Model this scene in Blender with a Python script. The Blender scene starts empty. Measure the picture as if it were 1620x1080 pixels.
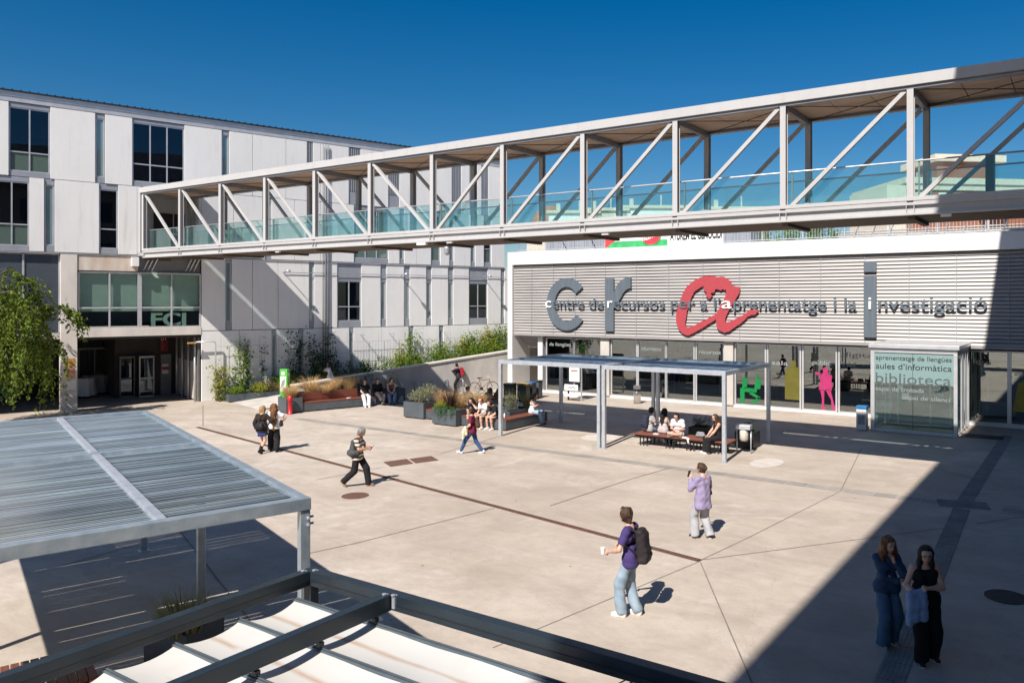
import bpy, math, random
import numpy as np
from mathutils import Vector, Matrix
random.seed(7); RNG = np.random.default_rng(7)
S = bpy.context.scene
COL = S.collection
rad = math.radians
# ------------------------------------------------------------------ camera geometry (metres; +Y runs into the library front)
CAM_H, FPX, CXP, CYP, YAW = 5.3, 1238.3, 936.3, 476.5, rad(32.55)
FWD = np.array([-math.sin(YAW), math.cos(YAW)]); RGT = np.array([math.cos(YAW), math.sin(YAW)])
def gp(x, y, z=0.0):
    """world point at height z that was surveyed at this spot of the photograph"""
    d = FWD + RGT*(x-CXP)/FPX
    t = (z-CAM_H)/(-(y-CYP)/FPX)
    return Vector((d[0]*t, d[1]*t, z))
def wp(x, y, dep):
    d = (FWD + RGT*(x-CXP)/FPX)*dep
    return Vector((d[0], d[1], CAM_H-(y-CYP)/FPX*dep))
# ------------------------------------------------------------------ materials
MATS = {}
def nt(name):
    m = bpy.data.materials.new(name); m.use_nodes = True
    t = m.node_tree; t.nodes.clear()
    out = t.nodes.new('ShaderNodeOutputMaterial')
    return m, t, out
def N(t, typ, **kw):
    n = t.nodes.new(typ)
    for k, v in kw.items():
        if k.startswith('i_'):
            key = k[2:]
            key = int(key) if key.isdigit() else key.replace('_', ' ')
            n.inputs[key].default_value = v
        else: setattr(n, k, v)
    return n
def c4(c): return (c[0], c[1], c[2], 1.0)
def mat(name, col, rough=.6, metal=0., var=.12, scale=3., stretch=(1,1,1), bump=0., bscale=60., col2=None, island=0., spec=.5, coord='Object', detail=5., rvar=.1, fine=0.):
    """principled surface with large soft tone variation, optional second colour, fine bump, per-island tint"""
    if name in MATS: return MATS[name]
    m, t, out = nt(name); L = t.links.new
    p = N(t, 'ShaderNodeBsdfPrincipled'); L(p.outputs[0], out.inputs[0])
    p.inputs['Roughness'].default_value = rough; p.inputs['Metallic'].default_value = metal
    p.inputs['Specular IOR Level'].default_value = spec
    tc = N(t, 'ShaderNodeTexCoord'); mp = N(t, 'ShaderNodeMapping'); mp.inputs['Scale'].default_value = stretch
    L(tc.outputs[coord], mp.inputs[0])
    nz = N(t, 'ShaderNodeTexNoise', i_Scale=scale, i_Detail=detail, i_Roughness=.6); L(mp.outputs[0], nz.inputs[0])
    mx = N(t, 'ShaderNodeMix', data_type='RGBA')
    a = col2 if col2 else tuple(max(0, c*(1-2*var)) for c in col)
    b = col if col2 else tuple(min(1, c*(1+2*var)) for c in col)
    mx.inputs[6].default_value = c4(a); mx.inputs[7].default_value = c4(b)
    rp = N(t, 'ShaderNodeMapRange', i_1=.3, i_2=.7); L(nz.outputs[0], rp.inputs[0]); L(rp.outputs[0], mx.inputs[0])
    last = mx.outputs[2]
    if island:
        g = N(t, 'ShaderNodeNewGeometry'); hs = N(t, 'ShaderNodeHueSaturation')
        r1 = N(t, 'ShaderNodeMapRange', i_3=1-island, i_4=1+island); L(g.outputs['Random Per Island'], r1.inputs[0]); L(r1.outputs[0], hs.inputs['Value'])
        mlt = N(t, 'ShaderNodeMath', operation='MULTIPLY', i_1=7.31); L(g.outputs['Random Per Island'], mlt.inputs[0])
        fr = N(t, 'ShaderNodeMath', operation='FRACT'); L(mlt.outputs[0], fr.inputs[0])
        r2 = N(t, 'ShaderNodeMapRange', i_3=.5-island*.07, i_4=.5+island*.07); L(fr.outputs[0], r2.inputs[0]); L(r2.outputs[0], hs.inputs['Hue'])
        L(last, hs.inputs['Color']); last = hs.outputs[0]
    if fine:
        n3 = N(t, 'ShaderNodeTexNoise', i_Scale=bscale*1.7, i_Detail=2.); L(mp.outputs[0], n3.inputs[0])
        h2 = N(t, 'ShaderNodeHueSaturation'); r3 = N(t, 'ShaderNodeMapRange', i_1=.3, i_2=.7, i_3=1-fine, i_4=1+fine); L(n3.outputs[0], r3.inputs[0]); L(r3.outputs[0], h2.inputs['Value'])
        L(last, h2.inputs['Color']); last = h2.outputs[0]
    L(last, p.inputs['Base Color'])
    if rvar:
        rr = N(t, 'ShaderNodeMapRange', i_3=max(0, rough-rvar), i_4=min(1, rough+rvar)); L(nz.outputs[0], rr.inputs[0]); L(rr.outputs[0], p.inputs['Roughness'])
    if bump:
        n2 = N(t, 'ShaderNodeTexNoise', i_Scale=bscale, i_Detail=3.); L(mp.outputs[0], n2.inputs[0])
        bp = N(t, 'ShaderNodeBump', i_Strength=bump, i_Distance=.01); L(n2.outputs[0], bp.inputs['Height']); L(bp.outputs[0], p.inputs['Normal'])
    MATS[name] = m; return m
def glass(name, tint, base=.1, boost=1., rough=0., gcol=(1,1,1), body=None, bodyf=0.):
    """pane: tinted see-through with mirror reflection rising towards grazing"""
    m, t, out = nt(name); L = t.links.new
    tr = N(t, 'ShaderNodeBsdfTransparent'); tr.inputs[0].default_value = c4(tint)
    gl = N(t, 'ShaderNodeBsdfGlossy'); gl.inputs[0].default_value = c4(gcol); gl.inputs['Roughness'].default_value = rough
    fr = N(t, 'ShaderNodeFresnel', i_0=1.5)
    ma = N(t, 'ShaderNodeMath', operation='MULTIPLY_ADD', i_1=boost, i_2=base); ma.use_clamp = True
    L(fr.outputs[0], ma.inputs[0])
    src = tr.outputs[0]
    if body:
        d = N(t, 'ShaderNodeBsdfDiffuse'); d.inputs[0].default_value = c4(body)
        mb = N(t, 'ShaderNodeMixShader', i_0=bodyf); L(tr.outputs[0], mb.inputs[1]); L(d.outputs[0], mb.inputs[2]); src = mb.outputs[0]
    mx = N(t, 'ShaderNodeMixShader'); L(ma.outputs[0], mx.inputs[0]); L(src, mx.inputs[1]); L(gl.outputs[0], mx.inputs[2])
    L(mx.outputs[0], out.inputs[0]); MATS[name] = m; return m
def leafmat(name, col, island=.35, trans=.35):
    m, t, out = nt(name); L = t.links.new
    g = N(t, 'ShaderNodeNewGeometry'); hs = N(t, 'ShaderNodeHueSaturation'); hs.inputs['Color'].default_value = c4(col)
    r1 = N(t, 'ShaderNodeMapRange', i_3=1-island, i_4=1+island*1.3); L(g.outputs['Random Per Island'], r1.inputs[0]); L(r1.outputs[0], hs.inputs['Value'])
    mlt = N(t, 'ShaderNodeMath', operation='MULTIPLY', i_1=7.31); L(g.outputs['Random Per Island'], mlt.inputs[0])
    fr = N(t, 'ShaderNodeMath', operation='FRACT'); L(mlt.outputs[0], fr.inputs[0])
    r2 = N(t, 'ShaderNodeMapRange', i_3=.48, i_4=.52); L(fr.outputs[0], r2.inputs[0]); L(r2.outputs[0], hs.inputs['Hue'])
    p = N(t, 'ShaderNodeBsdfPrincipled', i_Roughness=.65); p.inputs['Specular IOR Level'].default_value = .25; L(hs.outputs[0], p.inputs['Base Color'])
    tl = N(t, 'ShaderNodeBsdfTranslucent'); L(hs.outputs[0], tl.inputs[0])
    mx = N(t, 'ShaderNodeMixShader', i_0=trans); L(p.outputs[0], mx.inputs[1]); L(tl.outputs[0], mx.inputs[2]); L(mx.outputs[0], out.inputs[0])
    MATS[name] = m; return m
def weathered(name, col):
    m, t, out = nt(name); L = t.links.new; p = N(t, 'ShaderNodeBsdfPrincipled', i_Roughness=.55); p.inputs['Specular IOR Level'].default_value = .4; L(p.outputs[0], out.inputs[0])
    tc = N(t, 'ShaderNodeTexCoord')
    def nz(sc, st, det=4.):
        mp = N(t, 'ShaderNodeMapping'); mp.inputs['Scale'].default_value = st; L(tc.outputs['Object'], mp.inputs[0]); n = N(t, 'ShaderNodeTexNoise', i_Scale=sc, i_Detail=det, i_Roughness=.65); L(mp.outputs[0], n.inputs[0]); return n.outputs[0]
    last = None; cur = c4(col)
    for sc, st, a, b, amt, c in ((.55,(1,1,.6),.35,.7,.5,(col[0]*.86,col[1]*.86,col[2]*.87)), (5.,(1,1,.07),.52,.72,.45,(col[0]*.80,col[1]*.79,col[2]*.78)), (1.6,(1,1,.12),.60,.78,.45,(.50,.42,.34)), (9.,(1,1,1),.45,.8,.25,(col[0]*.82,)*3)):
        r = N(t, 'ShaderNodeMapRange', i_1=a, i_2=b, i_3=0., i_4=amt); L(nz(sc, st), r.inputs[0]); x = N(t, 'ShaderNodeMix', data_type='RGBA'); L(r.outputs[0], x.inputs[0])
        if last is None: x.inputs[6].default_value = cur
        else: L(last, x.inputs[6])
        x.inputs[7].default_value = c4(c); last = x.outputs[2]
    L(last, p.inputs['Base Color']); bp = N(t, 'ShaderNodeBump', i_Strength=.06, i_Distance=.01); L(nz(22., (1,1,1)), bp.inputs['Height']); L(bp.outputs[0], p.inputs['Normal']); MATS[name] = m; return m
# ------------------------------------------------------------------ mesh building
class MB:
    def __init__(s): s.v = []; s.f = []; s.mi = []
    def add(s, vs, fs, mi=0):
        o = len(s.v); s.v += [tuple(v) for v in vs]; s.f += [tuple(i+o for i in f) for f in fs]; s.mi += [mi]*len(fs); return s
    def box(s, x0, x1, y0, y1, z0, z1, mi=0):
        x0, x1 = sorted((x0, x1)); y0, y1 = sorted((y0, y1)); z0, z1 = sorted((z0, z1))
        return s.add([(x0,y0,z0),(x1,y0,z0),(x1,y1,z0),(x0,y1,z0),(x0,y0,z1),(x1,y0,z1),(x1,y1,z1),(x0,y1,z1)],
              [(0,3,2,1),(4,5,6,7),(0,1,5,4),(1,2,6,5),(2,3,7,6),(3,0,4,7)], mi)
    def bar(s, p, q, w, h, mi=0, up=(0,0,1)):
        p = Vector(p); q = Vector(q); d = (q-p).normalized(); u = Vector(up)
        if abs(d.dot(u)) > .98: u = Vector((0,1,0))
        sd = d.cross(u).normalized(); u2 = sd.cross(d).normalized()
        vs = []
        for c in (p, q):
            for a, b in ((-1,-1),(1,-1),(1,1),(-1,1)): vs.append(c+sd*(a*w/2)+u2*(b*h/2))
        return s.add(vs, [(0,1,2,3),(7,6,5,4),(0,4,5,1),(1,5,6,2),(2,6,7,3),(3,7,4,0)], mi)
    def tube(s, pts, r, n=8, mi=0, r2=None, closed=False):
        pts = [Vector(p) for p in pts]; k = len(pts); vs = []; prev = None
        for i, p in enumerate(pts):
            if closed: d = pts[(i+1) % k]-pts[i-1]
            else: d = pts[min(i+1, k-1)]-pts[max(i-1, 0)]
            d.normalize()
            if prev is None:
                u = Vector((0,0,1)) if abs(d.z) < .9 else Vector((1,0,0)); u = (u-d*u.dot(d)).normalized()
            else: u = (prev-d*prev.dot(d)).normalized()
            prev = u; w = d.cross(u)
            rr = r if r2 is None else r+(r2-r)*i/max(1, k-1)
            for j in range(n):
                a = 2*math.pi*j/n; vs.append(p+(u*math.cos(a)+w*math.sin(a))*rr)
        fs = []
        for i in range(k if closed else k-1):
            i2 = (i+1) % k
            for j in range(n): fs.append((i*n+j, i*n+(j+1) % n, i2*n+(j+1) % n, i2*n+j))
        if not closed: fs += [tuple(range(n-1, -1, -1)), tuple(range((k-1)*n, k*n))]
        return s.add(vs, fs, mi)
    def lathe(s, prof, c=(0,0,0), n=20, mi=0, sx=1., sy=1.):
        vs = []; k = len(prof)
        for r, z in prof:
            for j in range(n):
                a = 2*math.pi*j/n; vs.append((c[0]+r*math.cos(a)*sx, c[1]+r*math.sin(a)*sy, c[2]+z))
        fs = [(i*n+j, i*n+(j+1) % n, (i+1)*n+(j+1) % n, (i+1)*n+j) for i in range(k-1) for j in range(n)]
        fs += [tuple(range(n-1, -1, -1)), tuple(range((k-1)*n, k*n))]
        return s.add(vs, fs, mi)
    def prism(s, poly, y0, y1, mi=0):
        """polygon in (x,z), counter-clockwise seen from -y, thick along y"""
        n = len(poly)
        vs = [(x, y0, z) for x, z in poly]+[(x, y1, z) for x, z in poly]
        return s.add(vs, [tuple(range(n)), tuple(range(2*n-1, n-1, -1))]+[((i+1) % n, i, i+n, (i+1) % n+n) for i in range(n)], mi)
    def quad(s, a, b, c, d, mi=0): return s.add([a, b, c, d], [(0,1,2,3)], mi)
    def build(s, name, mats, parent=None, smooth=False, bevel=0.):
        me = bpy.data.meshes.new(name); me.from_pydata(s.v, [], s.f)
        mats = mats if isinstance(mats, (list, tuple)) else [mats]
        for m in mats: me.materials.append(m)
        if len(mats) > 1: me.polygons.foreach_set('material_index', s.mi)
        if smooth: me.polygons.foreach_set('use_smooth', [True]*len(s.f))
        me.update()
        return link(me, name, parent, bevel)
def link(me, name, parent=None, bevel=0.):
    o = bpy.data.objects.new(name, me); COL.objects.link(o)
    if parent is not None: o.parent = parent
    if bevel:
        b = o.modifiers.new('Bevel', 'BEVEL'); b.width = bevel; b.segments = 2; b.limit_method = 'ANGLE'
    return o
def tag(o, label=None, cat=None, group=None, kind=None):
    if label: o['label'] = label
    if cat: o['category'] = cat
    if group: o['group'] = group
    if kind: o['kind'] = kind
    return o
def thing(name, loc, rz, label, cat, group=None):
    o = bpy.data.objects.new(name, None); COL.objects.link(o); o.location = loc; o.rotation_euler = (0,0,rz); o.empty_display_size = .2
    return tag(o, label, cat, group)
def dup(root, loc, rz, label, group=None):
    r = root.copy(); COL.objects.link(r); r.location = loc; r.rotation_euler = (0,0,rz); r['label'] = label
    if group: r['group'] = group
    for ch in list(root.children):
        c = ch.copy(); COL.objects.link(c); c.parent = r
        for g in list(ch.children):
            d = g.copy(); COL.objects.link(d); d.parent = c
    return r
def text_mesh(name, body, size, depth, m, parent=None, loc=(0,0,0), rot=(math.pi/2,0,0), width=None, bold=0., spacing=1., align='LEFT'):
    cu = bpy.data.curves.new(name, 'FONT'); cu.body = body; cu.size = size; cu.extrude = depth/2; cu.offset = bold; cu.space_character = spacing; cu.align_x = align
    tmp = bpy.data.objects.new(name, cu); COL.objects.link(tmp)
    bpy.context.view_layer.update()
    me = bpy.data.meshes.new_from_object(tmp.evaluated_get(bpy.context.evaluated_depsgraph_get()))
    bpy.data.objects.remove(tmp); bpy.data.curves.remove(cu)
    if width and len(me.vertices):
        xs = [v.co.x for v in me.vertices]; x0, x1 = min(xs), max(xs); k = width/(x1-x0)
        for v in me.vertices: v.co.x = (v.co.x-x0)*k
    me.materials.clear(); me.materials.append(m); me.name = name
    o = link(me, name, parent); o.location = loc; o.rotation_euler = rot
    return o
def split_words(o, gap, name, parent):
    # one object per word: letters closer than gap along x stay together
    import bmesh
    b = bmesh.new(); b.from_mesh(o.data); b.verts.ensure_lookup_table(); seen = set(); isl = []
    for v in b.verts:
        if v.index in seen: continue
        st = [v]; seen.add(v.index); g = []
        while st:
            q = st.pop(); g.append(q.index)
            for e in q.link_edges:
                w = e.other_vert(q)
                if w.index not in seen: seen.add(w.index); st.append(w)
        xs = [b.verts[i].co.x for i in g]; isl.append((min(xs), max(xs), g))
    isl.sort(); words = []; hi = -1e9
    for a, c, g in isl:
        if a-hi > gap or not words: words.append([])
        words[-1] += g; hi = max(hi, c)
    if len(words) < 2: b.free(); return [o]
    out = []
    for k, g in enumerate(words):
        gs = set(g); b2 = b.copy(); b2.verts.ensure_lookup_table()
        bmesh.ops.delete(b2, geom=[v for v in b2.verts if v.index not in gs], context='VERTS')
        me = bpy.data.meshes.new(name); b2.to_mesh(me); b2.free()
        for m in o.data.materials: me.materials.append(m)
        n = link(me, name, parent); n.location = o.location; n.rotation_euler = o.rotation_euler; out.append(n)
    b.free(); bpy.data.objects.remove(o); return out
# ------------------------------------------------------------------ soft bodies: smooth union of tapered limbs on a grid, then a surface net
def surfnet(D, o, h):
    nx, ny, nz = D.shape
    acc = np.zeros((nx-1, ny-1, nz-1, 3)); cnt = np.zeros((nx-1, ny-1, nz-1))
    n = [nx-1, ny-1, nz-1]
    for ax in range(3):
        for a in (0, 1):
            for b in (0, 1):
                off = [0, 0, 0]; o2 = [i for i in range(3) if i != ax]; off[o2[0]] = a; off[o2[1]] = b
                off1 = list(off); off1[ax] += 1
                d0 = D[off[0]:off[0]+n[0], off[1]:off[1]+n[1], off[2]:off[2]+n[2]]
                d1 = D[off1[0]:off1[0]+n[0], off1[1]:off1[1]+n[1], off1[2]:off1[2]+n[2]]
                mk = (d0 < 0) != (d1 < 0)
                t = d0[mk]/(d0[mk]-d1[mk])
                for q in range(3): acc[..., q][mk] += off[q]+(t if q == ax else 0)
                cnt[mk] += 1
    act = cnt > 0; vid = -np.ones(act.shape, int); vid[act] = np.arange(act.sum())
    I = np.argwhere(act); V = (I+acc[act]/cnt[act][:, None])*h+o
    Fs = []
    for ax in range(3):
        b, c = [(1, 2), (2, 0), (0, 1)][ax]
        lo = [slice(0, None)]*3; hi = [slice(0, None)]*3
        lo[ax] = slice(0, -1); hi[ax] = slice(1, None)
        s0 = D[tuple(lo)] < 0; s1 = D[tuple(hi)] < 0
        E = np.argwhere(s0 != s1); E = E[(E[:, b] > 0) & (E[:, c] > 0) & (E[:, b] < D.shape[b]-1) & (E[:, c] < D.shape[c]-1)]
        def cell(db, dc):
            e = E.copy(); e[:, b] += db; e[:, c] += dc; return vid[e[:, 0], e[:, 1], e[:, 2]]
        q = np.stack([cell(-1, -1), cell(0, -1), cell(0, 0), cell(-1, 0)], 1)
        fl = ~s0[E[:, 0], E[:, 1], E[:, 2]]; q[fl] = q[fl][:, ::-1]; Fs.append(q)
    return V, np.concatenate(Fs)
def pdist(P, pr):
    a, b, ra, rb = (np.array(pr[0], float), np.array(pr[1], float), pr[2], pr[3])
    ab = b-a; L2 = ab@ab
    t = np.clip(((P-a)@ab)/L2, 0, 1) if L2 > 1e-9 else np.zeros(P.shape[:-1])
    d = np.linalg.norm(P-(a+t[..., None]*ab), axis=-1)-(ra+(rb-ra)*t)
    if len(pr) > 5 and pr[5] and L2 > 1e-9: d = np.maximum(d, ((P-b)@ab)/math.sqrt(L2))
    return d
def soft(prims, h, k=.03, noise=0., nf=18., clip=None, seed=0):
    """prims: (a, b, ra, rb, material, cut_flag); returns verts, quads, face materials"""
    lo = np.min([np.minimum(p[0], p[1])-max(p[2], p[3]) for p in prims], 0)-.03-noise; hi = np.max([np.maximum(p[0], p[1])+max(p[2], p[3]) for p in prims], 0)+.03+noise
    lo -= 2*h; hi += 2*h
    ns = np.ceil((hi-lo)/h).astype(int)+1
    D = np.full(ns, .5)
    ax = [lo[i]+np.arange(ns[i])*h for i in range(3)]
    for p in prims:
        r = max(p[2], p[3])+.05+k
        l = np.maximum(0, np.floor((np.minimum(p[0], p[1])-r-lo)/h).astype(int)); u = np.minimum(ns, np.ceil((np.maximum(p[0], p[1])+r-lo)/h).astype(int)+1)
        sl = tuple(slice(l[i], u[i]) for i in range(3))
        G = np.stack(np.meshgrid(*[ax[i][sl[i]] for i in range(3)], indexing='ij'), -1)
        d = pdist(G, p); e = D[sl]
        hh = np.clip(.5+.5*(e-d)/k, 0, 1); D[sl] = e+(d-e)*hh-k*hh*(1-hh)
    if noise or clip:
        G = np.stack(np.meshgrid(*ax, indexing='ij'), -1)
        if noise:
            rg = np.random.default_rng(seed); w = 0
            for i in range(4):
                kv = rg.normal(size=3); kv *= nf*(1+.6*i)/np.linalg.norm(kv); w = w+np.sin(G@kv+rg.uniform(0, 6))/(1+.5*i)
            D = D+noise*w*.6
        for (pt, nn) in (clip or []): D = np.maximum(D, (G-np.array(pt))@np.array(nn))
    D[0] = D[-1] = .5; D[:, 0] = D[:, -1] = .5; D[:, :, 0] = D[:, :, -1] = .5
    V, Q = surfnet(D, lo, h)
    C = V[Q].mean(1)
    dd = np.stack([pdist(C, p) for p in prims], 0); mi = np.array([p[4] for p in prims])[dd.argmin(0)]
    return V, Q, mi
def soft_obj(name, pieces, mats, parent=None):
    """pieces: list of (V,Q,mi) merged in one mesh"""
    Vs, Qs, Ms, o = [], [], [], 0
    for V, Q, m in pieces: Vs.append(V); Qs.append(Q+o); Ms.append(m); o += len(V)
    V = np.concatenate(Vs); Q = np.concatenate(Qs); M = np.concatenate(Ms)
    me = bpy.data.meshes.new(name); me.from_pydata(V.tolist(), [], Q.tolist())
    for m in mats: me.materials.append(m)
    me.polygons.foreach_set('material_index', M.astype(np.int32)); me.polygons.foreach_set('use_smooth', np.ones(len(Q), bool)); me.update()
    return link(me, name, parent)
# ------------------------------------------------------------------ foliage
def leaf_mesh(name, pts, dirs, size, m, parent=None, ratio=.5, droop=0., sizevar=.4, mi=None):
    """one bent leaf (two quads folded on the midrib is overkill at this size: a kite of 4 points) per point"""
    P = np.asarray(pts, float); Dn = np.asarray(dirs, float); n = len(P)
    Dn = Dn+RNG.normal(size=(n, 3))*.45; Dn[:, 2] -= droop; Dn /= np.linalg.norm(Dn, axis=1)[:, None]+1e-9
    U = RNG.normal(size=(n, 3)); W = np.cross(Dn, U); W /= np.linalg.norm(W, axis=1)[:, None]+1e-9
    sz = size*(1+sizevar*RNG.uniform(-1, 1, n))[:, None]
    nn = np.cross(W, Dn)
    A = P; B = P+Dn*sz*.45+W*sz*ratio*.5+nn*sz*.08; Cc = P+Dn*sz; E = P+Dn*sz*.45-W*sz*ratio*.5+nn*sz*.08
    V = np.stack([A, B, Cc, E], 1).reshape(-1, 3); Fq = np.arange(4*n).reshape(n, 4)
    me = bpy.data.meshes.new(name); me.from_pydata(V.tolist(), [], Fq.tolist()); me.materials.append(m); me.update()
    return link(me, name, parent)
def blob_pts(c, r, n, shell=.5):
    d = RNG.normal(size=(n, 3)); d /= np.linalg.norm(d, axis=1)[:, None]
    q = RNG.uniform(shell, 1, n)**.7
    return np.array(c)+d*np.array(r)*q[:, None], d
def blades(name, base, n, length, width, spread, m, parent=None, arch=.6, baser=.1, up=1., tipdroop=.5, segs=4):
    """tuft of arching grass blades"""
    vs, fs = [], []
    for i in range(n):
        a = random.uniform(0, 2*math.pi); rr = baser*math.sqrt(random.random()); L = length*random.uniform(.6, 1.1)
        sp = spread*random.uniform(.15, 1.); x = base[0]+rr*math.cos(a); y = base[1]+rr*math.sin(a); z = base[2]
        a2 = a+random.uniform(-.7, .7); dx, dy = math.cos(a2), math.sin(a2); w = width*random.uniform(.6, 1.2)
        sx, sy = -dy*w/2, dx*w/2; o = len(vs)
        th = sp
        for k in range(segs+1):
            f = k/segs; ww = (1-f*.92)
            vs.append((x+sx*ww, y+sy*ww, z)); vs.append((x-sx*ww, y-sy*ww, z))
            st = L/segs; x += dx*math.sin(th)*st; y += dy*math.sin(th)*st; z += math.cos(th)*st*up; th += arch*random.uniform(.7, 1.3)/segs*(1+tipdroop*f*2)
        for k in range(segs): fs.append((o+2*k, o+2*k+1, o+2*k+3, o+2*k+2))
    me = bpy.data.meshes.new(name); me.from_pydata(vs, [], fs); me.materials.append(m); me.update()
    return link(me, name, parent)
# ------------------------------------------------------------------ palette
PANEL = weathered('painted_panel', (.81,.80,.79))
WHITE = mat('white_render', (.80,.79,.77), .7, var=.03, scale=.8, stretch=(1,1,.3), bump=.15, bscale=25)
CONC = mat('cast_concrete', (.52,.49,.45), .8, var=.09, scale=1.1, stretch=(1,1,.35), bump=.3, bscale=18)
PALEC = mat('pale_concrete', (.66,.61,.56), .8, var=.06, scale=1.4, stretch=(1,1,.3), bump=.2, bscale=20)
RUSTC = mat('rust_stained_concrete', (.67,.61,.54), .8, col2=(.50,.38,.29), scale=1.5, stretch=(1.6,1.6,.35), bump=.2, bscale=20)
GREYM = mat('grey_metal', (.34,.36,.40), .45, .25, var=.06, scale=1.2, stretch=(1,1,.3))
GREYD = mat('grey_recess', (.22,.23,.25), .6, var=.06)
FRAME = mat('window_frame', (.50,.52,.56), .4, .35, var=.04)
ALU = mat('satin_aluminium', (.62,.62,.64), .38, .45, var=.05, scale=2)
BRIDGE = weathered('grey_bridge_paint', (.50,.495,.495))
BRIDGED = mat('grey_bridge_web', (.27,.27,.29), .5, .2, var=.06)
SOFF = mat('warm_soffit_board', (.78,.56,.41), .7, var=.1, scale=1., stretch=(.4,3,1))
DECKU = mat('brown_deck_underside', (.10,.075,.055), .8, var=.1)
BLACKM = mat('black_metal', (.018,.019,.022), .5, .2, var=.05)
GALV = mat('galvanised_steel', (.50,.56,.61), .42, .6, col2=(.32,.39,.45), scale=5., rvar=.12, bump=.05, bscale=40)
GALVP = mat('pale_galvanised_steel', (.60,.63,.68), .45, .5, col2=(.44,.48,.53), scale=6., rvar=.1)
SLAT = mat('zinc_slat', (.57,.665,.74), .42, .5, col2=(.39,.475,.55), scale=1.5, stretch=(1,.4,1), island=.22)
NAVY = mat('dark_blue_grey_aluminium', (.020,.031,.042), .42, .1, var=.1, scale=2, fine=.1)
FABRIC = mat('white_awning_fabric', (.80,.79,.77), .8, var=.025, scale=2.5, bump=.1, bscale=80)
PLANTG = mat('grey_powder_coat', (.085,.10,.115), .5, .1, var=.07, scale=1.5, bump=.04, bscale=90)
WOOD = mat('red_brown_hardwood', (.23,.075,.042), .5, col2=(.13,.042,.026), scale=4, stretch=(.4,5,5), island=.15)
SOIL = mat('soil', (.05,.04,.03), .95, var=.2, bump=.5, bscale=30)
GREENT = mat('green_totem_paint', (.09,.45,.055), .4, var=.03)
REDP = mat('red_paint', (.50,.02,.025), .4, var=.05)
STEEL = mat('brushed_steel', (.62,.60,.58), .28, .9, var=.05, stretch=(12,12,.5))
SIGNB = mat('blue_grey_letter', (.105,.135,.165), .55, .2, col2=(.15,.18,.21), scale=3, stretch=(4,4,.25))
SIGNR = mat('red_letter', (.42,.055,.07), .55, var=.06, scale=3, stretch=(3,3,.3))
SIGNW = mat('white_letter', (.85,.85,.85), .5, var=.01)
LOUV = mat('pale_louvre_blade', (.375,.355,.345), .5, .15, var=.05, scale=.8, stretch=(.6,1,3))
LOUVD = mat('louvre_backing', (.13,.125,.12), .8, var=.05)
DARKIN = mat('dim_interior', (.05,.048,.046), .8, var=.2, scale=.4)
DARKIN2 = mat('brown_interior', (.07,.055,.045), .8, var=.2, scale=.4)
BLIND = mat('green_grey_blind', (.70,.82,.76), .8, var=.03)
PAPER = mat('white_paper', (.8,.8,.8), .7, var=.02)
BLKP = mat('black_plastic', (.02,.02,.022), .45, var=.05)
GLASS_SLIT = glass('slit_glass', (.5,.6,.62), .12, .9, .02, body=(.26,.36,.38), bodyf=.75)
GLASS_DARK = glass('office_glass', (.32,.36,.40), .05, .55, .0, gcol=(.75,.85,1.))
GLASS_GRN = glass('spandrel_glass', (.45,.55,.5), .08, .7, .02, body=(.16,.23,.20), bodyf=.55)
GLASS_LIB = glass('library_glass', (.42,.50,.48), .21, 1.05, .0, gcol=(.88,.92,.90))
GLASS_VEST = glass('vestibule_glass', (.80,.90,.89), .10, .7, .0, gcol=(.85,.95,.95), body=(.35,.52,.52), bodyf=.05)
GLASS_RAIL = glass('balustrade_glass', (.86,.96,.955), .02, .4, .0, gcol=(.8,.95,.95), body=(.45,.62,.58), bodyf=.035)
LEAF_TREE = leafmat('tree_leaf', (.115,.165,.018), .55)
LEAF_VINE = leafmat('vine_leaf', (.15,.235,.02), .45)
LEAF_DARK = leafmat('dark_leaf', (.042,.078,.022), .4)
LEAF_SAGE = leafmat('sage_leaf', (.30,.31,.18), .35)
LEAF_YEL = leafmat('yellow_green_leaf', (.28,.29,.03), .4)
LEAF_TRAIL = leafmat('trailing_leaf', (.06,.14,.05))
LEAF_PURP = leafmat('purple_blade', (.09,.05,.04), .4, .2)
STRAW = leafmat('straw_blade', (.66,.47,.24), .3, .3)
STRAWG = leafmat('green_straw_blade', (.32,.31,.12), .35, .3)
BARK = mat('bark', (.10,.085,.07), .9, var=.2, scale=8, stretch=(3,3,.6), bump=.6, bscale=25)
# ------------------------------------------------------------------ light, sky, camera
SUN_EL, SUN_DX, SUN_DY = rad(46.8), -.1426, .9898           # direction the light travels in plan
w = bpy.data.worlds.new('World'); S.world = w; w.use_nodes = True
t = w.node_tree; t.nodes.clear()
sky = t.nodes.new('ShaderNodeTexSky'); sky.sky_type = 'NISHITA'; sky.sun_disc = False
sky.sun_elevation = SUN_EL; sky.sun_rotation = math.atan2(-SUN_DX, -SUN_DY)
sky.air_density = 1.0; sky.dust_density = .45; sky.ozone_density = 4.; sky.altitude = 0
hs = t.nodes.new('ShaderNodeHueSaturation'); hs.inputs['Saturation'].default_value = SKY_SAT if 'SKY_SAT' in globals() else 1.45; hs.inputs['Value'].default_value = 1.
bg = t.nodes.new('ShaderNodeBackground'); bg.inputs[1].default_value = .060
wo = t.nodes.new('ShaderNodeOutputWorld')
t.links.new(sky.outputs[0], hs.inputs['Color']); t.links.new(hs.outputs[0], bg.inputs[0]); t.links.new(bg.outputs[0], wo.inputs[0])
ld = bpy.data.lights.new('sun', 'SUN'); ld.energy = 5.; ld.angle = rad(.55); ld.color = (1., .94, .86)
lo = bpy.data.objects.new('sun', ld); COL.objects.link(lo)
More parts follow.
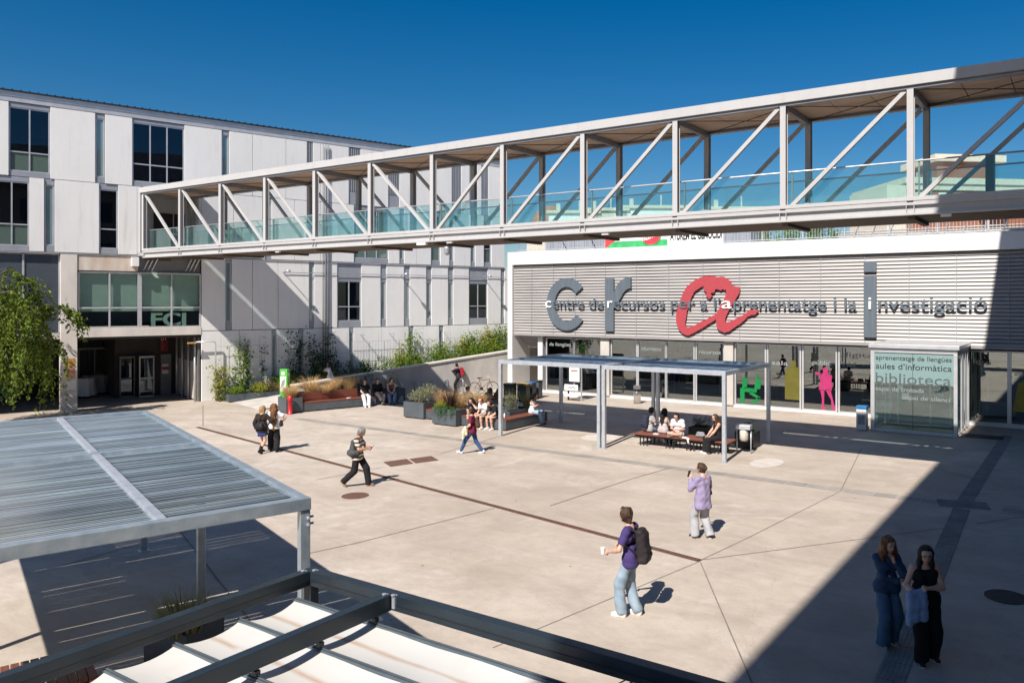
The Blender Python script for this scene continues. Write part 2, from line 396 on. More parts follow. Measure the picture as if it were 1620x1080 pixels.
lo.rotation_euler = Vector((SUN_DX*math.cos(SUN_EL), SUN_DY*math.cos(SUN_EL), -math.sin(SUN_EL))).to_track_quat('-Z', 'Y').to_euler()
lo.location = (10, -30, 40)
cd = bpy.data.cameras.new('camera'); cam = bpy.data.objects.new('camera', cd); COL.objects.link(cam); S.camera = cam
cd.sensor_width = 36.; cd.lens = FPX/1620*36; cd.shift_x = (810-CXP)/1620; cd.shift_y = -(540-CYP)/1620
cd.clip_start = .1; cd.clip_end = 3000
cam.location = (0, 0, CAM_H); cam.rotation_euler = (math.pi/2, 0, YAW)
S.view_settings.view_transform = 'Standard'; S.view_settings.look = 'None'; S.view_settings.gamma = 1.; S.view_settings.exposure = .46
S.cycles.max_bounces = 8; S.cycles.transparent_max_bounces = 24; S.cycles.caustics_reflective = False; S.cycles.caustics_refractive = False
# ------------------------------------------------------------------ the ground
def ground_mat():
    m, t, out = nt('plaza_concrete'); L = t.links.new
    p = N(t, 'ShaderNodeBsdfPrincipled'); L(p.outputs[0], out.inputs[0])
    tc = N(t, 'ShaderNodeTexCoord')
    def noise(sc, det, stretch=(1,1,1), rough=.6, dist=0.):
        mp = N(t, 'ShaderNodeMapping'); mp.inputs['Scale'].default_value = stretch; L(tc.outputs['Object'], mp.inputs[0])
        n = N(t, 'ShaderNodeTexNoise', i_Scale=sc, i_Detail=det, i_Roughness=rough, i_Distortion=dist); L(mp.outputs[0], n.inputs[0]); return n.outputs[0]
    def rng(v, a, b, c=0., d=1.):
        r = N(t, 'ShaderNodeMapRange', i_1=a, i_2=b, i_3=c, i_4=d); L(v, r.inputs[0]); return r.outputs[0]
    def mix(f, a, b, mode='MIX'):
        x = N(t, 'ShaderNodeMix', data_type='RGBA', blend_type=mode)
        if isinstance(f, float): x.inputs[0].default_value = f
        else: L(f, x.inputs[0])
        for k, v in ((6, a), (7, b)):
            if isinstance(v, tuple): x.inputs[k].default_value = c4(v)
            else: L(v, x.inputs[k])
        return x.outputs[2]
    base = mix(rng(noise(.09, 6), .38, .62), (.475,.40,.33), (.585,.515,.445))
    base = mix(rng(noise(.45, 7, (1,1.6,1), .65, .6), .40, .68, 0, .72), base, (.35,.29,.24))          # water stains
    base = mix(rng(noise(.8, 6, (.35,1.6,1), .7, 1.2), .55, .75, 0, .4), base, (.66,.61,.55))          # pale trowel sweeps
    base = mix(rng(noise(.33, 8, (1.2,1,1), .72, .8), .55, .68, 0, .5), base, (.68,.63,.575))           # pale efflorescence
    base = mix(rng(noise(2.6, 8, (1,1.3,1), .75), .45, .72, 0, .5), base, (.35,.275,.22))              # mottling
    base = mix(rng(noise(.17, 8, (1,1,1), .7, 1.5), .52, .62, 0, .22), base, (.33,.28,.24))              # big dried puddle rims
    base = mix(rng(noise(28, 4), .3, .75, 0, .28), base, (.33,.28,.24))
    vo = N(t, 'ShaderNodeTexVoronoi', i_Scale=.95); vo.feature = 'F1'; L(tc.outputs['Object'], vo.inputs['Vector'])
    sp = N(t, 'ShaderNodeMapRange', i_1=.022, i_2=.034, i_3=.8, i_4=0.); L(vo.outputs['Distance'], sp.inputs[0])
    base = mix(sp.outputs[0], base, (.13,.11,.095))                                                     # trodden gum and grit spots
    v2 = N(t, 'ShaderNodeTexVoronoi', i_Scale=2.7); L(tc.outputs['Object'], v2.inputs['Vector'])
    s2 = N(t, 'ShaderNodeMapRange', i_1=.026, i_2=.045, i_3=.6, i_4=0.); L(v2.outputs['Distance'], s2.inputs[0])
    base = mix(s2.outputs[0], base, (.22,.19,.16))
    cr = N(t, 'ShaderNodeTexVoronoi', i_Scale=.14); cr.feature = 'DISTANCE_TO_EDGE'
    mp = N(t, 'ShaderNodeMapping'); L(tc.outputs['Object'], mp.inputs[0])
    nd = N(t, 'ShaderNodeTexNoise', i_Scale=.9, i_Detail=6.); L(tc.outputs['Object'], nd.inputs[0])
    vm = N(t, 'ShaderNodeVectorMath', operation='MULTIPLY_ADD'); L(nd.outputs['Color'], vm.inputs[0]); vm.inputs[1].default_value = (1.6,1.6,0); L(mp.outputs[0], vm.inputs[2])
    L(vm.outputs[0], cr.inputs['Vector'])
    crk = N(t, 'ShaderNodeMapRange', i_1=.0, i_2=.0018, i_3=.2, i_4=0.); L(cr.outputs['Distance'], crk.inputs[0])
    base = mix(crk.outputs[0], base, (.20,.165,.14))                                                    # hairline cracks
    L(base, p.inputs['Base Color'])
    L(rng(noise(.5, 5), .3, .7, .62, .85), p.inputs['Roughness']); p.inputs['Specular IOR Level'].default_value = .35
    bp = N(t, 'ShaderNodeBump', i_Strength=.25, i_Distance=.01); L(noise(14, 6), bp.inputs['Height']); L(bp.outputs[0], p.inputs['Normal'])
    return m
GROUND = ground_mat()
o = MB().quad((-420,-320,0), (420,-320,0), (420,520,0), (-420,520,0)).build('plaza_ground', GROUND); tag(o, kind='structure')
JOINT = mat('joint_sealant', (.20,.17,.15), .9, var=.15, scale=6)
PAVER = mat('grey_stone_paver', (.30,.275,.25), .8, var=.1, scale=1.2, island=.09, bump=.15)
def strip(mb, pts, wd, z, z2=None):
    for a, b in zip(pts[:-1], pts[1:]):
        a = Vector((a[0], a[1], 0)); b = Vector((b[0], b[1], 0)); d = (b-a).normalized(); s = Vector((-d.y, d.x, 0))*wd/2
        for q in (0,): mb.quad(*[(p.x, p.y, z) for p in (a-s, b-s, b+s, a+s)])
jm = MB()
for k, pts in enumerate([[(780,1024),(1106,888)],[(1110,885),(1180,852),(1327,778)],[(1330,776),(1363,709)],[(1108,889),(1192,1085)],[(1112,885),(1366,852),(1500,834)],[(1545,828),(1622,817)],
            [(480,877),(563,859),(781,804)],[(695,718),(790,690),(905,655)],[(500,759),(606,739)],[(870,800),(1000,757),(1060,740)],[(1571,766),(1622,781)],[(1477,740),(1545,758)],
            [(321,640),(321,674)],[(330,637),(420,648)],[(60,905),(330,830)],[(286,842),(410,1000)]]):
    strip(jm, [gp(*q) for q in pts], .025, .004+.0006*k)
tag(jm.build('pavement_joint', JOINT), kind='structure')
pv = MB(); a, b = gp(470, 662), gp(1497, 796)
n = 44
for i in range(n):
    p, q = a.lerp(b, i/n+.0006), a.lerp(b, (i+1)/n-.0006); strip(pv, [p, q], .42, .005)
strip(pv, [gp(1586,806), gp(1640,812)], .42, .005)
tag(pv.build('pavement_band', PAVER), kind='structure')
tl = MB()
def ridged(mb, a, b, wd, nr):
    a = Vector((a[0], a[1], 0)); b = Vector((b[0], b[1], 0)); d = (b-a).normalized(); s = Vector((-d.y, d.x, 0))
    strip(mb, [a, b], wd, .005)
    for i in range(nr):
        o = s*((i+.5)/nr-.5)*wd; L = (b-a).length; k = max(1, int(L/.6))
        for j in range(k):
            p = a.lerp(b, (j+.02)/k)+o; q = a.lerp(b, (j+.98)/k)+o; mb.bar((p.x,p.y,.008), (q.x,q.y,.008), wd/nr*.5, .008)
TACT = mat('tactile_paving', (.25,.235,.22), .85, var=.12, scale=2)
ridged(tl, (-2.30,9.6), (-2.80,21.95), .40, 6); ridged(tl, (-2.83,22.9), (-2.80,34.9), .40, 6)
ridged(tl, (-3.42,22.30), (-2.24,22.60), .78, 8)
tag(tl.build('tactile_strip', TACT), kind='structure')
PATCH = mat('pale_cement_patch', (.55,.50,.455), .8, var=.05, scale=3)
pm = MB()
for (px, py, rx, ry) in ((1213,732,.50,.85),(950,692,.75,.8)):
    c = gp(px, py); pm.add([(c.x+math.cos(i*.2618)*rx*(1+.05*math.sin(i*3)), c.y+math.sin(i*.2618)*ry, .006) for i in range(24)], [tuple(range(24))])
tag(pm.build('pavement_patch', PATCH), kind='structure')
RUSTI = mat('rusty_iron', (.13,.065,.045), .8, .2, col2=(.20,.11,.085), scale=14, bump=.5, bscale=50)
IRON = mat('cast_iron', (.05,.047,.045), .7, .3, var=.2, scale=9, bump=.5, bscale=50)
def manhole(px, py, r, m, label):
    c = gp(px, py); t = thing('manhole_cover', c, .3, label, 'manhole cover', 'manhole covers')
    MB().lathe([(r,0.002),(r,.012),(r*.93,.012),(r*.93,.008)], n=40).build('rim', m, t)
    mb = MB(); mb.lathe([(r*.92,.001),(r*.92,.009)], n=40)
    for i in range(-5, 6):
        for j in range(-5, 6):
            if math.hypot(i, j) < 5.3: mb.box(i*r*.165-.025*r, i*r*.165+.05*r, j*r*.165-.025*r, j*r*.165+.05*r, .009, .014)
    mb.build('lid', m, t)
manhole(562, 784, .36, RUSTI, 'round rusty manhole cover in the sunlit concrete by the walker looking at a phone')
manhole(1592, 944, .36, IRON, 'round black manhole cover in the shade right of the two women')
def grate(ps, label):
    c = [gp(*p) for p in ps]; o = (c[0]+c[2])/2; t = thing('drain_grate', o, 0, label, 'drain grate', 'square drain grates')
    q = [p-o for p in c]; mb = MB()
    for i in range(4): a, b = q[i], q[(i+1) % 4]; mb.bar((a.x*.98,a.y*.98,.008), (b.x*.98,b.y*.98,.008), .03, .012)
    mb.build('frame', RUSTI, t)
    mb = MB(); mb.quad(*[(p.x*.97, p.y*.97, .005) for p in (q[0], q[1], q[2], q[3])])
    for i in range(1, 16):
        f = i/16; a = q[0].lerp(q[3], f); b = q[1].lerp(q[2], f); mb.bar((a.x,a.y,.009), (b.x,b.y,.009), .03, .008)
    mb.build('grid', RUSTI, t)
grate([(607,731),(618,738),(653,733),(643,726)], 'left one of two rusty square grates set side by side in the plaza')
grate([(648,726),(658,732.5),(693.5,728),(682,721.5)], 'right one of two rusty square grates, the one nearer the woman in maroon')
a, b = gp(312, 675.5), gp(1108, 887)
t = thing('drain_channel', a, math.atan2(b.y-a.y, b.x-a.x), 'long narrow rusty drain channel cutting straight across the plaza', 'drain channel')
Ld = (b-a).length; mb = MB(); mb.box(0, Ld, -.07, .07, .001, .004); mb.build('channel_bed', IRON, t)
mb = MB()
for i in range(int(Ld/.06)): mb.box(i*.06, i*.06+.035, -.055, .055, .004, .011)
for s in (-1, 1): mb.box(0, Ld, s*.07-.012, s*.07+.012, .004, .013)
mb.build('slotted_cover', RUSTI, t)
# two darker floor mats by the entrance
c = gp(1538, 690); o = MB().box(-.75,.75,-.45,.45,0,.012).build('door_mat', mat('dark_rubber', (.035,.036,.04), .8, var=.1, bump=.4, bscale=40), bevel=.004); o.location = (c.x+.35, c.y+.1, .004)
tag(o, 'dark rubber mat on the ground beside the glass entrance box', 'door mat')
# ------------------------------------------------------------------ the white faculty block on the left (local x along its front, y into it)
FB = (-39.51, 23.69); FA = rad(90-16.36)
fac = thing('faculty_building', (FB[0], FB[1], 0), FA, 'long white panelled faculty block with slit windows and dark roof edge on the left', 'building')
def faclocal(u, v, z): # world from local
    c, s = math.cos(FA), math.sin(FA); return Vector((FB[0]+u*c-v*s, FB[1]+u*s+v*c, z))
UL, UR, VD = -15., 19.3, 12.
OP_UP = [(-8.16,-6.60),(-4.77,-4.38),(-3.19,-.82),(1.01,1.38),(5.6,5.94),(8.11,8.84),(10.65,11.4),(13.52,13.93),(15.14,15.85),(16.5,17.09),(17.43,17.99)]
OP_MID = [(-9.95,-7.40),(-6.82,-6.43),(-4.61,-3.82),(-2.98,-.02),(3.26,3.61),(8.43,10.66),(11.4,11.72),(13.61,14.28),(14.96,15.29),(16.58,16.93),(17.62,18.22)]
OP_LOW = [(1.19,1.5),(5.72,6.0),(7.4,8.88),(10.14,10.5),(11.72,12.1),(13.27,13.63),(14.86,15.23),(16.45,17.92),(19.0,19.3)]
OP_GND = [(3.62,3.88),(5.12,5.38),(8.13,8.41),(12.03,12.37),(14.19,14.51)]
def gaps(ops, a, b):
    r, x = [], a
    for p, q in ops:
        if p > x: r.append((x, p))
        x = max(x, q)
    if x < b: r.append((x, b))
    return r
cl = None; GAP = .012
def panels(ops, a, b, z0, z1, joints=()):
    for p, q in gaps(ops, a, b):
        cuts = [p]+[j for j in joints if p < j < q]+[q]
        for c, d in zip(cuts[:-1], cuts[1:]): MB().box(c+GAP, d-GAP, 0, .14, z0+GAP, z1-GAP).build('wall_panel', PANEL, fac, bevel=.006)
panels(OP_UP, UL, UR, 11.06, 14.46, (-12.2, -10., 2.59, 4.41, 6.4, 9.6, 12.4))
panels(OP_MID, UL, UR, 7.62, 11.06, (-12.2, 1.6, 4.9, 6.4, 12.6))
panels(OP_LOW, 0., UR+2.2, 3.74, 7.60, (2.59, 3.97))
panels(OP_GND, .0, UR+2.2, 0., 3.73, (1.9, 6.7, 10.2, 16.4))
core = MB()
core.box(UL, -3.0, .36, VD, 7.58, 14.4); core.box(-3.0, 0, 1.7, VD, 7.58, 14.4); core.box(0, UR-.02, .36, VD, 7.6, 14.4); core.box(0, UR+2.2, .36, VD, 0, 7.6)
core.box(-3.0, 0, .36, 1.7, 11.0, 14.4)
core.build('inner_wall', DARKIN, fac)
mb = MB(); mb.box(UL, UR, .005, .14, 14.48, 14.70); mb.box(UL, UR, -.02, .14, 14.71, 14.93); mb.box(UL, UR, -.05, .14, 7.565, 7.60); mb.box(UR-.019, UR+.06, .142, VD, 7.61, 14.47)
mb.build('fascia', ALU, fac)
mb = MB(); mb.box(UL, UR+.12, -.10, VD, 14.935, 14.99)
k = UL
while k < UR: mb.box(k, k+.05, -.10, VD*.6, 14.99, 15.035); k += .33
mb.build('roof', BLACKM, fac)
def window(u0, u1, z0, z1, cols=1, transom=None, gl=GLASS_DARK, v=.07, fr=.055, sill=True, low=None, backing=None, nm='window'):
    f = MB(); w_ = (u1-u0-2*fr-(cols-1)*fr)/cols
    f.box(u0, u1, v, v+.09, z1-fr, z1); f.box(u0, u1, v, v+.09, z0, z0+fr)
    for i in range(cols+1): x = u0+i*(w_+fr); f.box(x, x+fr, v-.002, v+.088, z0+fr, z1-fr)
    if transom:
        for i in range(cols): x = u0+fr+i*(w_+fr); f.box(x, x+w_, v, v+.09, transom-fr/2, transom+fr/2)
    fo = f.build(nm, FRAME, fac)
    for i in range(cols):
        x = u0+fr+i*(w_+fr)
        if transom:
            MB().box(x, x+w_, v+.045, v+.055, transom+fr/2, z1-fr).build('pane', gl, fo); MB().box(x, x+w_, v+.045, v+.055, z0+fr, transom-fr/2).build('pane', low or gl, fo)
        else: MB().box(x, x+w_, v+.045, v+.055, z0+fr, z1-fr).build('pane', gl, fo)
    return fo
def fill(u0, u1, z0, z1, v=.05): MB().box(u0+.01, u1-.01, v, v+.1, z0+.004, z1-.004).build('spandrel', GREYM, fac)
def slit(u0, u1, z0, z1, g0, g1):
    m_ = (u1-u0)*.2
    fill(u0, u1, z0, g0); fill(u0, u1, g1, z1); window(u0+.012, u1-.012, g0, g1, gl=GLASS_SLIT, fr=min(.05, m_))
def louvres(u0, u1, z0, z1, b):
    fill(u0, u1, z0, b); mb = MB(); n = max(3, int((u1-u0)/.11)); mb.box(u0+.01, u1-.01, .11, .15, b, z1)
    for i in range(n): x = u0+(u1-u0)*(i+.2)/n; mb.box(x, x+(u1-u0)/n*.5, .03, .11, b+.02, z1-.02)
    mb.build('ventilation_louvre', GREYM, fac)
Z = (11.07, 14.45)
window(-8.16,-6.60,11.30,14.25,2,12.2,GLASS_DARK,low=GLASS_GRN); fill(-8.16,-6.6,11.07,11.3); fill(-8.16,-6.6,14.25,14.45)
slit(-4.77,-4.38,*Z,11.36,14.22)
window(-3.19,-.82,11.30,14.27,3,12.2); fill(-3.19,-.82,11.07,11.3); fill(-3.19,-.82,14.27,14.45)
slit(1.01,1.38,*Z,11.36,14.22)
for p, q in OP_UP[4:]: louvres(p, q, *Z, 11.85)
Z = (7.62, 11.05)
window(-9.95,-7.40,7.86,10.82,4,8.85,GLASS_DARK,low=GLASS_GRN); fill(-9.95,-7.4,7.62,7.86); fill(-9.95,-7.4,10.82,11.05)
slit(-6.82,-6.43,*Z,7.93,10.78)
window(-4.61,-3.82,7.88,10.78,1,8.84); fill(-4.61,-3.82,7.62,7.88); fill(-4.61,-3.82,10.78,11.05)
slit(3.26,3.61,*Z,7.93,10.8)
window(8.43,10.66,7.88,10.82,3,8.84,low=GLASS_GRN); fill(8.43,10.66,7.62,7.88); fill(8.43,10.66,10.82,11.05)
for p, q in (OP_MID[6], OP_MID[8], OP_MID[9]): slit(p, q, *Z, 7.93, 10.8)
for p, q in (OP_MID[7], OP_MID[10]): window(p, q, 7.88, 10.8, 1, 8.84, low=GLASS_GRN); fill(p, q, 7.62, 7.88); fill(p, q, 10.8, 11.05)
Z = (3.74, 7.59)
for p, q in OP_LOW[:2]: slit(p, q, *Z, 4.19, 7.42)
for p, q in (OP_LOW[2], OP_LOW[7]): window(p, q, 4.12, 6.5, 2, 4.98); fill(p, q, 6.5, 7.59); fill(p, q, 3.74, 4.12)
for p, q in OP_LOW[3:7]+OP_LOW[8:]: slit(p, q, *Z, 4.18, 6.5)
for p, q in OP_GND: slit(p, q, .02, 3.72, .3, 3.45)
for a, b, z0_, z1_, m_ in ((-7.34,-6.66,12.95,14.2,mat('olive_blind', (.26,.28,.17), .8, var=.05)), (-7.34,-6.66,11.35,12.1,mat('olive_blind', (.26,.28,.17))), (-8.1,-7.45,11.35,12.0,BLIND), (-9.2,-8.6,9.6,10.7,BLIND), (-8.5,-8.0,8.9,10.7,mat('olive_blind', (.26,.28,.17))), (9.2,9.9,9.2,10.7,BLIND), (7.42,7.75,4.2,6.4,PANEL), (8.55,8.83,5.0,6.4,mat('rust_curtain', (.25,.12,.06), .8)), (17.55,17.85,4.9,6.4,mat('rust_curtain', (.25,.12,.06)))):
    MB().box(a, b, .26, .28, z0_, z1_).build('blind', m_, fac)
# bridge door recess
mb = MB(); mb.box(-2.98, -2.84, .0, 1.7, 7.62, 11.05); mb.box(-.12, -.02, 0, 1.7, 7.62, 11.05); mb.box(-2.84, -.12, 1.55, 1.69, 7.75, 11.05); mb.box(-2.98, -.02, .0, 1.7, 7.60, 7.74)
mb.build('bridge_recess', PANEL, fac)
mb = MB()
for a, b in ((-2.0, -1.95), (-1.02, -.97), (-.22, -.17)): mb.box(a, b, 1.48, 1.55, 7.75, 9.95)
mb.box(-2.0, -.17, 1.48, 1.55, 9.95, 10.02)
d = mb.build('door_frame', ALU, fac); MB().box(-1.95, -1.02, 1.5, 1.54, 7.75, 9.95).build('pane', BLKP, d); MB().box(-.97, -.22, 1.5, 1.54, 7.75, 9.95).build('pane', GLASS_DARK, d)
# rust stained beam, vents under the bridge, portal glazing, lintel and columns
MB().box(-5.52, -2.95, .0, .35, 6.80, 7.55).build('stained_beam', RUSTC, fac)
MB().box(-2.93, -.02, .25, .35, 6.76, 7.56).build('recessed_panel', GREYD, fac)
for u_ in (-2.5, -.55):
    mb = MB()
    for i in range(3): mb.add([(u_+i*.19+.06, -.02, 7.5), (u_+i*.19+.10, -.02, 7.5), (u_+i*.19-.14, .24, 6.85), (u_+i*.19-.18, .24, 6.85), (u_+i*.19+.06, .24, 7.5), (u_+i*.19+.10, .24, 7.5)], [(0,1,2,3),(0,4,5,1),(4,3,2,5),(0,3,4),(1,5,2)])
    mb.build('vent_fin', ALU, fac)
mb = MB(); U = (-5.45, -4.17, -2.86, -1.41, -.05)
mb.box(-5.45, -.03, .04, .16, 6.68, 6.76); mb.box(-5.45, -.03, .04, .16, 3.97, 4.03); mb.box(-5.45, -.03, .05, .15, 4.94, 5.02)
for i, x in enumerate(U): ww = .09 if i == 2 else .035; mb.box(x-ww, x+ww, .042, .158, 4.03, 6.68)
fo = mb.build('portal_window', ALU, fac)
PGLASS = glass('portal_glass', (.88,.95,.92), .05, .6, .0, gcol=(.8,.9,.9))
for a, b in zip(U[:-1], U[1:]):
    MB().box(a+.04, b-.04, .10, .11, 5.02, 6.68).build('pane', PGLASS, fo); MB().box(a+.04, b-.04, .10, .11, 4.03, 4.94).build('pane', PGLASS, fo)
mb = MB()
for a, b in zip(U[:-1], U[1:]): mb.box(a+.02, b-.02, .26, .28, 4.80, 6.7)
mb.build('blind', BLIND, fac)
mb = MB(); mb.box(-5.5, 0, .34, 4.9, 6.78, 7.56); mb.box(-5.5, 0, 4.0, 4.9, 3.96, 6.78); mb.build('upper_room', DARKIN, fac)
text_mesh('window_letters', 'FCJ', .92, .10, mat('mint_letter', (.55,.74,.64), .6, var=.02), fac, (-2.32, .20, 4.06), bold=.025, width=1.62)
MB().box(-5.52, 0, -.02, .36, 3.55, 3.965).build('lintel', PALEC, fac, bevel=.01)
MB().box(-6.19, -5.52, -.04, .45, 0, 7.56).build('column', PALEC, fac, bevel=.012)
MB().box(-15., -6.19, .06, .3, 3.5, 3.74).build('floor_edge', CONC, fac)
mb = MB(); xs = (-15., -12.8, -10.2, -7.62, -6.22)
for x in xs: mb.box(x-.04, x+.04, .10, .2, 3.74, 7.56)
mb.box(-15, -6.2, .1, .2, 7.50, 7.56); mb.box(-15, -6.2, .1, .2, 3.74, 3.80)
fo = mb.build('curtain_window', ALU, fac); CURT = glass('curtain_glass', (.25,.28,.32), .16, .9, .02, gcol=(.75,.82,.95), body=(.13,.15,.18), bodyf=.6)
for a, b in zip(xs[:-1], xs[1:]): MB().box(a+.04, b-.04, .14, .15, 3.8, 7.5).build('pane', CURT, fo)
# covered entrance: floor, ceiling, side and back walls, doors
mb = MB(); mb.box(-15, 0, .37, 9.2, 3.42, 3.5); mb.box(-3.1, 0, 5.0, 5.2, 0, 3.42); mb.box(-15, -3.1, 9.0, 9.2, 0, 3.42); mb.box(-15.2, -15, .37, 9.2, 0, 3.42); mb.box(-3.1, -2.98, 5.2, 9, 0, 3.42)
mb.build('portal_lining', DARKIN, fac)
mb = MB(); mb.box(-.10, -.005, .3, 5.0, 0, 3.42); mb.build('portal_side_wall', mat('grey_side_panel', (.15,.145,.14), .7, var=.08), fac)
for v_ in (.5, 1.75, 3.0, 4.2): mb = MB(); mb.tube([(-.2, v_, 0), (-.2, v_, 3.42)], .055, 10); mb.build('steel_post', ALU, fac, smooth=True)
for v_, h_ in ((.62, 2.1), (1.85, 2.1), (3.1, 2.1)): MB().box(-.14, -.101, v_, v_+1.0, .1, h_).build('grey_cabinet_door', CONC, fac)
mb = MB()
for i in range(44): mb.box(-15+i*.28, -15+i*.28+.24, 8.93, 8.99, 0, 3.42)
mb.build('ribbed_back_wall', mat('dark_rib', (.028,.029,.034), .6, var=.1), fac)
mb = MB()
for i in range(7): mb.box(-8.2+i*.75, -8.16+i*.75, 7.4, 7.46, 0, 2.6)
mb.box(-8.2, -3.2, 7.4, 7.46, 2.58, 2.66); mb.build('inner_screen_frame', GREYD, fac)
def fdoor(u0, v0, ang, label, parent=fac):
    hinge = thing('glazed_door', (0,0,0), 0, None, None); hinge.parent = fac; hinge.location = (u0, v0, 0); hinge.rotation_euler = (0,0,ang); hinge.scale = (.76, 1, 1)
    f = MB(); f.box(0, 1.0, -.025, .025, 2.18, 2.28); f.box(0, 1.0, -.025, .025, .02, .10); f.box(0, .08, -.024, .024, .18, 2.18); f.box(.92, 1.0, -.024, .024, .18, 2.18); f.box(.08, .92, -.023, .023, 1.02, 1.10)
    fo = f.build('door_leaf', FRAME if ang > 1 else GREYD, hinge); MB().box(.08, .92, -.005, .005, .18, 2.18).build('pane', GLASS_DARK, hinge); mbb = MB(); mbb.tube([(.1, -.07, 1.06), (.9, -.07, 1.06)], .02, 8); mbb.build('push_bar', BLKP, hinge)
fdoor(-2.95, 4.55, rad(8), ''); fdoor(-1.34, 4.2, rad(186), '')
MB().box(-1.3, -.9, 4.93, 4.98, 0, 2.3).build('dark_doorway', BLACKM, fac); MB().box(-.88, -.35, 4.80, 4.92, 0, 2.3).build('notice_panel', GREYD, fac); MB().box(-.82, -.5, 4.76, 4.80, 1.2, 1.75).build('paper_notice', PAPER, fac); MB().box(-.82, -.5, 4.755, 4.765, 1.42, 1.6).build('paper_notice', mat('red_print', (.4,.06,.06), .7), fac)
MB().box(-.98, -.55, 4.6, 4.64, 2.45, 3.4).build('entrance_banner', mat('dark_red_banner', (.16,.012,.02), .7, var=.04), fac)
text_mesh('banner_number', '01', .30, .01, PAPER, fac, (-.92, 4.59, 3.08))
mb = MB()
for i in range(6): mb.box(-.9, -.9+.16+.04*(i % 3), 4.585, 4.597, 2.95-.08*i, 2.965-.08*i)
mb.build('banner_text_line', mat('pink_print', (.5,.25,.25), .7), fac)
# posters on the column
for (z_, m_, lab) in ((2.12, mat('orange_poster', (.62,.33,.06), .6, col2=(.25,.18,.08), scale=9), 'orange'), (1.62, mat('pink_poster', (.62,.10,.26), .6, col2=(.60,.42,.12), scale=7), 'pink'), (1.08, PAPER, 'white')):
    p = MB(); p.box(-5.98+(.03 if lab == 'white' else 0), -5.62+(.03 if lab == 'white' else 0), -.052, -.043, z_, z_+.46 if lab != 'white' else z_+.44); o = p.build('poster', m_); o.location = (FB[0], FB[1], 0); o.rotation_euler = (0,0,FA)
    tag(o, {'orange': 'orange and yellow poster taped on the entrance column, topmost of three', 'pink': 'pink poster taped on the entrance column, middle of three', 'white': 'white paper sheet taped on the entrance column, lowest of three'}[lab], 'poster', 'posters on the entrance column')
# down pipes and conduit on the front, camera and lamp arms
for u_ in (6.50, 6.66, 6.80): mb = MB(); mb.tube([(u_, -.09, .9), (u_, -.09, 14.4)], .034, 8); mb.build('down_pipe', GREYD, fac, smooth=True)
mb = MB(); mb.tube([(4.2, -.06, 6.92), (UR, -.06, 6.95)], .02, 8); mb.build('conduit', GREYM, fac)
for u_ in (4.25, 11.45, 17.55):
    mb = MB(); mb.tube([(u_, -.02, 6.93), (u_, -.75, 7.02)], .025, 8); mb.lathe([(.02,0),(.10,-.03),(.13,-.10),(.11,-.13)], (u_, -.8, 7.06), 12); mb.build('wall_lamp', GREYM, fac)
mb = MB(); mb.box(-3.25, -2.95, -.25, 0, 7.05, 7.5); mb.build('junction_box', PANEL, fac)
# lamp pole at the corner
t = thing('lamp_pole', faclocal(.62, -.25, 0), FA, 'thin grey pipe pole with a bent arm and small orange lamp at the portal corner', 'lamp pole')
mb = MB(); mb.tube([(0,0,0), (0,0,3.05), (-.03,0,3.14), (-.12,0,3.17), (-.95,0,3.17)], .035, 10); mb.build('pole', ALU, t, smooth=True)
mb = MB(); mb.box(-1.35, -.95, -.09, .09, 3.10, 3.17); mb.build('lamp_head', mat('orange_lamp', (.62,.33,.10), .5), t); MB().lathe([(.07,0),(.07,.02)], n=12).build('base_plate', ALU, t)
# trellis wires on the ground floor
t = thing('wall_trellis', faclocal(0, -.22, 0), FA, 'thin dark wire trellis with brackets fixed along the foot of the white wall', 'trellis')
mb = MB()
for i in range(19): u_ = .9+i*1.0; mb.bar((u_,0,.1), (u_,0,3.4), .012, .012)
for i in range(60):
    u_ = 8+i*.19
    if i % 5: mb.bar((u_,0,1.6), (u_,0,2.9), .010, .010)
for z_ in (1.6, 2.25, 2.9): mb.bar((.7,0,z_), (19,0,z_), .012, .012)
mb.build('wire', GREYM, t)
mb = MB()
for i in range(10): u_ = 1.2+i*1.9; mb.bar((u_,.2,3.35), (u_,-.45,3.30), .025, .025)
mb.build('bracket', GREYM, t)
# ------------------------------------------------------------------ footbridge
BX, BY0, BY1, BAY = -40.22, 21.01, 23.46, 3.305
NB = 16; XE = BX+BAY*NB
br = thing('footbridge', (BX, BY0, 7.5), 0, 'long pale grey steel truss footbridge with glass sides crossing over the plaza', 'footbridge')
W_ = BY1-BY0; LN = BAY*NB
def ibeam(mb, x0, x1, y, z0, z1, d=.20):
    mb.box(x0, x1, y, y+d, z1-.05, z1); mb.box(x0, x1, y, y+d, z0, z0+.05); mb.box(x0, x1, y+d/2-.02, y+d/2+.02, z0+.05, z1-.05)
mb = MB(); ibeam(mb, 0, LN, 0, -.02, .28); ibeam(mb, 0, LN, W_-.2, -.02, .28); mb.build('bottom_chord', BRIDGE, br)
mb = MB(); mb.box(0, LN, -.015, .0, .34, .44); mb.box(0, LN, .0, .16, .281, .43); mb.build('floor_edge', BRIDGE, br)
mb = MB(); ibeam(mb, 0, LN, .0, 3.17, 3.285); ibeam(mb, 0, LN, W_-.2, 3.17, 3.285); mb.build('top_chord', BRIDGED, br)
mb = MB(); mb.box(-.2, LN, -.06, .0, 3.25, 3.52); mb.box(-.2, LN, W_, W_+.06, 3.25, 3.52)
for i in range(1, 8): mb.box(LN*i/8-.006, LN*i/8+.006, -.066, -.06, 3.25, 3.52)
mb.build('roof_fascia', BRIDGE, br)
mb = MB(); mb.box(-.2, LN, .0, W_, 3.30, 3.50); mb.build('roof', ALU, br)
mb = MB()
for i in range(NB*3): mb.box(BAY*i/3+.012, BAY*(i+1)/3-.012, .21, W_-.21, 3.262, 3.298)
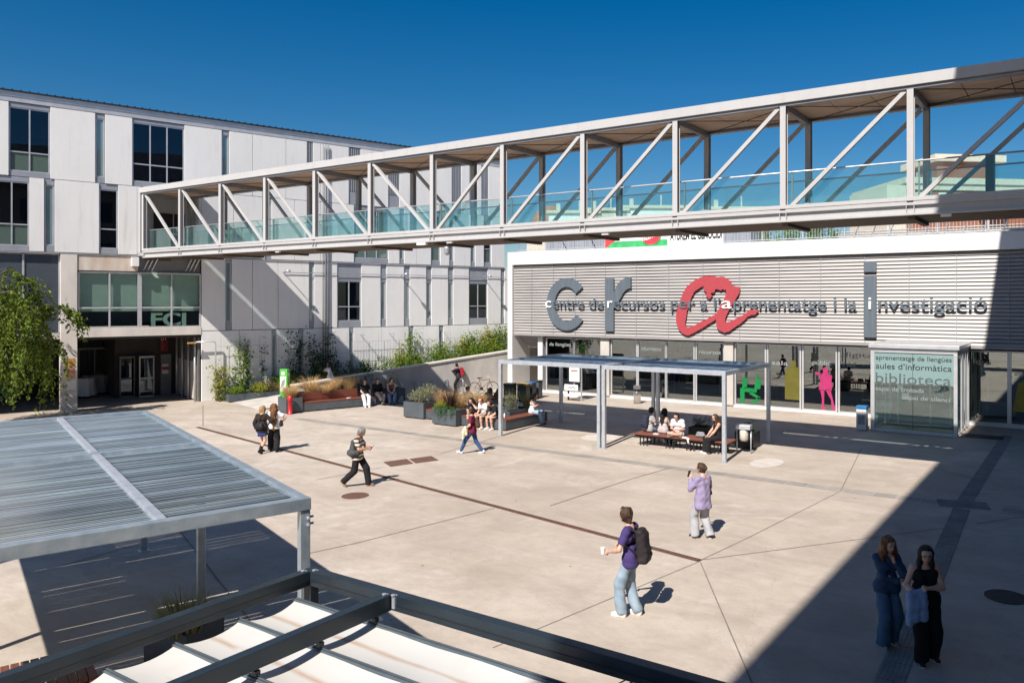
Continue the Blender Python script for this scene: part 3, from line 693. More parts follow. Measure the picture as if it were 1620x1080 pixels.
mb.build('ceiling_board', SOFF, br)
for i in range(NB+1): MB().box(BAY*i-.06, BAY*i+.06, .2, W_-.2, 3.08, 3.258).build('roof_crossbeam', BRIDGED, br)
mb = MB()
for i in range(NB):
    mb.tube([(BAY*i+.1, .25, 3.2), (BAY*(i+1)-.1, W_-.25, 3.2)], .012, 6)
    mb.tube([(BAY*i+.1, W_-.25, 3.17), (BAY*(i+1)-.1, .25, 3.17)], .012, 6)
mb.build('bracing_rod', BLACKM, br)
for y in (0, W_-.2):
    for i in range(NB+1):
        mb = MB(); x = BAY*i; mb.box(x-.08, x+.08, y+.0, y+.025, .30, 3.165); mb.box(x-.08, x+.08, y+.175, y+.2, .30, 3.165); mb.box(x-.012, x+.012, y+.025, y+.175, .30, 3.165)
        mb.box(x-.1, x-.085, y-.004, y+.2, -.01, .27); mb.box(x+.085, x+.1, y-.004, y+.2, -.01, .27)
        mb.build('post', BRIDGE, br)
    for i in range(NB):
        mb = MB(); a, b = BAY*i, BAY*(i+1)
        p, q = ((a+.14, y+.1, 3.14), (b-.14, y+.1, .34)) if i < 6 else ((a+.14, y+.1, .34), (b-.14, y+.1, 3.14))
        mb.bar(p, q, .105, .105); mb.build('diagonal', BRIDGE, br)
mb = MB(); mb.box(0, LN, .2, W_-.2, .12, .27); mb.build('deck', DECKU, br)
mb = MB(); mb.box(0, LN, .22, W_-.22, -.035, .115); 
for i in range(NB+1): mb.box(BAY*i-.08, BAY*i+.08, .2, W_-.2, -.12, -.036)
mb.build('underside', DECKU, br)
for y in (.32, W_-.36):
    for i in range(NB):
        a, b = BAY*i+.06, BAY*(i+1)-.06
        g = MB(); g.box(a, b, y, y+.016, .46, 1.36); g = g.build('balustrade_pane', GLASS_RAIL, br)
    mb = MB(); mb.tube([(0, y+.008, 1.39), (LN, y+.008, 1.39)], .022, 8); mb.build('handrail', ALU, br, smooth=True)
    mb = MB()
    for i in range(NB+1): mb.box(BAY*i+.13, BAY*i+.17, y+.02, y+.06, .3, 1.38)
    mb.build('rail_post', ALU, br)
for i in (3, 6, 8, 11): MB().box(BAY*i+.7, BAY*i+.95, .05, .15, -.10, -.03).build('under_light', PANEL, br)
mb = MB(); mb.box(BAY*6-.75, BAY*6-.30, .0, .14, -.12, -.025); mb.build('junction_box', PANEL, br)
mb = MB(); mb.tube([(0,0,0), (0,0,-.1)], .03, 8); mb.lathe([(.02,-.40),(.09,-.36),(.115,-.28),(.11,-.2),(.12,-.18),(.12,-.1),(.05,-.08)], n=16); mb.build('security_camera', GREYM, br, smooth=True).location = (BAY*6+.55, .25, -.12)
MB().box(BAY*11+1.55, BAY*11+1.75, W_-.9, W_-.55, .3, 1.62).build('bin_cabinet', NAVY, br)
# ------------------------------------------------------------------ the other wing that the footbridge runs into: unseen, with an overhang added and dark walls set close to shade the plaza
nb = thing('neighbouring_wing', (4.2, -6, 0), 0, 'unseen dark wing with an added overhang shading the near right of the plaza', 'building')
MB().box(0, 30, -30, 33.5, 0, 16).build('wall', GREYD, nb)
MB().box(-5.91, 30, -14, 36.2, 16.0, 19.2).build('shade_overhang', GREYD, nb)
mb = MB()
for i in range(12):
    for z_ in (1.2, 5, 9, 13): mb.box(-.03, .03, -27+i*5, -24.5+i*5, z_, z_+2)
mb.build('window_band', GLASS_DARK, nb)
# ------------------------------------------------------------------ library building (world axes; front at Y = 36.8)
LX, LY = -29.1, 36.8
lib = thing('library_building', (LX, LY, 0), 0, 'white library block with a grey louvre front carrying big sign letters and glazed ground floor', 'building')
XR = 34.
mb = MB(); mb.box(.162, XR, -.24, .7, 7.45, 8.16); mb.box(.162, XR, -.245, .45, 8.161, 8.20); mb.build('parapet', WHITE, lib, bevel=.012)
MB().box(.3, XR, .7, 14, 7.7, 8.0).build('roof', CONC, lib)
mb = MB(); mb.box(-.18, .16, -.24, 1.5, 0, 8.20); mb.build('pillar', WHITE, lib, bevel=.012)
mb = MB(); nS = 25; z0, z1 = 3.40, 7.42; dz = (z1-z0)/nS
for i in range(nS):
    z_ = z0+i*dz
    mb.add([(.17,-.085,z_+.010),(XR,-.085,z_+.010),(XR,-.03,z_+dz*.84),(.17,-.03,z_+dz*.84),(.17,-.035,z_),(XR,-.035,z_),(XR,.02,z_+dz*.86),(.17,.02,z_+dz*.86)], [(0,1,2,3),(1,0,4,5),(3,2,6,7)])
mb.build('louvre_screen', LOUV, lib)
JX = [-27.62,-26.08,-24.54,-22.57,-20.62,-18.67,-16.72,-14.73,-12.71,-10.71,-8.69,-6.8,-4.88,-2.91,-1.,.95,2.9]
mb = MB()
for x in JX: mb.box(x-LX-.012, x-LX+.012, -.094, -.03, 3.4, 7.42)
mb.build('louvre_joint', GREYM, lib)
MB().box(.165, XR, .035, .25, 3.40, 7.44).build('louvre_backing', LOUVD, lib)
mb = MB(); mb.box(.17, XR, -.06, .30, 3.28, 3.395); mb.box(.17, XR, -.07, -.06, 3.30, 3.40); mb.build('lintel', LOUV, lib)
# left corner bay: sloping corrugated soffit, passage with posters beyond, pier
mb = MB()
for i in range(14):
    a, b = .2+i*.115, .2+(i+1)*.115; m_ = (a+b)/2
    for p, q, e, f in ((a, m_, 0, .03), (m_, b, .03, 0)): mb.quad((p+.0, .02, 3.36+e), (q, .02, 3.36+f), (q+.25, 1.2, 2.55+f), (p+.25, 1.2, 2.55+e))
mb.build('soffit', GREYD, lib)
mb = MB(); mb.box(.2, 2.0, 1.22, 1.5, 2.5, 3.4); mb.box(1.66, 1.99, .29, .9, 0, 3.27); mb.build('pier', PANEL, lib)
MB().box(.2, 2.2, 5.6, 5.9, 0, 3.4).build('passage_wall', PALEC, lib)
# glazing
PANES = [(-26.79,-24.89),(-24.84,-23.06),(-22.36,-20.77),(-20.68,-19.03),(-18.96,-17.38),(-17.24,-15.73),(-15.09,-13.53),(-13.40,-11.79),(-11.65,-10.08),(-9.94,-8.0),(-4.60,-2.95),(-2.85,-1.2),(-1.1,.55),(.65,2.3)]
GY = .29
for i, (a, b) in enumerate(PANES):
    f = MB(); a -= LX; b -= LX
    f.box(a-.05, a+.03, GY-.03, GY+.07, .10, 3.20); f.box(b-.03, b+.05, GY-.03, GY+.07, .10, 3.20); f.box(a+.03, b-.03, GY-.028, GY+.068, 3.14, 3.20); f.box(a+.03, b-.03, GY-.03, GY+.07, .10, .17)
    fo = f.build('window', ALU, lib); MB().box(a+.03, b-.03, GY+.01, GY+.022, .17, 3.14).build('pane', GLASS_LIB, fo)
mb = MB(); mb.box(1.99, XR, GY-.06, GY+.12, 0, .098); mb.build('sill', WHITE, lib)
MB().box(-23.0-LX, -22.44-LX, .12, .6, .1, 3.27).build('column', CONC, lib); MB().box(-15.65-LX, -15.16-LX, .12, .6, .1, 3.27).build('column', CONC, lib)  # grey instead of white: the shade on these piers is put into the colour
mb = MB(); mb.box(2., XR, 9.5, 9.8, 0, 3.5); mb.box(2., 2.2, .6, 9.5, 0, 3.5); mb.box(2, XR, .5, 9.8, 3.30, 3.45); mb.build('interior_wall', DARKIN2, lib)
mb = MB(); mb.box(2., XR, GY+.12, 9.6, .0, .06); mb.build('interior_floor', mat('interior_floor', (.10,.09,.08), .35, var=.1), lib)
mb = MB()
for x, y, w_, h_ in ((4.2,4,1.6,1.5),(7.5,5,2.4,1.1),(10.5,6,1.5,1.9),(12.4,3.5,2.6,1.05),(15.5,6,2.,2.1),(18,4,1.4,1.2),(26,5,3,1.6),(29,4,2,1.1)):
    MB().box(x, x+w_, y, y+.5, .06, h_).build('interior_shelf', mat('dim_furniture', (.22,.19,.16), .6, var=.3, scale=2), lib)
for x in (3.2, 6.4, 9.6, 13., 16.4, 19.6, 25., 28.): mb = MB(); mb.tube([(x, 3.2, 0), (x, 3.2, 3.3)], .14, 12); mb.build('interior_column', PANEL, lib, smooth=True)
mb = MB()
for x in (8.6, 9.9, 11.4, 12.6): mb.box(x-.05, x+.05, 1.6, 1.68, .06, 2.5)
mb.box(8.6, 12.6, 1.6, 1.68, 2.45, 2.55); mb.build('inner_door_frame', ALU, lib)
MB().box(8.65, 12.55, 1.62, 1.65, .1, 2.45).build('inner_glass', glass('inner_glass', (.45,.7,.62), .08, .8, .0, body=(.25,.40,.36), bodyf=.25), lib)
mb = MB()
for i in range(18): mb.box(3+i*1.6, 3.9+i*1.6, 2+(i % 3)*2.2, 2.15+(i % 3)*2.2, 3.2, 3.27)
em = bpy.data.materials.new('ceiling_lamp'); em.use_nodes = True; em.node_tree.nodes['Principled BSDF'].inputs['Emission Color'].default_value = (1,.93,.82,1); em.node_tree.nodes['Principled BSDF'].inputs['Emission Strength'].default_value = 1.6
mb.build('ceiling_lamp', em, lib)
# film silhouettes on the panes
def sil(name, m, polys, x0, z0, s):
    mb = MB()
    for p in polys: mb.prism([(x*s+x0-LX, z*s+z0) for x, z in p], GY-.004, GY+.006)
    mb.build(name, m, lib)
GRNF = mat('green_film', (.004,.20,.05), .35, var=.05); PNKF = mat('pink_film', (.42,.035,.14), .35, var=.05); YELF = mat('yellow_film', (.13,.115,.02), .4, var=.06)
sil('green_film_figure', GRNF, [[(0,0),(.30,0),(.30,.95),(0,.95)],[(.30,.72),(1.1,.72),(1.15,.95),(.30,1.0)],[(.62,.0),(.95,.0),(1.35,.30),(1.25,.45)],[(.6,.62),(1.28,.28),(1.36,.42),(.75,.78)],[(.95,.95),(1.35,.95),(1.40,1.5),(1.15,1.62),(1.02,1.4)],[(1.05,1.62),(1.22,1.6),(1.25,1.86),(1.10,1.9)],[(.12,.95),(.45,.95),(.5,1.6),(.2,1.65)]], -14.85, .22, .78)
sil('pink_film_figure', PNKF, [[(.18,0),(.42,0),(.40,.12),(.32,.16),(.34,1.0),(.12,1.0),(.22,.5)],[(.72,0),(1.08,0),(1.0,.12),(.86,.18),(.66,1.0),(.40,1.0),(.68,.5)],[(.05,.98),(.70,.98),(.76,1.2),(.70,1.45),(.74,1.72),(.55,1.86),(.25,1.86),(.12,1.75),(.12,1.45)],[(.28,1.86),(.52,1.86),(.54,2.1),(.40,2.18),(.27,2.1)],[(-.12,1.78),(.14,1.7),(.14,1.86),(-.12,1.92)]], -10.95, .2, .92)
sil('yellow_film_figure', YELF, [[(0,0),(.95,0),(.98,1.6),(.75,1.75),(.2,1.75),(.0,1.5)],[(.32,1.75),(.6,1.75),(.62,2.05),(.46,2.12),(.30,2.05)]], -12.55, .55, .9)
sil('yellow_film_figure', mat('bright_yellow_film', (.36,.25,.01), .4), [[(0,0),(.7,0),(.7,1.1),(.5,1.3),(.2,1.2)]], -2.78, .7, 1.)
FILM = mat('black_window_letter', (.03,.032,.035), .4, var=.02); FILMG = mat('grey_window_letter', (.33,.37,.365), .5, var=.02)
for body, x, z_, wd in (('digital', -9.85, 2.72, 1.55), ('treball', -9.8, 2.28, .62), ('públic', -11.2, 2.30, .85), ('de llengües', -26.6, 2.72, 1.5), ('informàtica', -20.5, 2.66, 1.2), ('recursos', -17.1, 2.6, 1.2), ('fons', -4.3, 2.62, .72), ('sala', -13.2, 2.2, .8), ('espai de', -2.7, 2.2, .9)):
    text_mesh('window_letters', body, .3, .006, FILM if body in ('digital', 'treball', 'fons') else FILMG, lib, (x-LX, GY-.002, z_), width=wd)
# entrance box
vs = thing('entrance_box', (-7.66, 33.3, 0), 0, 'projecting glass entrance box with white frame and library words on its front pane', 'glass porch')
VW = 3.27; VDp = 3.72
mb = MB(); mb.box(0, VW, 0, .16, 0, .13); mb.box(0, VW, 0, .16, 3.22, 3.37); mb.box(0, .16, .002, .158, .13, 3.22); mb.box(VW-.14, VW, .002, .158, .13, 3.22)
for x in (0, VW-.12): mb.box(x, x+.12, VDp-.3, VDp-.15, 0, 3.3); mb.box(x+.01, x+.11, .16, VDp-.3, 3.2, 3.33); mb.box(x+.01, x+.11, .16, VDp-.3, 0, .08)
mb.build('frame', ALU, vs, bevel=.008)
mb = MB(); mb.box(-.06, VW+.08, -.10, VDp-.28, 3.40, 3.56); mb.box(-.03, VW+.05, -.05, VDp-.3, 3.372, 3.40); mb.build('roof', ALU, vs, bevel=.01)
MB().box(.16, VW-.14, .05, .062, .13, 3.22).build('front_pane', GLASS_VEST, vs)
MB().box(.16, VW-.14, .040, .046, 1.98, 3.22).build('reflection_sheet', glass('reflection_sheet', (.8,.9,.9), .05, .5, .15, body=(.40,.60,.60), bodyf=.5), vs)  # pale teal sheet added to stand in for a bright reflection on the pane
MB().box(1.62, 1.635, .034, .066, .13, 3.22).build('pane_joint', BLKP, vs)
for x in (.05, VW-.06): MB().box(x, x+.012, .17, VDp-.32, .1, 3.18).build('side_pane', GLASS_VEST, vs)
mb = MB()
for v_ in (.9, 1.9, 2.6): mb.box(VW+.0, VW+.05, v_, v_+.05, .1, 3.18)
mb.tube([(VW+.09, 1.3, .9), (VW+.09, 1.3, 1.9)], .02, 8); mb.build('side_door_frame', ALU, vs)
mb = MB(); mb.box(1.9, 2.75, 2.2, 2.26, .05, .12); mb.box(1.9, 1.96, 2.2, 2.26, .12, 2.6); mb.box(2.69, 2.75, 2.2, 2.26, .12, 2.6); mb.box(1.9, 2.75, 2.2, 2.26, 2.6, 2.68); mb.box(.2, .27, 1.6, 1.66, .05, 2.4); mb.box(.62, .68, 2.1, 2.16, .05, 2.4)
mb.build('inner_door_frame', ALU, vs)
mb = MB(); mb.box(2.2, 2.45, 2.19, 2.195, 1.25, 1.65); mb.box(1.2, 1.48, .075, .08, 1.35, 1.6); mb.box(1.05, 1.25, .075, .08, 1.75, 1.95); mb.build('paper_notice', PAPER, vs)
for body, x, z_, wd, sz, m_ in (('aprenentatge de llengües', .20, 2.92, 2.86, .26, FILM), ('aules d’informàtica', .20, 2.55, 2.86, .34, FILM), ('biblioteca', .20, 1.98, 2.84, .60, mat('grey_film_letter', (.10,.12,.125), .5)), ('espai de trobada', .20, 1.66, 1.85, .24, FILMG), ('espai de silenci', 1.25, 1.36, 1.75, .24, FILMG)):
    split_words(text_mesh('window_letters', body, sz, .006, m_, vs, (x, .032, z_), width=wd), sz*.22, 'window_letters', vs)
# sign letters on the louvres
ly0, ly1 = -.20, -.11
def ring_c(cx, cz, rx, rz, th, a0, a1, n=40):
    o = [(cx+rx*math.cos(a0+(a1-a0)*i/n), cz+rz*math.sin(a0+(a1-a0)*i/n)) for i in range(n+1)]
    i_ = [(cx+(rx-th)*math.cos(a0+(a1-a0)*i/n), cz+(rz-th*.92)*math.sin(a0+(a1-a0)*i/n)) for i in range(n+1)]
    return o, i_
def band(mb, o, i_, y0, y1):
    for k in range(len(o)-1): mb.prism([o[k], o[k+1], i_[k+1], i_[k]], y0, y1)
def clean(o):   # weld the band into one letter
    import bmesh
    b = bmesh.new(); b.from_mesh(o.data); bmesh.ops.remove_doubles(b, verts=b.verts, dist=.0008)
    seen = {}
    for f in list(b.faces): seen.setdefault(frozenset(v.index for v in f.verts), []).append(f)
    bmesh.ops.delete(b, geom=[f for fs in seen.values() if len(fs) > 1 for f in fs], context='FACES_ONLY'); b.to_mesh(o.data); b.free()
mb = MB(); o, i_ = ring_c(-25.08-LX, 5.14, 1.37, 1.49, .56, rad(38), rad(322)); band(mb, o, i_, ly0, ly1); q = mb.build('sign_letter', SIGNB, lib); clean(q); q['label'] = 'big blue-grey letter c'
mb = MB(); X0 = -22.51-LX; mb.prism([(X0,3.66),(X0+.55,3.66),(X0+.55,6.55),(X0,6.55)], ly0, ly1)
oo, ii = [], []
for k in range(13):
    f = k/12; a = rad(180-88*f); oo.append((X0+1.62+1.12*math.cos(a)*1.0-.0, 5.35+1.27*math.sin(a))); ii.append((X0+1.66+1.06*math.cos(a)*.62, 5.28+.72*math.sin(a)))
oo = [(X0+.553, 5.75)]+[p for p in oo if p[0] > X0+.57]+[(X0+1.62, 6.62)]; ii = [(X0+.553, 4.9)]+ii[-(len(oo)-2):]+[(X0+1.62, 5.98)]
n_ = min(len(oo), len(ii)); band(mb, oo[:n_], ii[:n_], ly0, ly1); q = mb.build('sign_letter', SIGNB, lib); clean(q); q['label'] = 'big blue-grey letter r'
mb = MB(); mb.box(-8.72-LX, -8.17-LX, ly0, ly1, 6.62, 7.11); mb.box(-8.72-LX, -8.17-LX, ly0, ly1, 3.66, 6.44); q = mb.build('sign_letter', SIGNB, lib, bevel=.008); q['label'] = 'tall blue-grey letter i with square dot'
def afromzoom(pts): # outline read off a 4.5x view of the photograph, turned into metres on the louvre plane
    r = []
    for x, y in pts:
        d = FWD+RGT*((860+x/4.5)-CXP)/FPX; k = (LY-.155)/d[1]; r.append((d[0]*k-LX, CAM_H-((420+y/4.5)-CYP)/FPX*k))
    return r
A_OUT = [(1000,186),(1022,152),(1060,116),(1100,92),(1150,75),(1200,73),(1240,82),(1275,78),(1300,88),(1330,110),(1342,140),(1370,150),(1392,150),(1400,170),(1392,205),(1372,235),(1352,262),(1332,300),(1312,340),(1296,375),(1292,408),(1330,398),(1380,372),(1420,352),(1452,332),(1470,312),(1500,318),(1524,308),(1528,330),(1505,350),(1478,352),(1450,368),(1425,395),(1385,425),(1350,448),(1318,470),(1292,478),(1262,466),(1240,450),(1230,425),(1232,398)]
A_IN = [(1228,382),(1180,415),(1130,445),(1080,475),(1040,495),(1012,494),(985,478),(962,450),(948,410),(945,360),(955,310),(972,255),(985,220)]
A_HOLE = [(1055,230),(1070,195),(1100,165),(1150,145),(1140,165),(1150,185),(1165,190),(1155,210),(1162,228),(1185,235),(1200,215),(1190,195),(1215,190),(1225,172),(1250,168),(1262,178),(1275,168),(1292,178),(1300,165),(1300,200),(1282,250),(1255,300),(1225,345),(1180,372),(1120,402),(1070,428),(1030,440),(1012,430),(1010,395),(1020,335),(1035,280)]
def jag(p, amp):
    r = []
    for k in range(len(p)):
        a, b = p[k], p[(k+1) % len(p)]; n = max(1, int(math.hypot(b[0]-a[0], b[1]-a[1])/9))
        for j in range(n): r.append((a[0]+(b[0]-a[0])*j/n+random.uniform(-amp, amp), a[1]+(b[1]-a[1])*j/n+random.uniform(-amp, amp)))
    return r
cu = bpy.data.curves.new('brush_a', 'CURVE'); cu.dimensions = '2D'; cu.fill_mode = 'BOTH'; cu.extrude = .045
for pts, am in ((A_OUT+A_IN, 2.0), (A_HOLE, 3.2)):
    P = afromzoom(jag(pts, am)); sp = cu.splines.new('POLY'); sp.points.add(len(P)-1); sp.use_cyclic_u = True
    for k, (x, z_) in enumerate(P): sp.points[k].co = (x, z_, 0, 1)
tmp = bpy.data.objects.new('brush_a', cu); COL.objects.link(tmp); bpy.context.view_layer.update()
me = bpy.data.meshes.new_from_object(tmp.evaluated_get(bpy.context.evaluated_depsgraph_get())); bpy.data.objects.remove(tmp)
me.materials.clear(); me.materials.append(SIGNR); q = link(me, 'sign_letter', lib); q.rotation_euler = (math.pi/2, 0, 0); q.location = (0, -.155, 0); q['label'] = 'big red brushed letter a'
# running line of small raised letters; the initials are white
line = [('c', 1), ('entre de ', 0), ('r', 1), ('ecursos per a l’', 0), ('a', 1), ('prenentatge i la ', 0), ('i', 1), ('nvestigació', 0)]
XPOS = [(-26.51,-26.10),(-26.04,-22.62),(-22.32,-22.0),(-21.98,-15.70),(-15.62,-15.08),(-15.0,-9.02),(-8.50,-8.38),(-8.08,-3.68)]
for (s_, wh), (xa, xb) in zip(line, XPOS):
    q = text_mesh('sign_lettering', s_.rstrip(), .80, .05, SIGNW if wh else SIGNB, lib, (xa-LX, -.236 if wh else -.228, 4.95), width=xb-xa, bold=.005); split_words(q, .17, 'sign_lettering', lib)
# ------------------------------------------------------------------ terrace on the library roof
def railing(x0, x1, y, z, step, label, h=1.05, bar=.02):
    t = thing('terrace_railing', (x0, y, z), 0, label, 'railing', 'railings along the roof terrace'); L_ = x1-x0
    mb = MB(); mb.box(0, L_, -.03, .03, h-.05, h); mb.box(0, L_, -.025, .025, .10, .14); mb.build('top_rail', GALVP, t)
    mb = MB(); n = int(L_/step)
    for i in range(n+1): mb.box(i*step-bar/2, i*step+bar/2, -.01, .01, .14, h-.05)
    o = mb.build('baluster', GALVP, t); o['kind'] = 'stuff'
    mb = MB(); n = int(L_/2.0)
    for i in range(n+1): mb.box(i*2.-.03, i*2.+.03, .03, .07, 0, h-.06)
    mb.build('post', GALVP, t); return t
railing(-28.9, -22.9, 37.1, 8.2, .13, 'grey bar railing on the white parapet left of the protest banner')
railing(-15.7, 3.0, 37.1, 8.2, .14, 'long white bar railing on the parapet right of the protest banner')
mb = MB(); mb.box(-22.8, -15.75, 37.06, 37.085, 8.22, 9.35); o = mb.build('protest_banner', mat('white_banner', (.80,.80,.80), .7, var=.02))
tag(o, 'white protest banner with flag colours and bold black words on the terrace railing', 'banner')
def bpart(name, polys, m): 
    b = MB()
    for k, p in enumerate(polys): b.prism(p, 37.05-.002*k, 37.058)
    return b.build(name, m, o)
bpart('red_triangle', [[(-22.78,8.24),(-22.72,8.24),(-21.9,8.79),(-22.78,9.33)]], mat('banner_red', (.60,.05,.06), .7))
bpart('green_stripe', [[(-22.70,8.24),(-18.9,8.24),(-18.9,8.58),(-22.2,8.58)]], mat('banner_green', (.04,.36,.12), .7)); bpart('black_stripe', [[(-22.2,9.0),(-18.9,9.0),(-18.9,9.33),(-22.70,9.33)]], BLKP)
b = MB(); cc = (-19.9, 8.78)
b.prism([(cc[0]+.62*math.cos(i*.2), cc[1]+.50*math.sin(i*.2)) for i in range(31)], 37.040, 37.046); b.build('badge_ring', mat('badge_green', (.04,.28,.1), .7), o)
b = MB(); b.prism([(cc[0]+.55*math.cos(i*.2), cc[1]+.44*math.sin(i*.2)) for i in range(31)], 37.032, 37.039); b.build('badge', mat('badge_red', (.58,.04,.06), .7), o)
q = text_mesh('badge_word', 'PALESTINA', .3, .004, PAPER, o, (-20.42, 37.028, 8.52), width=1.12, bold=.01); q.rotation_euler = (math.pi/2, -.28, 0)
text_mesh('banner_words', 'ATUREM EL GENOCIDI', .66, .006, BLKP, o, (-18.75, 37.05, 8.52), width=2.95, bold=.022)
t = thing('terrace_pavilion', (-30, 41.5, 8.0), 0, 'low corrugated grey pavilion wall with a blue door behind the terrace railing', 'pavilion')
mb = MB(); 
for i in range(70): mb.box(i*.2, i*.2+.15, -.03, .0, 0, 1.55)
mb.box(0, 14, 0, 3, 0, 1.56); mb.build('wall', GREYM, t)
MB().box(4.7, 6.1, -.06, -.031, 0, 1.45).build('door', mat('blue_door', (.03,.20,.42), .5), t); mb = MB(); mb.box(6.25, 6.45, -.08, -.02, 0, 1.7); mb.box(8.6, 8.8, -.08, -.02, 0, 1.7); mb.build('post', WHITE, t)
mb = MB()
for i in range(5): mb.bar((1.2+i*2.2, -.2, 1.5), (2.1+i*2.2, -.2, 0), .04, .04)
mb.build('brace', BLACKM, t)
t = thing('terrace_roofing', (-10.6, 38.6, 8.0), 0, 'stacked grey roof plates and steel brackets behind the white railing', 'roof panels')
mb = MB()
for i in range(22): mb.bar((i*.8, .1, 0), (i*.8+.35, .1, .95), .08, .05)
mb.build('bracket', GREYD, t); mb = MB()
for i in range(5): mb.box(-.5, 18, .3+i*.5, .75+i*.5, .15+i*.17, .19+i*.17)
mb.build('roof_plate', CONC, t)
# ------------------------------------------------------------------ town beyond
def far(name, label, cat, loc, rz=0): return thing(name, loc, rz, label, cat)
BRICK = mat('orange_brick', (.34,.13,.065), .85, col2=(.27,.10,.055), scale=6); CREAM = mat('cream_render', (.66,.58,.47), .8, var=.04)
c = wp(1405, 300, 95); t = far('apartment_block', 'orange brick apartment block with cream bands seen through the footbridge at right', 'apartment block', (c.x, c.y, 0), YAW+.12)
mb = MB(); mb.box(2.3, 34, 0, 14, 0, 18.6); mb.build('wall', BRICK, t)
mb = MB()
for z_ in (15.2, 17.9, 12.2): mb.box(2.2, 34, -.2, 0, z_, z_+.8)
mb.box(-.2, 2.3, -.1, 10, 0, 18.4); mb.box(2.0, 34, -.4, 14, 18.6, 19.3); mb.build('cornice_band', CREAM, t)
t.scale = (1, 1, 1.055)
mb = MB(); mb.box(7.5, 15, 2, 9, 19.3, 21.6); mb.build('penthouse', BRICK, t); mb = MB(); mb.box(7.0, 16.5, 1.5, 10, 21.6, 22.4); mb.build('penthouse_roof', CREAM, t)
for i in range(5):
    f = MB().box(3.2+i*3.3, 4.8+i*3.3, -.06, -.0, 16.1, 17.6).build('window', WHITE if i % 2 else CREAM, t); MB().box(3.4+i*3.3, 4.6+i*3.3, -.08, -.061, 16.2, 17.5).build('shutter', CREAM, f)
mb = MB(); mb.box(11.5, 15, -1.2, -.2, 15.0, 15.9); mb.build('balcony', BRICK, t); mb = MB(); mb.box(12, 14, -.05, -.01, 16., 17.9); mb.build('balcony_opening', BLKP, t)
mb = MB(); mb.tube([(5,3,19.3),(5,3,21)], .12, 8); mb.tube([(5.4,3,19.3),(5.4,3,20.6)], .1, 8); mb.tube([(30,5,19),(30,5,21)], .05, 6); mb.build('chimney', ALU, t)
c = wp(833, 330, 120); t = far('domed_house', 'low house with an orange tiled dome roof behind the footbridge glass', 'house', (c.x, c.y, 0), YAW)
TILE = mat('roof_tile', (.42,.15,.07), .85, var=.15, scale=5)
mb = MB(); mb.box(0, 9, 0, 8, 0, 17.0); mb.build('wall', CREAM, t); mb = MB(); mb.lathe([(3.2,16.9),(3.0,18.2),(2.2,19.5),(1.0,20.2),(.1,20.4)], (3.6,3.5,0), 8); mb.build('roof', TILE, t)
for k, (px, wd, top, lab) in enumerate(((925, 6, 329, 'small white roof house with chimney seen under the footbridge rail'), (985, 9, 325, 'long white flat-roofed house seen under the footbridge rail'), (1120, 8, 327, 'wide pale flat-roofed house seen through the bridge glass'), (868, 7, 333, 'cream flat-roofed house right of the tiled dome'))):
    c = wp(px, top, 110); t = far('flat_roofed_house', lab, 'house', (c.x, c.y, 0), YAW); t['group'] = 'houses beyond the footbridge'
    z_ = c.z; mb = MB(); mb.box(0, wd, 0, 6, 0, z_-.4); mb.build('wall', WHITE if k else CREAM, t); MB().box(-.3, wd+.3, -.3, 6.3, z_-.4, z_).build('roof', CREAM, t)
    mb = MB(); mb.box(1, 1.6, 1, 1.6, z_, z_+1.1); mb.box(wd*.6, wd*.6+.2, 1, 1.2, z_, z_+1.6); mb.build('chimney', CONC, t)
# green behind the railing, small trees on the terrace
for (x, y, r, lab) in ((-13.5, 38.9, .75, 'dark green bush on the roof terrace just right of the protest banner'), (-12.3, 39.0, .65, 'small green bush on the terrace, right of the larger one'), (-11.3, 39.1, .5, 'lowest of the three bushes on the roof terrace')):
    t = thing('terrace_bush', (x, y, 8.0), 0, lab, 'bush', 'bushes on the roof terrace')
    p, d = blob_pts((0,0,.75*r/.6), (r*1.5, r, .75*r/.6), 900); leaf_mesh('foliage', p, d, .14, LEAF_VINE, t); MB().tube([(0,0,0),(0,0,.7)], .04, 6).build('stem', BARK, t)
# ------------------------------------------------------------------ big galvanised shade pergola, front left
PA = math.atan2(.305, -.952)
t = thing('shade_pergola', (-7.78, 6.02, 0), PA, 'large galvanised steel pergola with slatted grey roof in the left foreground', 'pergola')
PL, PW = 9.72, 4.57
mb = None
for x in (0, 4.80, PL-.12):
    mb = MB(); mb.box(x, x+.12, 0, PW, 2.84, 2.98); mb.build('main_beam', GALV, t, bevel=.006)
for y in (0, 1.50, 3.0, PW-.1):
    for a, b in ((.12, 4.80), (4.92, PL-.12)):
        mb = MB(); mb.box(a+.002, b-.002, y, y+.10, 2.86, 2.975); mb.build('cross_beam', GALV if y in (0,) else GALVP, t, bevel=.005)
rs = random.Random(5)
for y0, y1 in ((.10, 1.50), (1.60, 3.0), (3.1, PW-.1)):
    for xa, xb in ((.12, 4.80), (4.92, PL-.12)):
        mb = MB(); x = xa+.045
        while x < xb-.04:
            w2 = .0445; ti = .018+rs.uniform(-.005, .005)
            a, b = x-w2, x+w2
            mb.add([(a, y0+.004, 2.915+ti), (b, y0+.004, 2.915-ti), (b, y1-.004, 2.915-ti), (a, y1-.004, 2.915+ti), (a, y0+.004, 2.908+ti), (b, y0+.004, 2.908-ti), (b, y1-.004, 2.908-ti), (a, y1-.004, 2.908+ti)], [(0,1,2,3),(7,6,5,4),(0,4,5,1),(2,6,7,3),(1,5,6,2),(3,7,4,0)])
            x += .0745+(rs.uniform(.006, .016) if rs.random() < .10 else 0)
        mb.build('slat_panel', SLAT, t)
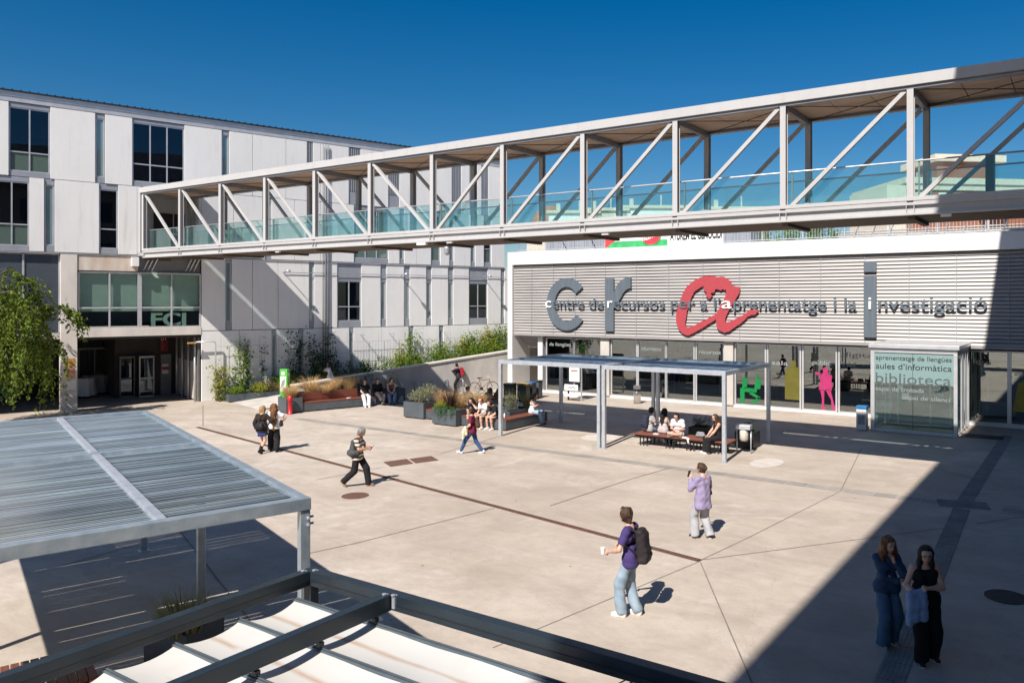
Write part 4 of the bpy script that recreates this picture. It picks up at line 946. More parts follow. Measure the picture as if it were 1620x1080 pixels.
for (x, y) in ((.02, .02), (4.82, .02), (PL-.11, .02), (.02, PW-.12), (4.82, PW-.12), (PL-.11, PW-.12)):
    mb = MB(); mb.box(x, x+.11, y-.018, y+.10, .012, 2.838); mb.build('post', GALV, t, bevel=.008); mb = MB(); mb.box(x-.05, x+.16, y-.07, y+.15, 0, .012); mb.build('base_plate', GALVP, t)
mb = MB()
for z_ in (2.66, 2.74):
    mb.tube([(-.02, .03, z_), (.02, .03, z_)], .018, 6)
    mb.tube([(.07, -.05, z_), (.07, .0, z_)], .014, 6)
mb.build('bolt', GALVP, t)
mb = MB(); mb.box(4.84, 4.88, 1.46, 1.505, 2.88, 2.985); mb.box(4.86, 4.90, 2.96, 3.005, 2.88, 2.985); mb.build('bracket', GALVP, t)
# ------------------------------------------------------------------ pergola in front of the library: two frames side by side
def small_pergola(x0, x1, label):
    t = thing('shade_pergola', (x0, 24.0, 0), 0, label, 'pergola', 'twin pergolas in front of the library'); Lx = x1-x0; Ly = 4.3
    for y in (0, Ly-.12):
        MB().box(0, Lx, y, y+.12, 2.85, 3.0).build('main_beam', GALVP, t, bevel=.006)
    for x in (0, Lx-.11): MB().box(x, x+.11, .12, Ly-.12, 2.852, 2.998).build('end_beam', GALVP, t, bevel=.006)
    for y in (1.40, 2.80): MB().box(.11, Lx-.11, y, y+.09, 2.86, 2.99).build('cross_beam', GALV, t, bevel=.005)
    for y0, y1 in ((.12, 1.40), (1.49, 2.80), (2.89, Ly-.12)):
        mb = MB(); x = .155
        while x < Lx-.15:
            ti = .018+rs.uniform(-.004, .004); a, b = x-.0445, x+.0445
            mb.add([(a, y0, 2.905+ti), (b, y0, 2.905-ti), (b, y1, 2.905-ti), (a, y1, 2.905+ti), (a, y0, 2.898+ti), (b, y0, 2.898-ti), (b, y1, 2.898-ti), (a, y1, 2.898+ti)], [(0,1,2,3),(7,6,5,4),(0,4,5,1),(2,6,7,3),(1,5,6,2),(3,7,4,0)])
            x += .0745+(.012 if rs.random() < .04 else 0)
        mb.build('slat_panel', SLAT, t)
    for x in (.0, Lx-.13):
        for y in (.0, Ly-.13):
            MB().box(x+.001, x+.129, y+.001, y+.129, .012, 2.848).build('post', GALVP, t, bevel=.008); MB().box(x-.03, x+.16, y-.03, y+.16, 0, .011).build('base_plate', GALVP, t)
    return t
small_pergola(-19.69, -14.98, 'left frame of the twin galvanised pergolas, reaching towards the planters')
small_pergola(-14.90, -10.12, 'right frame of the twin galvanised pergolas, standing over the wooden bench')
# ------------------------------------------------------------------ dark framed canvas awning, bottom of the view
t = thing('canvas_awning', (-7.29, 5.64, 0), 0, 'dark framed awning with sagging white canvas strips in the near foreground', 'awning')
ZT, ZL = 2.34, 2.18
BATM = mat('slate_batten', (.10,.125,.145), .4, .3, var=.08)
def beam(x0, x1, y0, y1, z0, z1, nm='frame_beam'):
    MB().box(x0, x1, y0, y1, z0, z1).build(nm, NAVY, t, bevel=.006)
beam(-.06, .06, -4.6, -.061, ZL, ZT); beam(1.22, 1.33, -4.6, -.061, ZL, ZT); beam(-.06, 7.8, -.06, .06, ZL, ZT); beam(5.0, 5.12, -4.6, -.061, ZL, ZT)
mb = MB(); mb.box(.061, .066, -4.5, -.08, 2.24, 2.247); mb.box(-.066, -.061, -4.5, -.08, 2.24, 2.247); mb.box(.08, 6.5, -.067, -.061, 2.24, 2.247); mb.build('beam_groove', BLKP, t)
for (x, y) in ((-.055, -.055), (6.5, -.055), (-.055, -4.5)): MB().box(x+.001, x+.115, y, y+.11, 0, ZL-.001).build('post', NAVY, t, bevel=.006)
for (x, y) in ((.0, -.11), (1.275, -.11), (.09, -.03), (1.37, -.08)):
    mb = MB(); mb.lathe([(.0,.0),(.022,.004),(.022,.014),(.0,.016)], (x, y, ZT), 8); mb.box(x-.02, x+.02, y+.0, y+.045, ZL+.03, ZT+.001); mb.build('corner_bolt', GALVP, t)
BATT = [-.23, -.89, -1.55, -2.16, -2.78, -3.4]; ZB = 2.07; XF0 = .02
for y in BATT:
    mb = MB(); mb.box(XF0, 5.9, y-.024, y+.024, ZB-.03, ZB+.025); mb.box(XF0, 5.9, y-.010, y+.010, ZB+.0255, ZB+.038); mb.build('batten', BATM, t, bevel=.005)
def fab_mat():
    m, tt, out = nt('stained_canvas'); L = tt.links.new; p = N(tt, 'ShaderNodeBsdfPrincipled', i_Roughness=.8); 
    tl = N(tt, 'ShaderNodeBsdfTranslucent'); mx = N(tt, 'ShaderNodeMixShader', i_0=.15); L(p.outputs[0], mx.inputs[1]); L(tl.outputs[0], mx.inputs[2]); L(mx.outputs[0], out.inputs[0])
    tc = N(tt, 'ShaderNodeTexCoord'); sx = N(tt, 'ShaderNodeSeparateXYZ'); L(tc.outputs['UV'], sx.inputs[0])
    mp = N(tt, 'ShaderNodeMapping'); mp.inputs['Scale'].default_value = (1.1, 3.5, 1); L(tc.outputs['Object'], mp.inputs[0]); nz = N(tt, 'ShaderNodeTexNoise', i_Scale=1.3, i_Detail=6.); L(mp.outputs[0], nz.inputs[0])
    d = N(tt, 'ShaderNodeMath', operation='SUBTRACT', i_1=.5); L(sx.outputs[1], d.inputs[0]); ab = N(tt, 'ShaderNodeMath', operation='ABSOLUTE'); L(d.outputs[0], ab.inputs[0])
    wob = N(tt, 'ShaderNodeMath', operation='MULTIPLY_ADD', i_1=.16, i_2=-.08); L(nz.outputs[0], wob.inputs[0]); ad = N(tt, 'ShaderNodeMath', operation='ADD'); L(ab.outputs[0], ad.inputs[0]); L(wob.outputs[0], ad.inputs[1])
    r = N(tt, 'ShaderNodeMapRange', i_1=.0, i_2=.085, i_3=1., i_4=0.); L(ad.outputs[0], r.inputs[0])
    r2 = N(tt, 'ShaderNodeMapRange', i_1=.40, i_2=.52); L(nz.outputs[0], r2.inputs[0]); mu = N(tt, 'ShaderNodeMath', operation='MULTIPLY'); L(r.outputs[0], mu.inputs[0]); L(r2.outputs[0], mu.inputs[1])
    m2 = N(tt, 'ShaderNodeMath', operation='MULTIPLY', i_1=.65); L(mu.outputs[0], m2.inputs[0])
    x = N(tt, 'ShaderNodeMix', data_type='RGBA'); x.inputs[6].default_value = (.64,.63,.61,1); x.inputs[7].default_value = (.40,.19,.06,1); L(m2.outputs[0], x.inputs[0])
    n2 = N(tt, 'ShaderNodeTexNoise', i_Scale=2.2, i_Detail=5.); L(tc.outputs['Object'], n2.inputs[0]); r4 = N(tt, 'ShaderNodeMapRange', i_1=.5, i_2=.8, i_3=0, i_4=.3); L(n2.outputs[0], r4.inputs[0])
    y = N(tt, 'ShaderNodeMix', data_type='RGBA'); L(r4.outputs[0], y.inputs[0]); L(x.outputs[2], y.inputs[6]); y.inputs[7].default_value = (.50,.48,.44,1)
    L(y.outputs[2], p.inputs['Base Color']); L(y.outputs[2], tl.inputs[0]); return m
FABM = fab_mat()
for ya, yb in zip(BATT[:-1], BATT[1:]):
    nx, ny = 40, 9; vs, fs = [], []
    for i in range(nx+1):
        for j in range(ny+1):
            f = j/ny; x = XF0+.02+(5.9-XF0)*i/nx; s_ = 4*f*(1-f)
            vs.append((x+.05*s_*(1 if i == 0 else 0), ya+(yb-ya)*f, ZB+.005-.045*s_+.010*math.sin(x*2.1+ya*7)*s_+.006*math.sin(x*5.3+f*3)))
    for i in range(nx):
        for j in range(ny): a = i*(ny+1)+j; fs.append((a, a+ny+1, a+ny+2, a+1))
    o = MB().add(vs, fs).build('canvas_strip', FABM, t, smooth=True)
    uv = o.data.uv_layers.new(name='uv')
    for lp in o.data.loops: vi = lp.vertex_index; uv.data[lp.index].uv = ((vi//(ny+1))/nx, (vi % (ny+1))/ny)
for y in BATT[0:]: 
    for x in (1.275, 5.06): mb = MB(); mb.tube([(x, y, ZB+.04), (x, y, ZL)], .012, 6); mb.box(x-.03, x+.03, y-.025, y+.025, ZB+.046, ZB+.085); mb.build('hanger', BLKP, t)
mb = MB(); mb.tube([(3.9, -.23, ZB+.03), (4.12, -.04, ZL)], .006, 5); mb.tube([(3.9, -.23, ZB+.03), (4.05, -.04, ZL)], .006, 5); mb.build('guy_wire', BLKP, t)
# slatted bench and planter below
def slat_bench(name, loc, rz, L_, D_, label, n=9, group=None):
    t = thing(name, loc, rz, label, 'bench', group); mb = MB(); w_ = D_/n
    for i in range(n): mb.box(0, L_, i*w_+.008, (i+1)*w_-.008, .40, .45)
    mb.build('seat', WOOD, t, bevel=.004); mb = MB(); mb.box(.02, L_-.02, .10, .16, .33, .395); mb.box(.02, L_-.02, D_-.16, D_-.10, .33, .395); mb.build('seat_frame', BLACKM, t)
    for x in (.35, L_-.45):
        for dx in (0, .14, .28):
            for f_ in (.15, .85): MB().bar((x+dx-.12, D_*f_, 0), (x+dx-.12, D_*f_, .33), .035, .035).build('leg', BLACKM, t)
    return t
q = gp(141, 1031, .45); Qd = Vector((.952,-.305,0)); Pd = Vector((.305,.952,0)); q = q-Pd*2.4-Qd*.25; slat_bench('slatted_bench', (q.x, q.y, 0), math.atan2(-.305,.952), 1.1, 2.4, 'dark wooden slatted bench half hidden under the dark beam at bottom left', 22)
def box_planter(loc, rz, lx, ly, h, label, group=None, m=PLANTG):
    t = thing('planter_box', loc, rz, label, 'planter', group); mb = MB(); th = .035
    mb.box(0, lx, 0, th, .05, h); mb.box(0, lx, ly-th, ly, .05, h); mb.box(0, th, th, ly-th, .05, h); mb.box(lx-th, lx, th, ly-th, .05, h); mb.box(th, lx-th, th, ly-th, .05, .08)
    mb.build('box', m, t, bevel=.006); mb = MB(); mb.box(.06, lx-.06, .06, ly-.06, 0, .049); mb.build('plinth', BLKP, t)
    mb = MB(); n = 8; vs = [(th+(lx-2*th)*i/n, th+(ly-2*th)*j/n, h-.07+.03*math.sin(i*2.3+j*1.7)) for i in range(n+1) for j in range(n+1)]
    mb.add(vs, [(i*(n+1)+j, (i+1)*(n+1)+j, (i+1)*(n+1)+j+1, i*(n+1)+j+1) for i in range(n) for j in range(n)]); mb.build('soil', SOIL, t); return t
box_planter((-11.55, 6.05, 0), rad(17), .75, .75, .55, 'dark grey planter box beside the pergola post in the left foreground')
def tuft(loc, label, n=260, L_=.75, m=STRAW, base=.2, spread=.5, w_=.012, name='grass_tuft', arch=.8, group='straw grass tufts in the planters', m2=None, n2=0):
    t = thing(name, loc, random.uniform(0, 6), label, 'grass', group)
    blades('blade', (0,0,0), int(n*1.6), L_*1.18, w_, spread*.85, m, t, arch=arch*.85, baser=base)
    if m2: blades('blade', (0,0,0), n2, L_*.7, w_*1.2, spread*.9, m2, t, arch=arch*.8, baser=base)
    return t
tuft((-11.15, 6.4, .50), 'shaded straw tuft in the foreground planter under the beam', 330, .52, STRAWG, .28, .5, .015, m2=STRAW, n2=60)
# ------------------------------------------------------------------ left bench with planters in front of the ramp wall
BD = FA; b0 = Vector((-31.76, 24.09, 0))
def bl(x, y, z=0): c, s = math.cos(BD), math.sin(BD); return Vector((b0.x+x*c-y*s, b0.y+x*s+y*c, z))
t = thing('planter_bench', b0, BD, 'long grey bench with red wood seat and backrest below the ramp wall', 'bench')
for i in range(3):
    MB().box(i*1.25+.004, (i+1)*1.25-.004, 0, .55, .05, .41).build('base', PLANTG, t, bevel=.006)
mb = MB()
for i in range(3): mb.box(i*1.25+.35, i*1.25+.9, .08, .5, 0, .05)
mb.build('foot', BLKP, t)
mb = MB()
for i in range(5): mb.box(.0, 3.75, -.01+i*.113, .095+i*.113, .412, .46)
mb.build('seat', WOOD, t, bevel=.004); mb = MB()
for i in range(4): mb.box(.0, 3.0, .56, .60, .47+i*.108, .47+i*.108+.098)
mb.build('backrest', WOOD, t, bevel=.004)
box_planter(bl(-.80, -.05), BD, .78, 1.1, .72, 'grey planter at the near end of the long red wood bench, full of straw grass')
box_planter(bl(.0, .64), BD, 3.0, .75, .84, 'long grey planter behind the red wood backrest by the ramp wall')
box_planter(bl(4.6, .30), BD, .95, .95, .72, 'dark grey planter at the far shaded end of the long bench')
tuft(bl(-.42, .5, .66), 'straw tuft at the near end of the long bench, by the red hydrant', 340, .78, STRAW, .25, .6, .013, m2=STRAWG, n2=120)
for x, y, s_, lab in ((.75, 1.0, 1.1, 'large straw tuft behind the backrest nearest the green totem'), (1.35, .72, .85, 'straw tuft drooping over the middle of the red backrest'), (1.9, 1.0, .95, 'green-tinged straw tuft behind the middle of the long bench'), (2.7, .95, 1.1, 'tall straw tuft behind the far end of the red backrest')):
    tuft(bl(x, y, .78), lab, int(340*s_), .75*s_, STRAW, .25, .65 if y > .8 else .9, .013, m2=STRAWG, n2=90, arch=.8 if y > .8 else 1.6)
def shrub(loc, r, h, label, m, n=900, sz=.07, cat='shrub', name='shrub', group=None, stems=True, ratio=.4, lowsh=.2):
    t = thing(name, loc, random.uniform(0, 6), label, cat, group)
    P, Dd = [], []
    for k in range(12):
        a = random.uniform(0, 6.28); q = random.uniform(.1, .85)
        p, d = blob_pts((r*q*math.cos(a), r*q*math.sin(a), h*random.uniform(.15, .82)), (r*.45, r*.45, h*.30), n//12, lowsh); P.append(p); Dd.append(d)
    P = np.concatenate(P); Dd = np.concatenate(Dd); P[:, 2] = np.maximum(P[:, 2], .02)
    leaf_mesh('foliage', P, Dd+np.array([0,0,.5]), sz, m, t, ratio)
    if stems:
        mb = MB()
        for k in range(7): a = k*.9; mb.tube([(0,0,0), (r*.3*math.cos(a), r*.3*math.sin(a), h*.4), (r*.6*math.cos(a+.3), r*.6*math.sin(a+.3), h*.8)], .012, 5, r2=.004)
        mb.build('stem', BARK, t)
    return t
shrub(bl(2.3, 1.02, .78), .4, .5, 'small dark shrub between the straw tufts behind the bench', LEAF_DARK, 500)
shrub(bl(5.05, .75, .66), .62, 1.0, 'grey-leaved shrub in the shaded planter at the end of the long bench', LEAF_SAGE, 1300, .06)
shrub(bl(3.5, 1.05, .5), .55, 1.05, 'dark shrub behind the three people on the long bench', LEAF_DARK, 1100, .07)
# book left on the bench
o = MB().box(0,.21,0,.15,0,.02).build('paper_sheet', PAPER); o.location = bl(2.35, .15, .461); o.rotation_euler = (0,0,BD+.4); tag(o, 'small white paper lying on the seat of the long red wood bench', 'paper')
# ------------------------------------------------------------------ middle group of planters and benches
box_planter((-26.48, 25.50, 0), 0, 1.25, 1.25, .74, 'square grey planter with sage shrub at the left end of the middle seating', 'square planters of the middle seating')
box_planter((-23.95, 24.73, 0), 0, 1.35, 1.3, .70, 'square grey planter with purple blades and trailing green in the middle seating', 'square planters of the middle seating')
def bench_module(loc, rz, L_, D_, label, joints=1):
    t = thing('bench_module', loc, rz, label, 'bench', 'grey bench modules of the middle seating')
    for i in range(joints): MB().box(i*L_/joints+.004, (i+1)*L_/joints-.004, .02, D_, .05, .41).build('base', PLANTG, t, bevel=.006)
    MB().box(.1, L_-.1, .12, D_-.1, 0, .05).build('plinth', BLKP, t); mb = MB(); n = 5
    for i in range(n): mb.box(0, L_, i*D_/n+.005, (i+1)*D_/n-.005, .412, .46)
    mb.build('seat', WOOD, t, bevel=.004); return t
bench_module((-25.22, 25.62, 0), 0, 1.26, .6, 'short grey bench module between the two square planters')
bench_module((-22.58, 25.05, 0), 0, 2.0, .62, 'grey bench module carrying the three seated young people')
bench_module((-20.14, 25.05, 0), math.pi/2, 2.9, .62, 'grey bench module running back towards the library, with a woman on its far end', 2)
box_planter((-23.6, 26.2, 0), 0, 2.6, .8, .66, 'long grey planter behind the three seated young people')
box_planter((-21.7, 26.1, 0), 0, .9, 1.7, .62, 'grey planter inside the corner of the middle seating with sage shrub')
shrub((-25.85, 26.1, .68), .62, .78, 'bushy sage shrub in the leftmost square planter', LEAF_SAGE, 2000, .065)
tuft((-25.0, 26.5, .55), 'straw tuft just right of the sage shrub', 300, .8, STRAW, .25, .7, .013)
tuft((-24.75, 26.75, .5), 'straw tuft behind the purple bladed plant', 280, .8, STRAW, .25, .7, .013, m2=STRAWG, n2=80)
tuft((-22.95, 26.5, .62), 'wide straw tuft right of the purple bladed plant', 380, .85, STRAW, .3, .75, .013)
tuft((-23.4, 25.9, .62), 'straw tuft behind the trailing green plant', 260, .72, STRAW, .25, .7, .013)
t = tuft((-23.5, 25.35, .62), 'spiky purple-brown bladed plant in the square planter', 130, .85, LEAF_PURP, .10, .75, .03, 'spiky_plant', .5, 'spiky plants'); t['category'] = 'plant'
shrub((-23.75, 25.15, .62), .42, .42, 'yellow-green shrub left of the purple bladed plant', LEAF_YEL, 800, .06)
t = thing('trailing_plant', (-23.1, 24.85, .66), 0, 'bright green plant trailing over the front edge of the square planter', 'plant')
P, Dd = [], []
for k in range(16):
    x = random.uniform(-.75, .45); L_ = random.uniform(.15, .5); n = 60; f = np.linspace(0, 1, n)
    P.append(np.stack([x+RNG.normal(size=n)*.05, .1-f**.5*.3+RNG.normal(size=n)*.04, .12-L_*f**2*1.1+RNG.normal(size=n)*.04], 1)); Dd.append(np.tile([0,-.6,-.3], (n, 1)))
leaf_mesh('foliage', np.concatenate(P), np.concatenate(Dd), .055, LEAF_TRAIL, t)
shrub((-21.25, 26.9, .56), .5, .95, 'tall pale sage shrub between the seated boys and the woman with a phone', LEAF_SAGE, 1300, .06)
tuft((-21.1, 27.7, .56), 'small yellow grass tuft beside the seated woman with a phone', 200, .75, STRAWG, .14, .4, .012, m2=STRAW, n2=80)
# ------------------------------------------------------------------ bench under the right pergola, low shaded planters, bins
slat_bench('wooden_bench', (-14.25, 25.17, 0), 0, 1.86, .80, 'left half of the red wooden bench under the right pergola with three people', 8, 'wooden benches under the right pergola')
slat_bench('wooden_bench', (-12.37, 25.17, 0), 0, 1.86, .80, 'right half of the red wooden bench under the right pergola with a bag', 8, 'wooden benches under the right pergola')
for x, lab in ((-12.75, 'black planter in the shade behind the cross-legged boy'), (-10.9, 'black planter in the shade behind the wire litter bin')):
    box_planter((x, 26.7, 0), 0, .7, .7, .6, lab, 'black planters behind the wooden bench', BLKP)
    shrub((x+.35, 27.05, .55), .35, .38, 'low dark shrub in the '+lab.split(' in the')[0]+(' behind the cross-legged boy' if x < -12 else ' behind the litter bin'), LEAF_DARK, 400, .06)
t = thing('litter_bin', (-10.25, 25.95, 0), .1, 'small hanging litter bin on two thin grey legs right of the wooden bench', 'litter bin')
for s_ in (-1, 1): mb = MB(); mb.tube([(s_*.25, 0, 0), (s_*.25, 0, .78)], .022, 8); mb.build('leg', GALVP, t, smooth=True)
mb = MB(); mb.lathe([(.13,.42),(.15,.50),(.155,.82),(.14,.82),(.13,.5)], n=16); mb.build('bin_bag', mat('tan_bag', (.36,.27,.19), .7, col2=(.50,.48,.42), scale=2), t, smooth=True); mb = MB(); mb.box(-.26, .26, -.16, .16, .83, .99); mb.build('hood', GALVP, t, bevel=.02)
c = gp(1008, 638); t = thing('steel_bin', (c.x, c.y, 0), 0, 'tall cylindrical brushed steel bin in front of the library glass', 'bin')
MB().lathe([(.19,0),(.19,.62),(.185,.63)], n=24).build('body', STEEL, t, smooth=True); MB().lathe([(.17,.63),(.17,.76)], n=24).build('opening', BLKP, t); MB().lathe([(.19,.76),(.19,.92),(.17,.94)], n=24).build('lid', STEEL, t)
t = thing('info_stand', (-23.35, 34.9, 0), .0, 'information stand with a framed white notice above white leaflet shelves', 'information stand')
mb = MB(); mb.box(-.40, .40, -.05, .05, .92, 2.25); mb.build('notice_frame', BLKP, t); MB().box(-.33, .33, -.06, -.051, 1.0, 2.18).build('notice', PAPER, t)
mb = MB()
for i in range(11): mb.box(-.24, .1+.05*(i % 4), -.066, -.061, 1.1+i*.075, 1.115+i*.075)
mb.build('notice_text', mat('grey_print', (.35,.35,.35), .7), t); mb = MB(); mb.box(.08,.26,-.066,-.061,2.0,2.14); mb.build('notice_emblem', mat('yellow_print', (.6,.42,.03), .6), t)
mb = MB(); mb.box(-.22,.2,-.066,-.061,1.55,1.60); mb.build('notice_heading', mat('red_print2', (.5,.1,.08), .6), t)
for s_ in (-1, 1): MB().box(s_*.42-.03, s_*.42+.03, -.04, .04, 0, 2.25).build('post', BLACKM if s_ < 0 else GALVP, t)
for z_ in (.55, .22): mb = MB(); mb.box(-.46, .40, -.32, -.05, z_, z_+.02); mb.box(-.46, .40, -.33, -.31, z_, z_+(.32 if z_ > .4 else .14)); mb.build('leaflet_shelf', WHITE, t)
MB().prism([(-.2,.66),(-.1,.76),(0,.68),(.1,.80),(.25,.64),(.22,.63),(.1,.76),(0,.65),(-.1,.73),(-.2,.63)], -.345, -.335).build('mountain_emblem', BLKP, t)
t = thing('water_cooler', (-7.98, 33.25, 0), 0, 'white and blue water dispenser box at the left corner of the entrance box', 'water dispenser')
MB().box(-.2, .2, -.18, .18, .02, .86).build('cabinet', PANEL, t, bevel=.015); MB().box(-.21, .21, -.19, .19, .862, 1.0).build('blue_top', mat('blue_plastic', (.03,.18,.42), .4), t, bevel=.015); MB().box(-.12, .14, -.188, -.181, .25, .62).build('print', mat('dark_print', (.12,.13,.16), .5, col2=(.5,.5,.52), scale=18), t)
for k, (x, y, lid, lab) in enumerate(((-25.95, 32.6, BLKP, 'black recycling bin nearest the pergola, with a black lid'), (-25.35, 33.0, mat('yellow_lid', (.62,.42,.01), .4), 'black recycling bin with a yellow lid'), (-25.5, 33.75, mat('blue_lid', (.03,.13,.38), .4), 'black recycling bin with a blue lid'), (-25.7, 34.6, BLKP, 'dark recycling bin farthest back, by the white pillar'))):
    t = thing('recycling_bin', (x, y, 0), .2, lab, 'recycling bin', 'recycling bins by the white pillar'); MB().box(-.26, .26, -.26, .26, .03, .86).build('body', PLANTG if k == 3 else BLKP, t, bevel=.02); MB().box(-.27, .27, -.27, .27, .862, .97).build('lid', lid, t, bevel=.02); MB().box(-.14, .14, -.275, -.268, .88, .94).build('slot', BLACKM, t)
# totem, hydrant
c = gp(444, 651); t = thing('green_totem', (c.x-.1, c.y+.3, 0), FA-.75, 'tall bright green information totem on the plaza', 'totem')
MB().box(-.19, .19, -.15, .15, 0, 2.02).build('body', GREENT, t, bevel=.01); mb = MB(); mb.box(-.15, .12, -.156, -.151, .95, 1.68); mb.box(-.10, .06, -.156, -.151, 1.76, 1.9); mb.build('map_panel', PAPER, t); mb = MB(); mb.add([(-.12,-.158,1.1),(.06,-.158,1.3),(.09,-.158,1.6),(-.08,-.158,1.45)],[(0,1,2,3)]); mb.build('map_print', mat('map_grey', (.25,.3,.28), .6), t)
q = text_mesh('emblem', 'Mo', .26, .006, PAPER, t, (.193, -.11, 1.68), width=.22, bold=.015); q.rotation_euler = (math.pi/2, 0, math.pi/2)
t = thing('fire_hydrant', (gp(459,655).x, gp(459,655).y, 0), .5, 'slim red fire hydrant post beside the green totem', 'hydrant')
MB().lathe([(.13,0),(.13,.04),(.10,.06),(.10,.62),(.12,.64),(.12,.76),(.08,.85),(.03,.88)], n=16).build('barrel', REDP, t, smooth=True); mb = MB(); mb.tube([(0,0,.5),(.19,0,.5)], .04, 10); mb.tube([(.16,0,.5),(.21,0,.5)], .052, 10); mb.build('outlet', BLKP, t, smooth=True)
# ------------------------------------------------------------------ ramp beside the faculty block
def fl(u, v, z): p = faclocal(u, v, z); return (p.x, p.y, p.z)
def rz_(u): return max(0., min(1.6, (u-1.2)*.088))
mb = MB(); vs = []; us = [1.2+i*.75 for i in range(27)]
for u_ in us: vs += [fl(u_, -.02, rz_(u_)+.006), fl(u_, -5.1, rz_(u_)+.006)]
mb.add(vs, [(2*i, 2*i+1, 2*i+3, 2*i+2) for i in range(len(us)-1)]); tag(mb.build('ramp', CONC), kind='structure')
def wt(u): return 1.02+(u-2.5)*.0905
t = thing('retaining_wall', faclocal(0, -5.1, 0), FA, 'pale concrete wall rising along the ramp in front of the white block', 'wall')
mb = MB(); L_ = [2.5+i*.5 for i in range(35)]
vs = []
for u_ in L_: vs += [(u_, 0, 0), (u_, -.28, 0), (u_, -.28, wt(u_)), (u_, 0, wt(u_))]
n = len(L_); fs = []
for i in range(n-1): a = 4*i; fs += [(a+1, a+5, a+6, a+2), (a+4, a, a+3, a+7), (a+2, a+6, a+7, a+3)]
fs += [(0, 1, 2, 3), (4*n-1, 4*n-2, 4*n-3, 4*n-4)]
mb.add(vs, fs); mb.build('wall_body', CONC, t)
mb = MB(); vs = []
for u_ in L_: vs += [(u_, .05, wt(u_)+.003), (u_, -.34, wt(u_)+.003), (u_, -.34, wt(u_)+.09), (u_, .05, wt(u_)+.09)]
mb.add(vs, fs+[f for i in range(n-1) for f in [(4*i, 4*i+4, 4*i+5, 4*i+1)]]); mb.build('coping', PALEC, t)
# planting at the foot of the white wall
P, Dd = [], []
def wallpt(u, v, z): return np.array(fl(u, v, z))
for i in range(150):
    u_ = 1.0+18*i/150; zb = rz_(u_); h = .35+.25*math.sin(i*.7)+.35*(u_ > 7)+(.25 if 3.2 < u_ < 6 else 0)+random.uniform(-.1, .2)
    p, d = blob_pts(fl(u_+random.uniform(-.2, .2), -.65+random.uniform(-.3, .2), zb+h*.55+.1), (.34, .34, h*.6), 70, .3); P.append(p); Dd.append(d)
P = np.concatenate(P); Dd = np.concatenate(Dd); ksel = RNG.random(len(P)) < np.where(np.arange(len(P)) > len(P)*.48, .35, .88)
o = leaf_mesh('hedge', P[ksel], Dd[ksel], .11, LEAF_DARK); tag(o, 'low dark green hedge along the foot of the white wall beside the ramp', 'hedge', kind='stuff')
o = leaf_mesh('hedge_bright', P[~ksel]+np.array([0,0,.06]), Dd[~ksel], .11, LEAF_VINE); o.name = 'hedge_bright_leaves'; tag(o, 'lighter green leaves scattered over the low hedge by the ramp', 'hedge', kind='stuff')  # lighter leaves, more of them along the far half of the hedge
def vine(u, h, wd, n, label, m=LEAF_VINE, sparse=False):
    t = thing('climbing_vine', faclocal(u, -.3, rz_(u)), FA, label, 'climbing plant', 'climbing plants on the white wall'); mb = MB(); P = []; D_ = []
    for k in range(2 if sparse else 5):
        x = random.uniform(-wd, wd)*.5; pts = [(x, 0, 0)]; hh = h*random.uniform(.7, 1.)
        for j in range(1, 9): x += random.uniform(-.16, .16)*wd; pts.append((x, random.uniform(-.05, .1), hh*j/8))
        mb.tube(pts, .012, 5, r2=.004)
        for j in range(8):
            a, b = np.array(pts[j]), np.array(pts[j+1]); q = int(n/(8*(2 if sparse else 5))*random.choice((.3, .6, 1., 1.6, 1.9)))
            f = RNG.random(q)[:, None]; sp = (.07 if sparse else .16)*(1.25 if j > 1 else .8)
            P.append(a+(b-a)*f+RNG.normal(size=(q, 3))*np.array([sp, sp*.55, sp])); D_.append(RNG.normal(size=(q, 3))+np.array([0,-.8,-.2]))
    mb.build('stem', BARK, t); P = np.concatenate(P); P[:, 1] = np.minimum(P[:, 1], .2); leaf_mesh('foliage', P, np.concatenate(D_), .115, m, t, .75)
for u_, h, wd, n, lab, m, sp in (
    (.95, 1.9, .7, 420, 'leafy light green climber nearest the lamp pole on the white wall', LEAF_YEL, False), (1.75, 3.5, .5, 500, 'tall climber beginning to bunch near the top, second from the lamp pole', LEAF_VINE, False),
    (2.35, 3.4, .4, 260, 'bare dark climber reaching the panel edge, third from the lamp pole', LEAF_DARK, True), (3.1, 2.9, .3, 150, 'thin wispy climber left of the first ground floor slit window', LEAF_DARK, True),
    (4.6, 3.5, .5, 420, 'reddish dark climber between the two left slit windows', LEAF_DARK, False), (5.0, 3.4, .3, 200, 'slender climber beside the second slit window from the left', LEAF_DARK, True),
    (6.1, 3.3, .9, 700, 'dense dark climber just left of the down pipes', LEAF_DARK, False), (6.6, 2.4, .8, 620, 'broad dark climber behind the woman in white on the ramp', LEAF_DARK, False), (7.2, 2.2, .4, 220, 'low climber right of the down pipes', LEAF_DARK, True),
    (9.1, 1.4, .5, 240, 'small bright climber under the two-pane window', LEAF_VINE, True), (11.2, 2.3, .6, 520, 'sunlit climber left of the leafy slit window', LEAF_YEL, False), (12.2, 3.1, .5, 420, 'climber reaching up beside the leafy slit window', LEAF_VINE, False),
    (12.7, 1.5, .6, 360, 'low sunlit climber right of the leafy slit window', LEAF_YEL, False), (14.2, 2.4, .7, 620, 'bright bushy climber left of the thick green mass', LEAF_VINE, False), (15.6, 2.5, .8, 760, 'yellow-green climber at the left of the thick green mass', LEAF_YEL, False),
    (16.8, 2.7, 1.0, 900, 'dense climber in the middle of the thick green mass', LEAF_VINE, False), (17.8, 2.9, .9, 950, 'dense climber in the right half of the thick green mass', LEAF_YEL, False), (18.8, 3.0, .9, 950, 'rightmost climber, against the white pillar of the library', LEAF_VINE, False)):
    vine(u_, h-rz_(u_)*.6, wd, n, lab, m, sp)
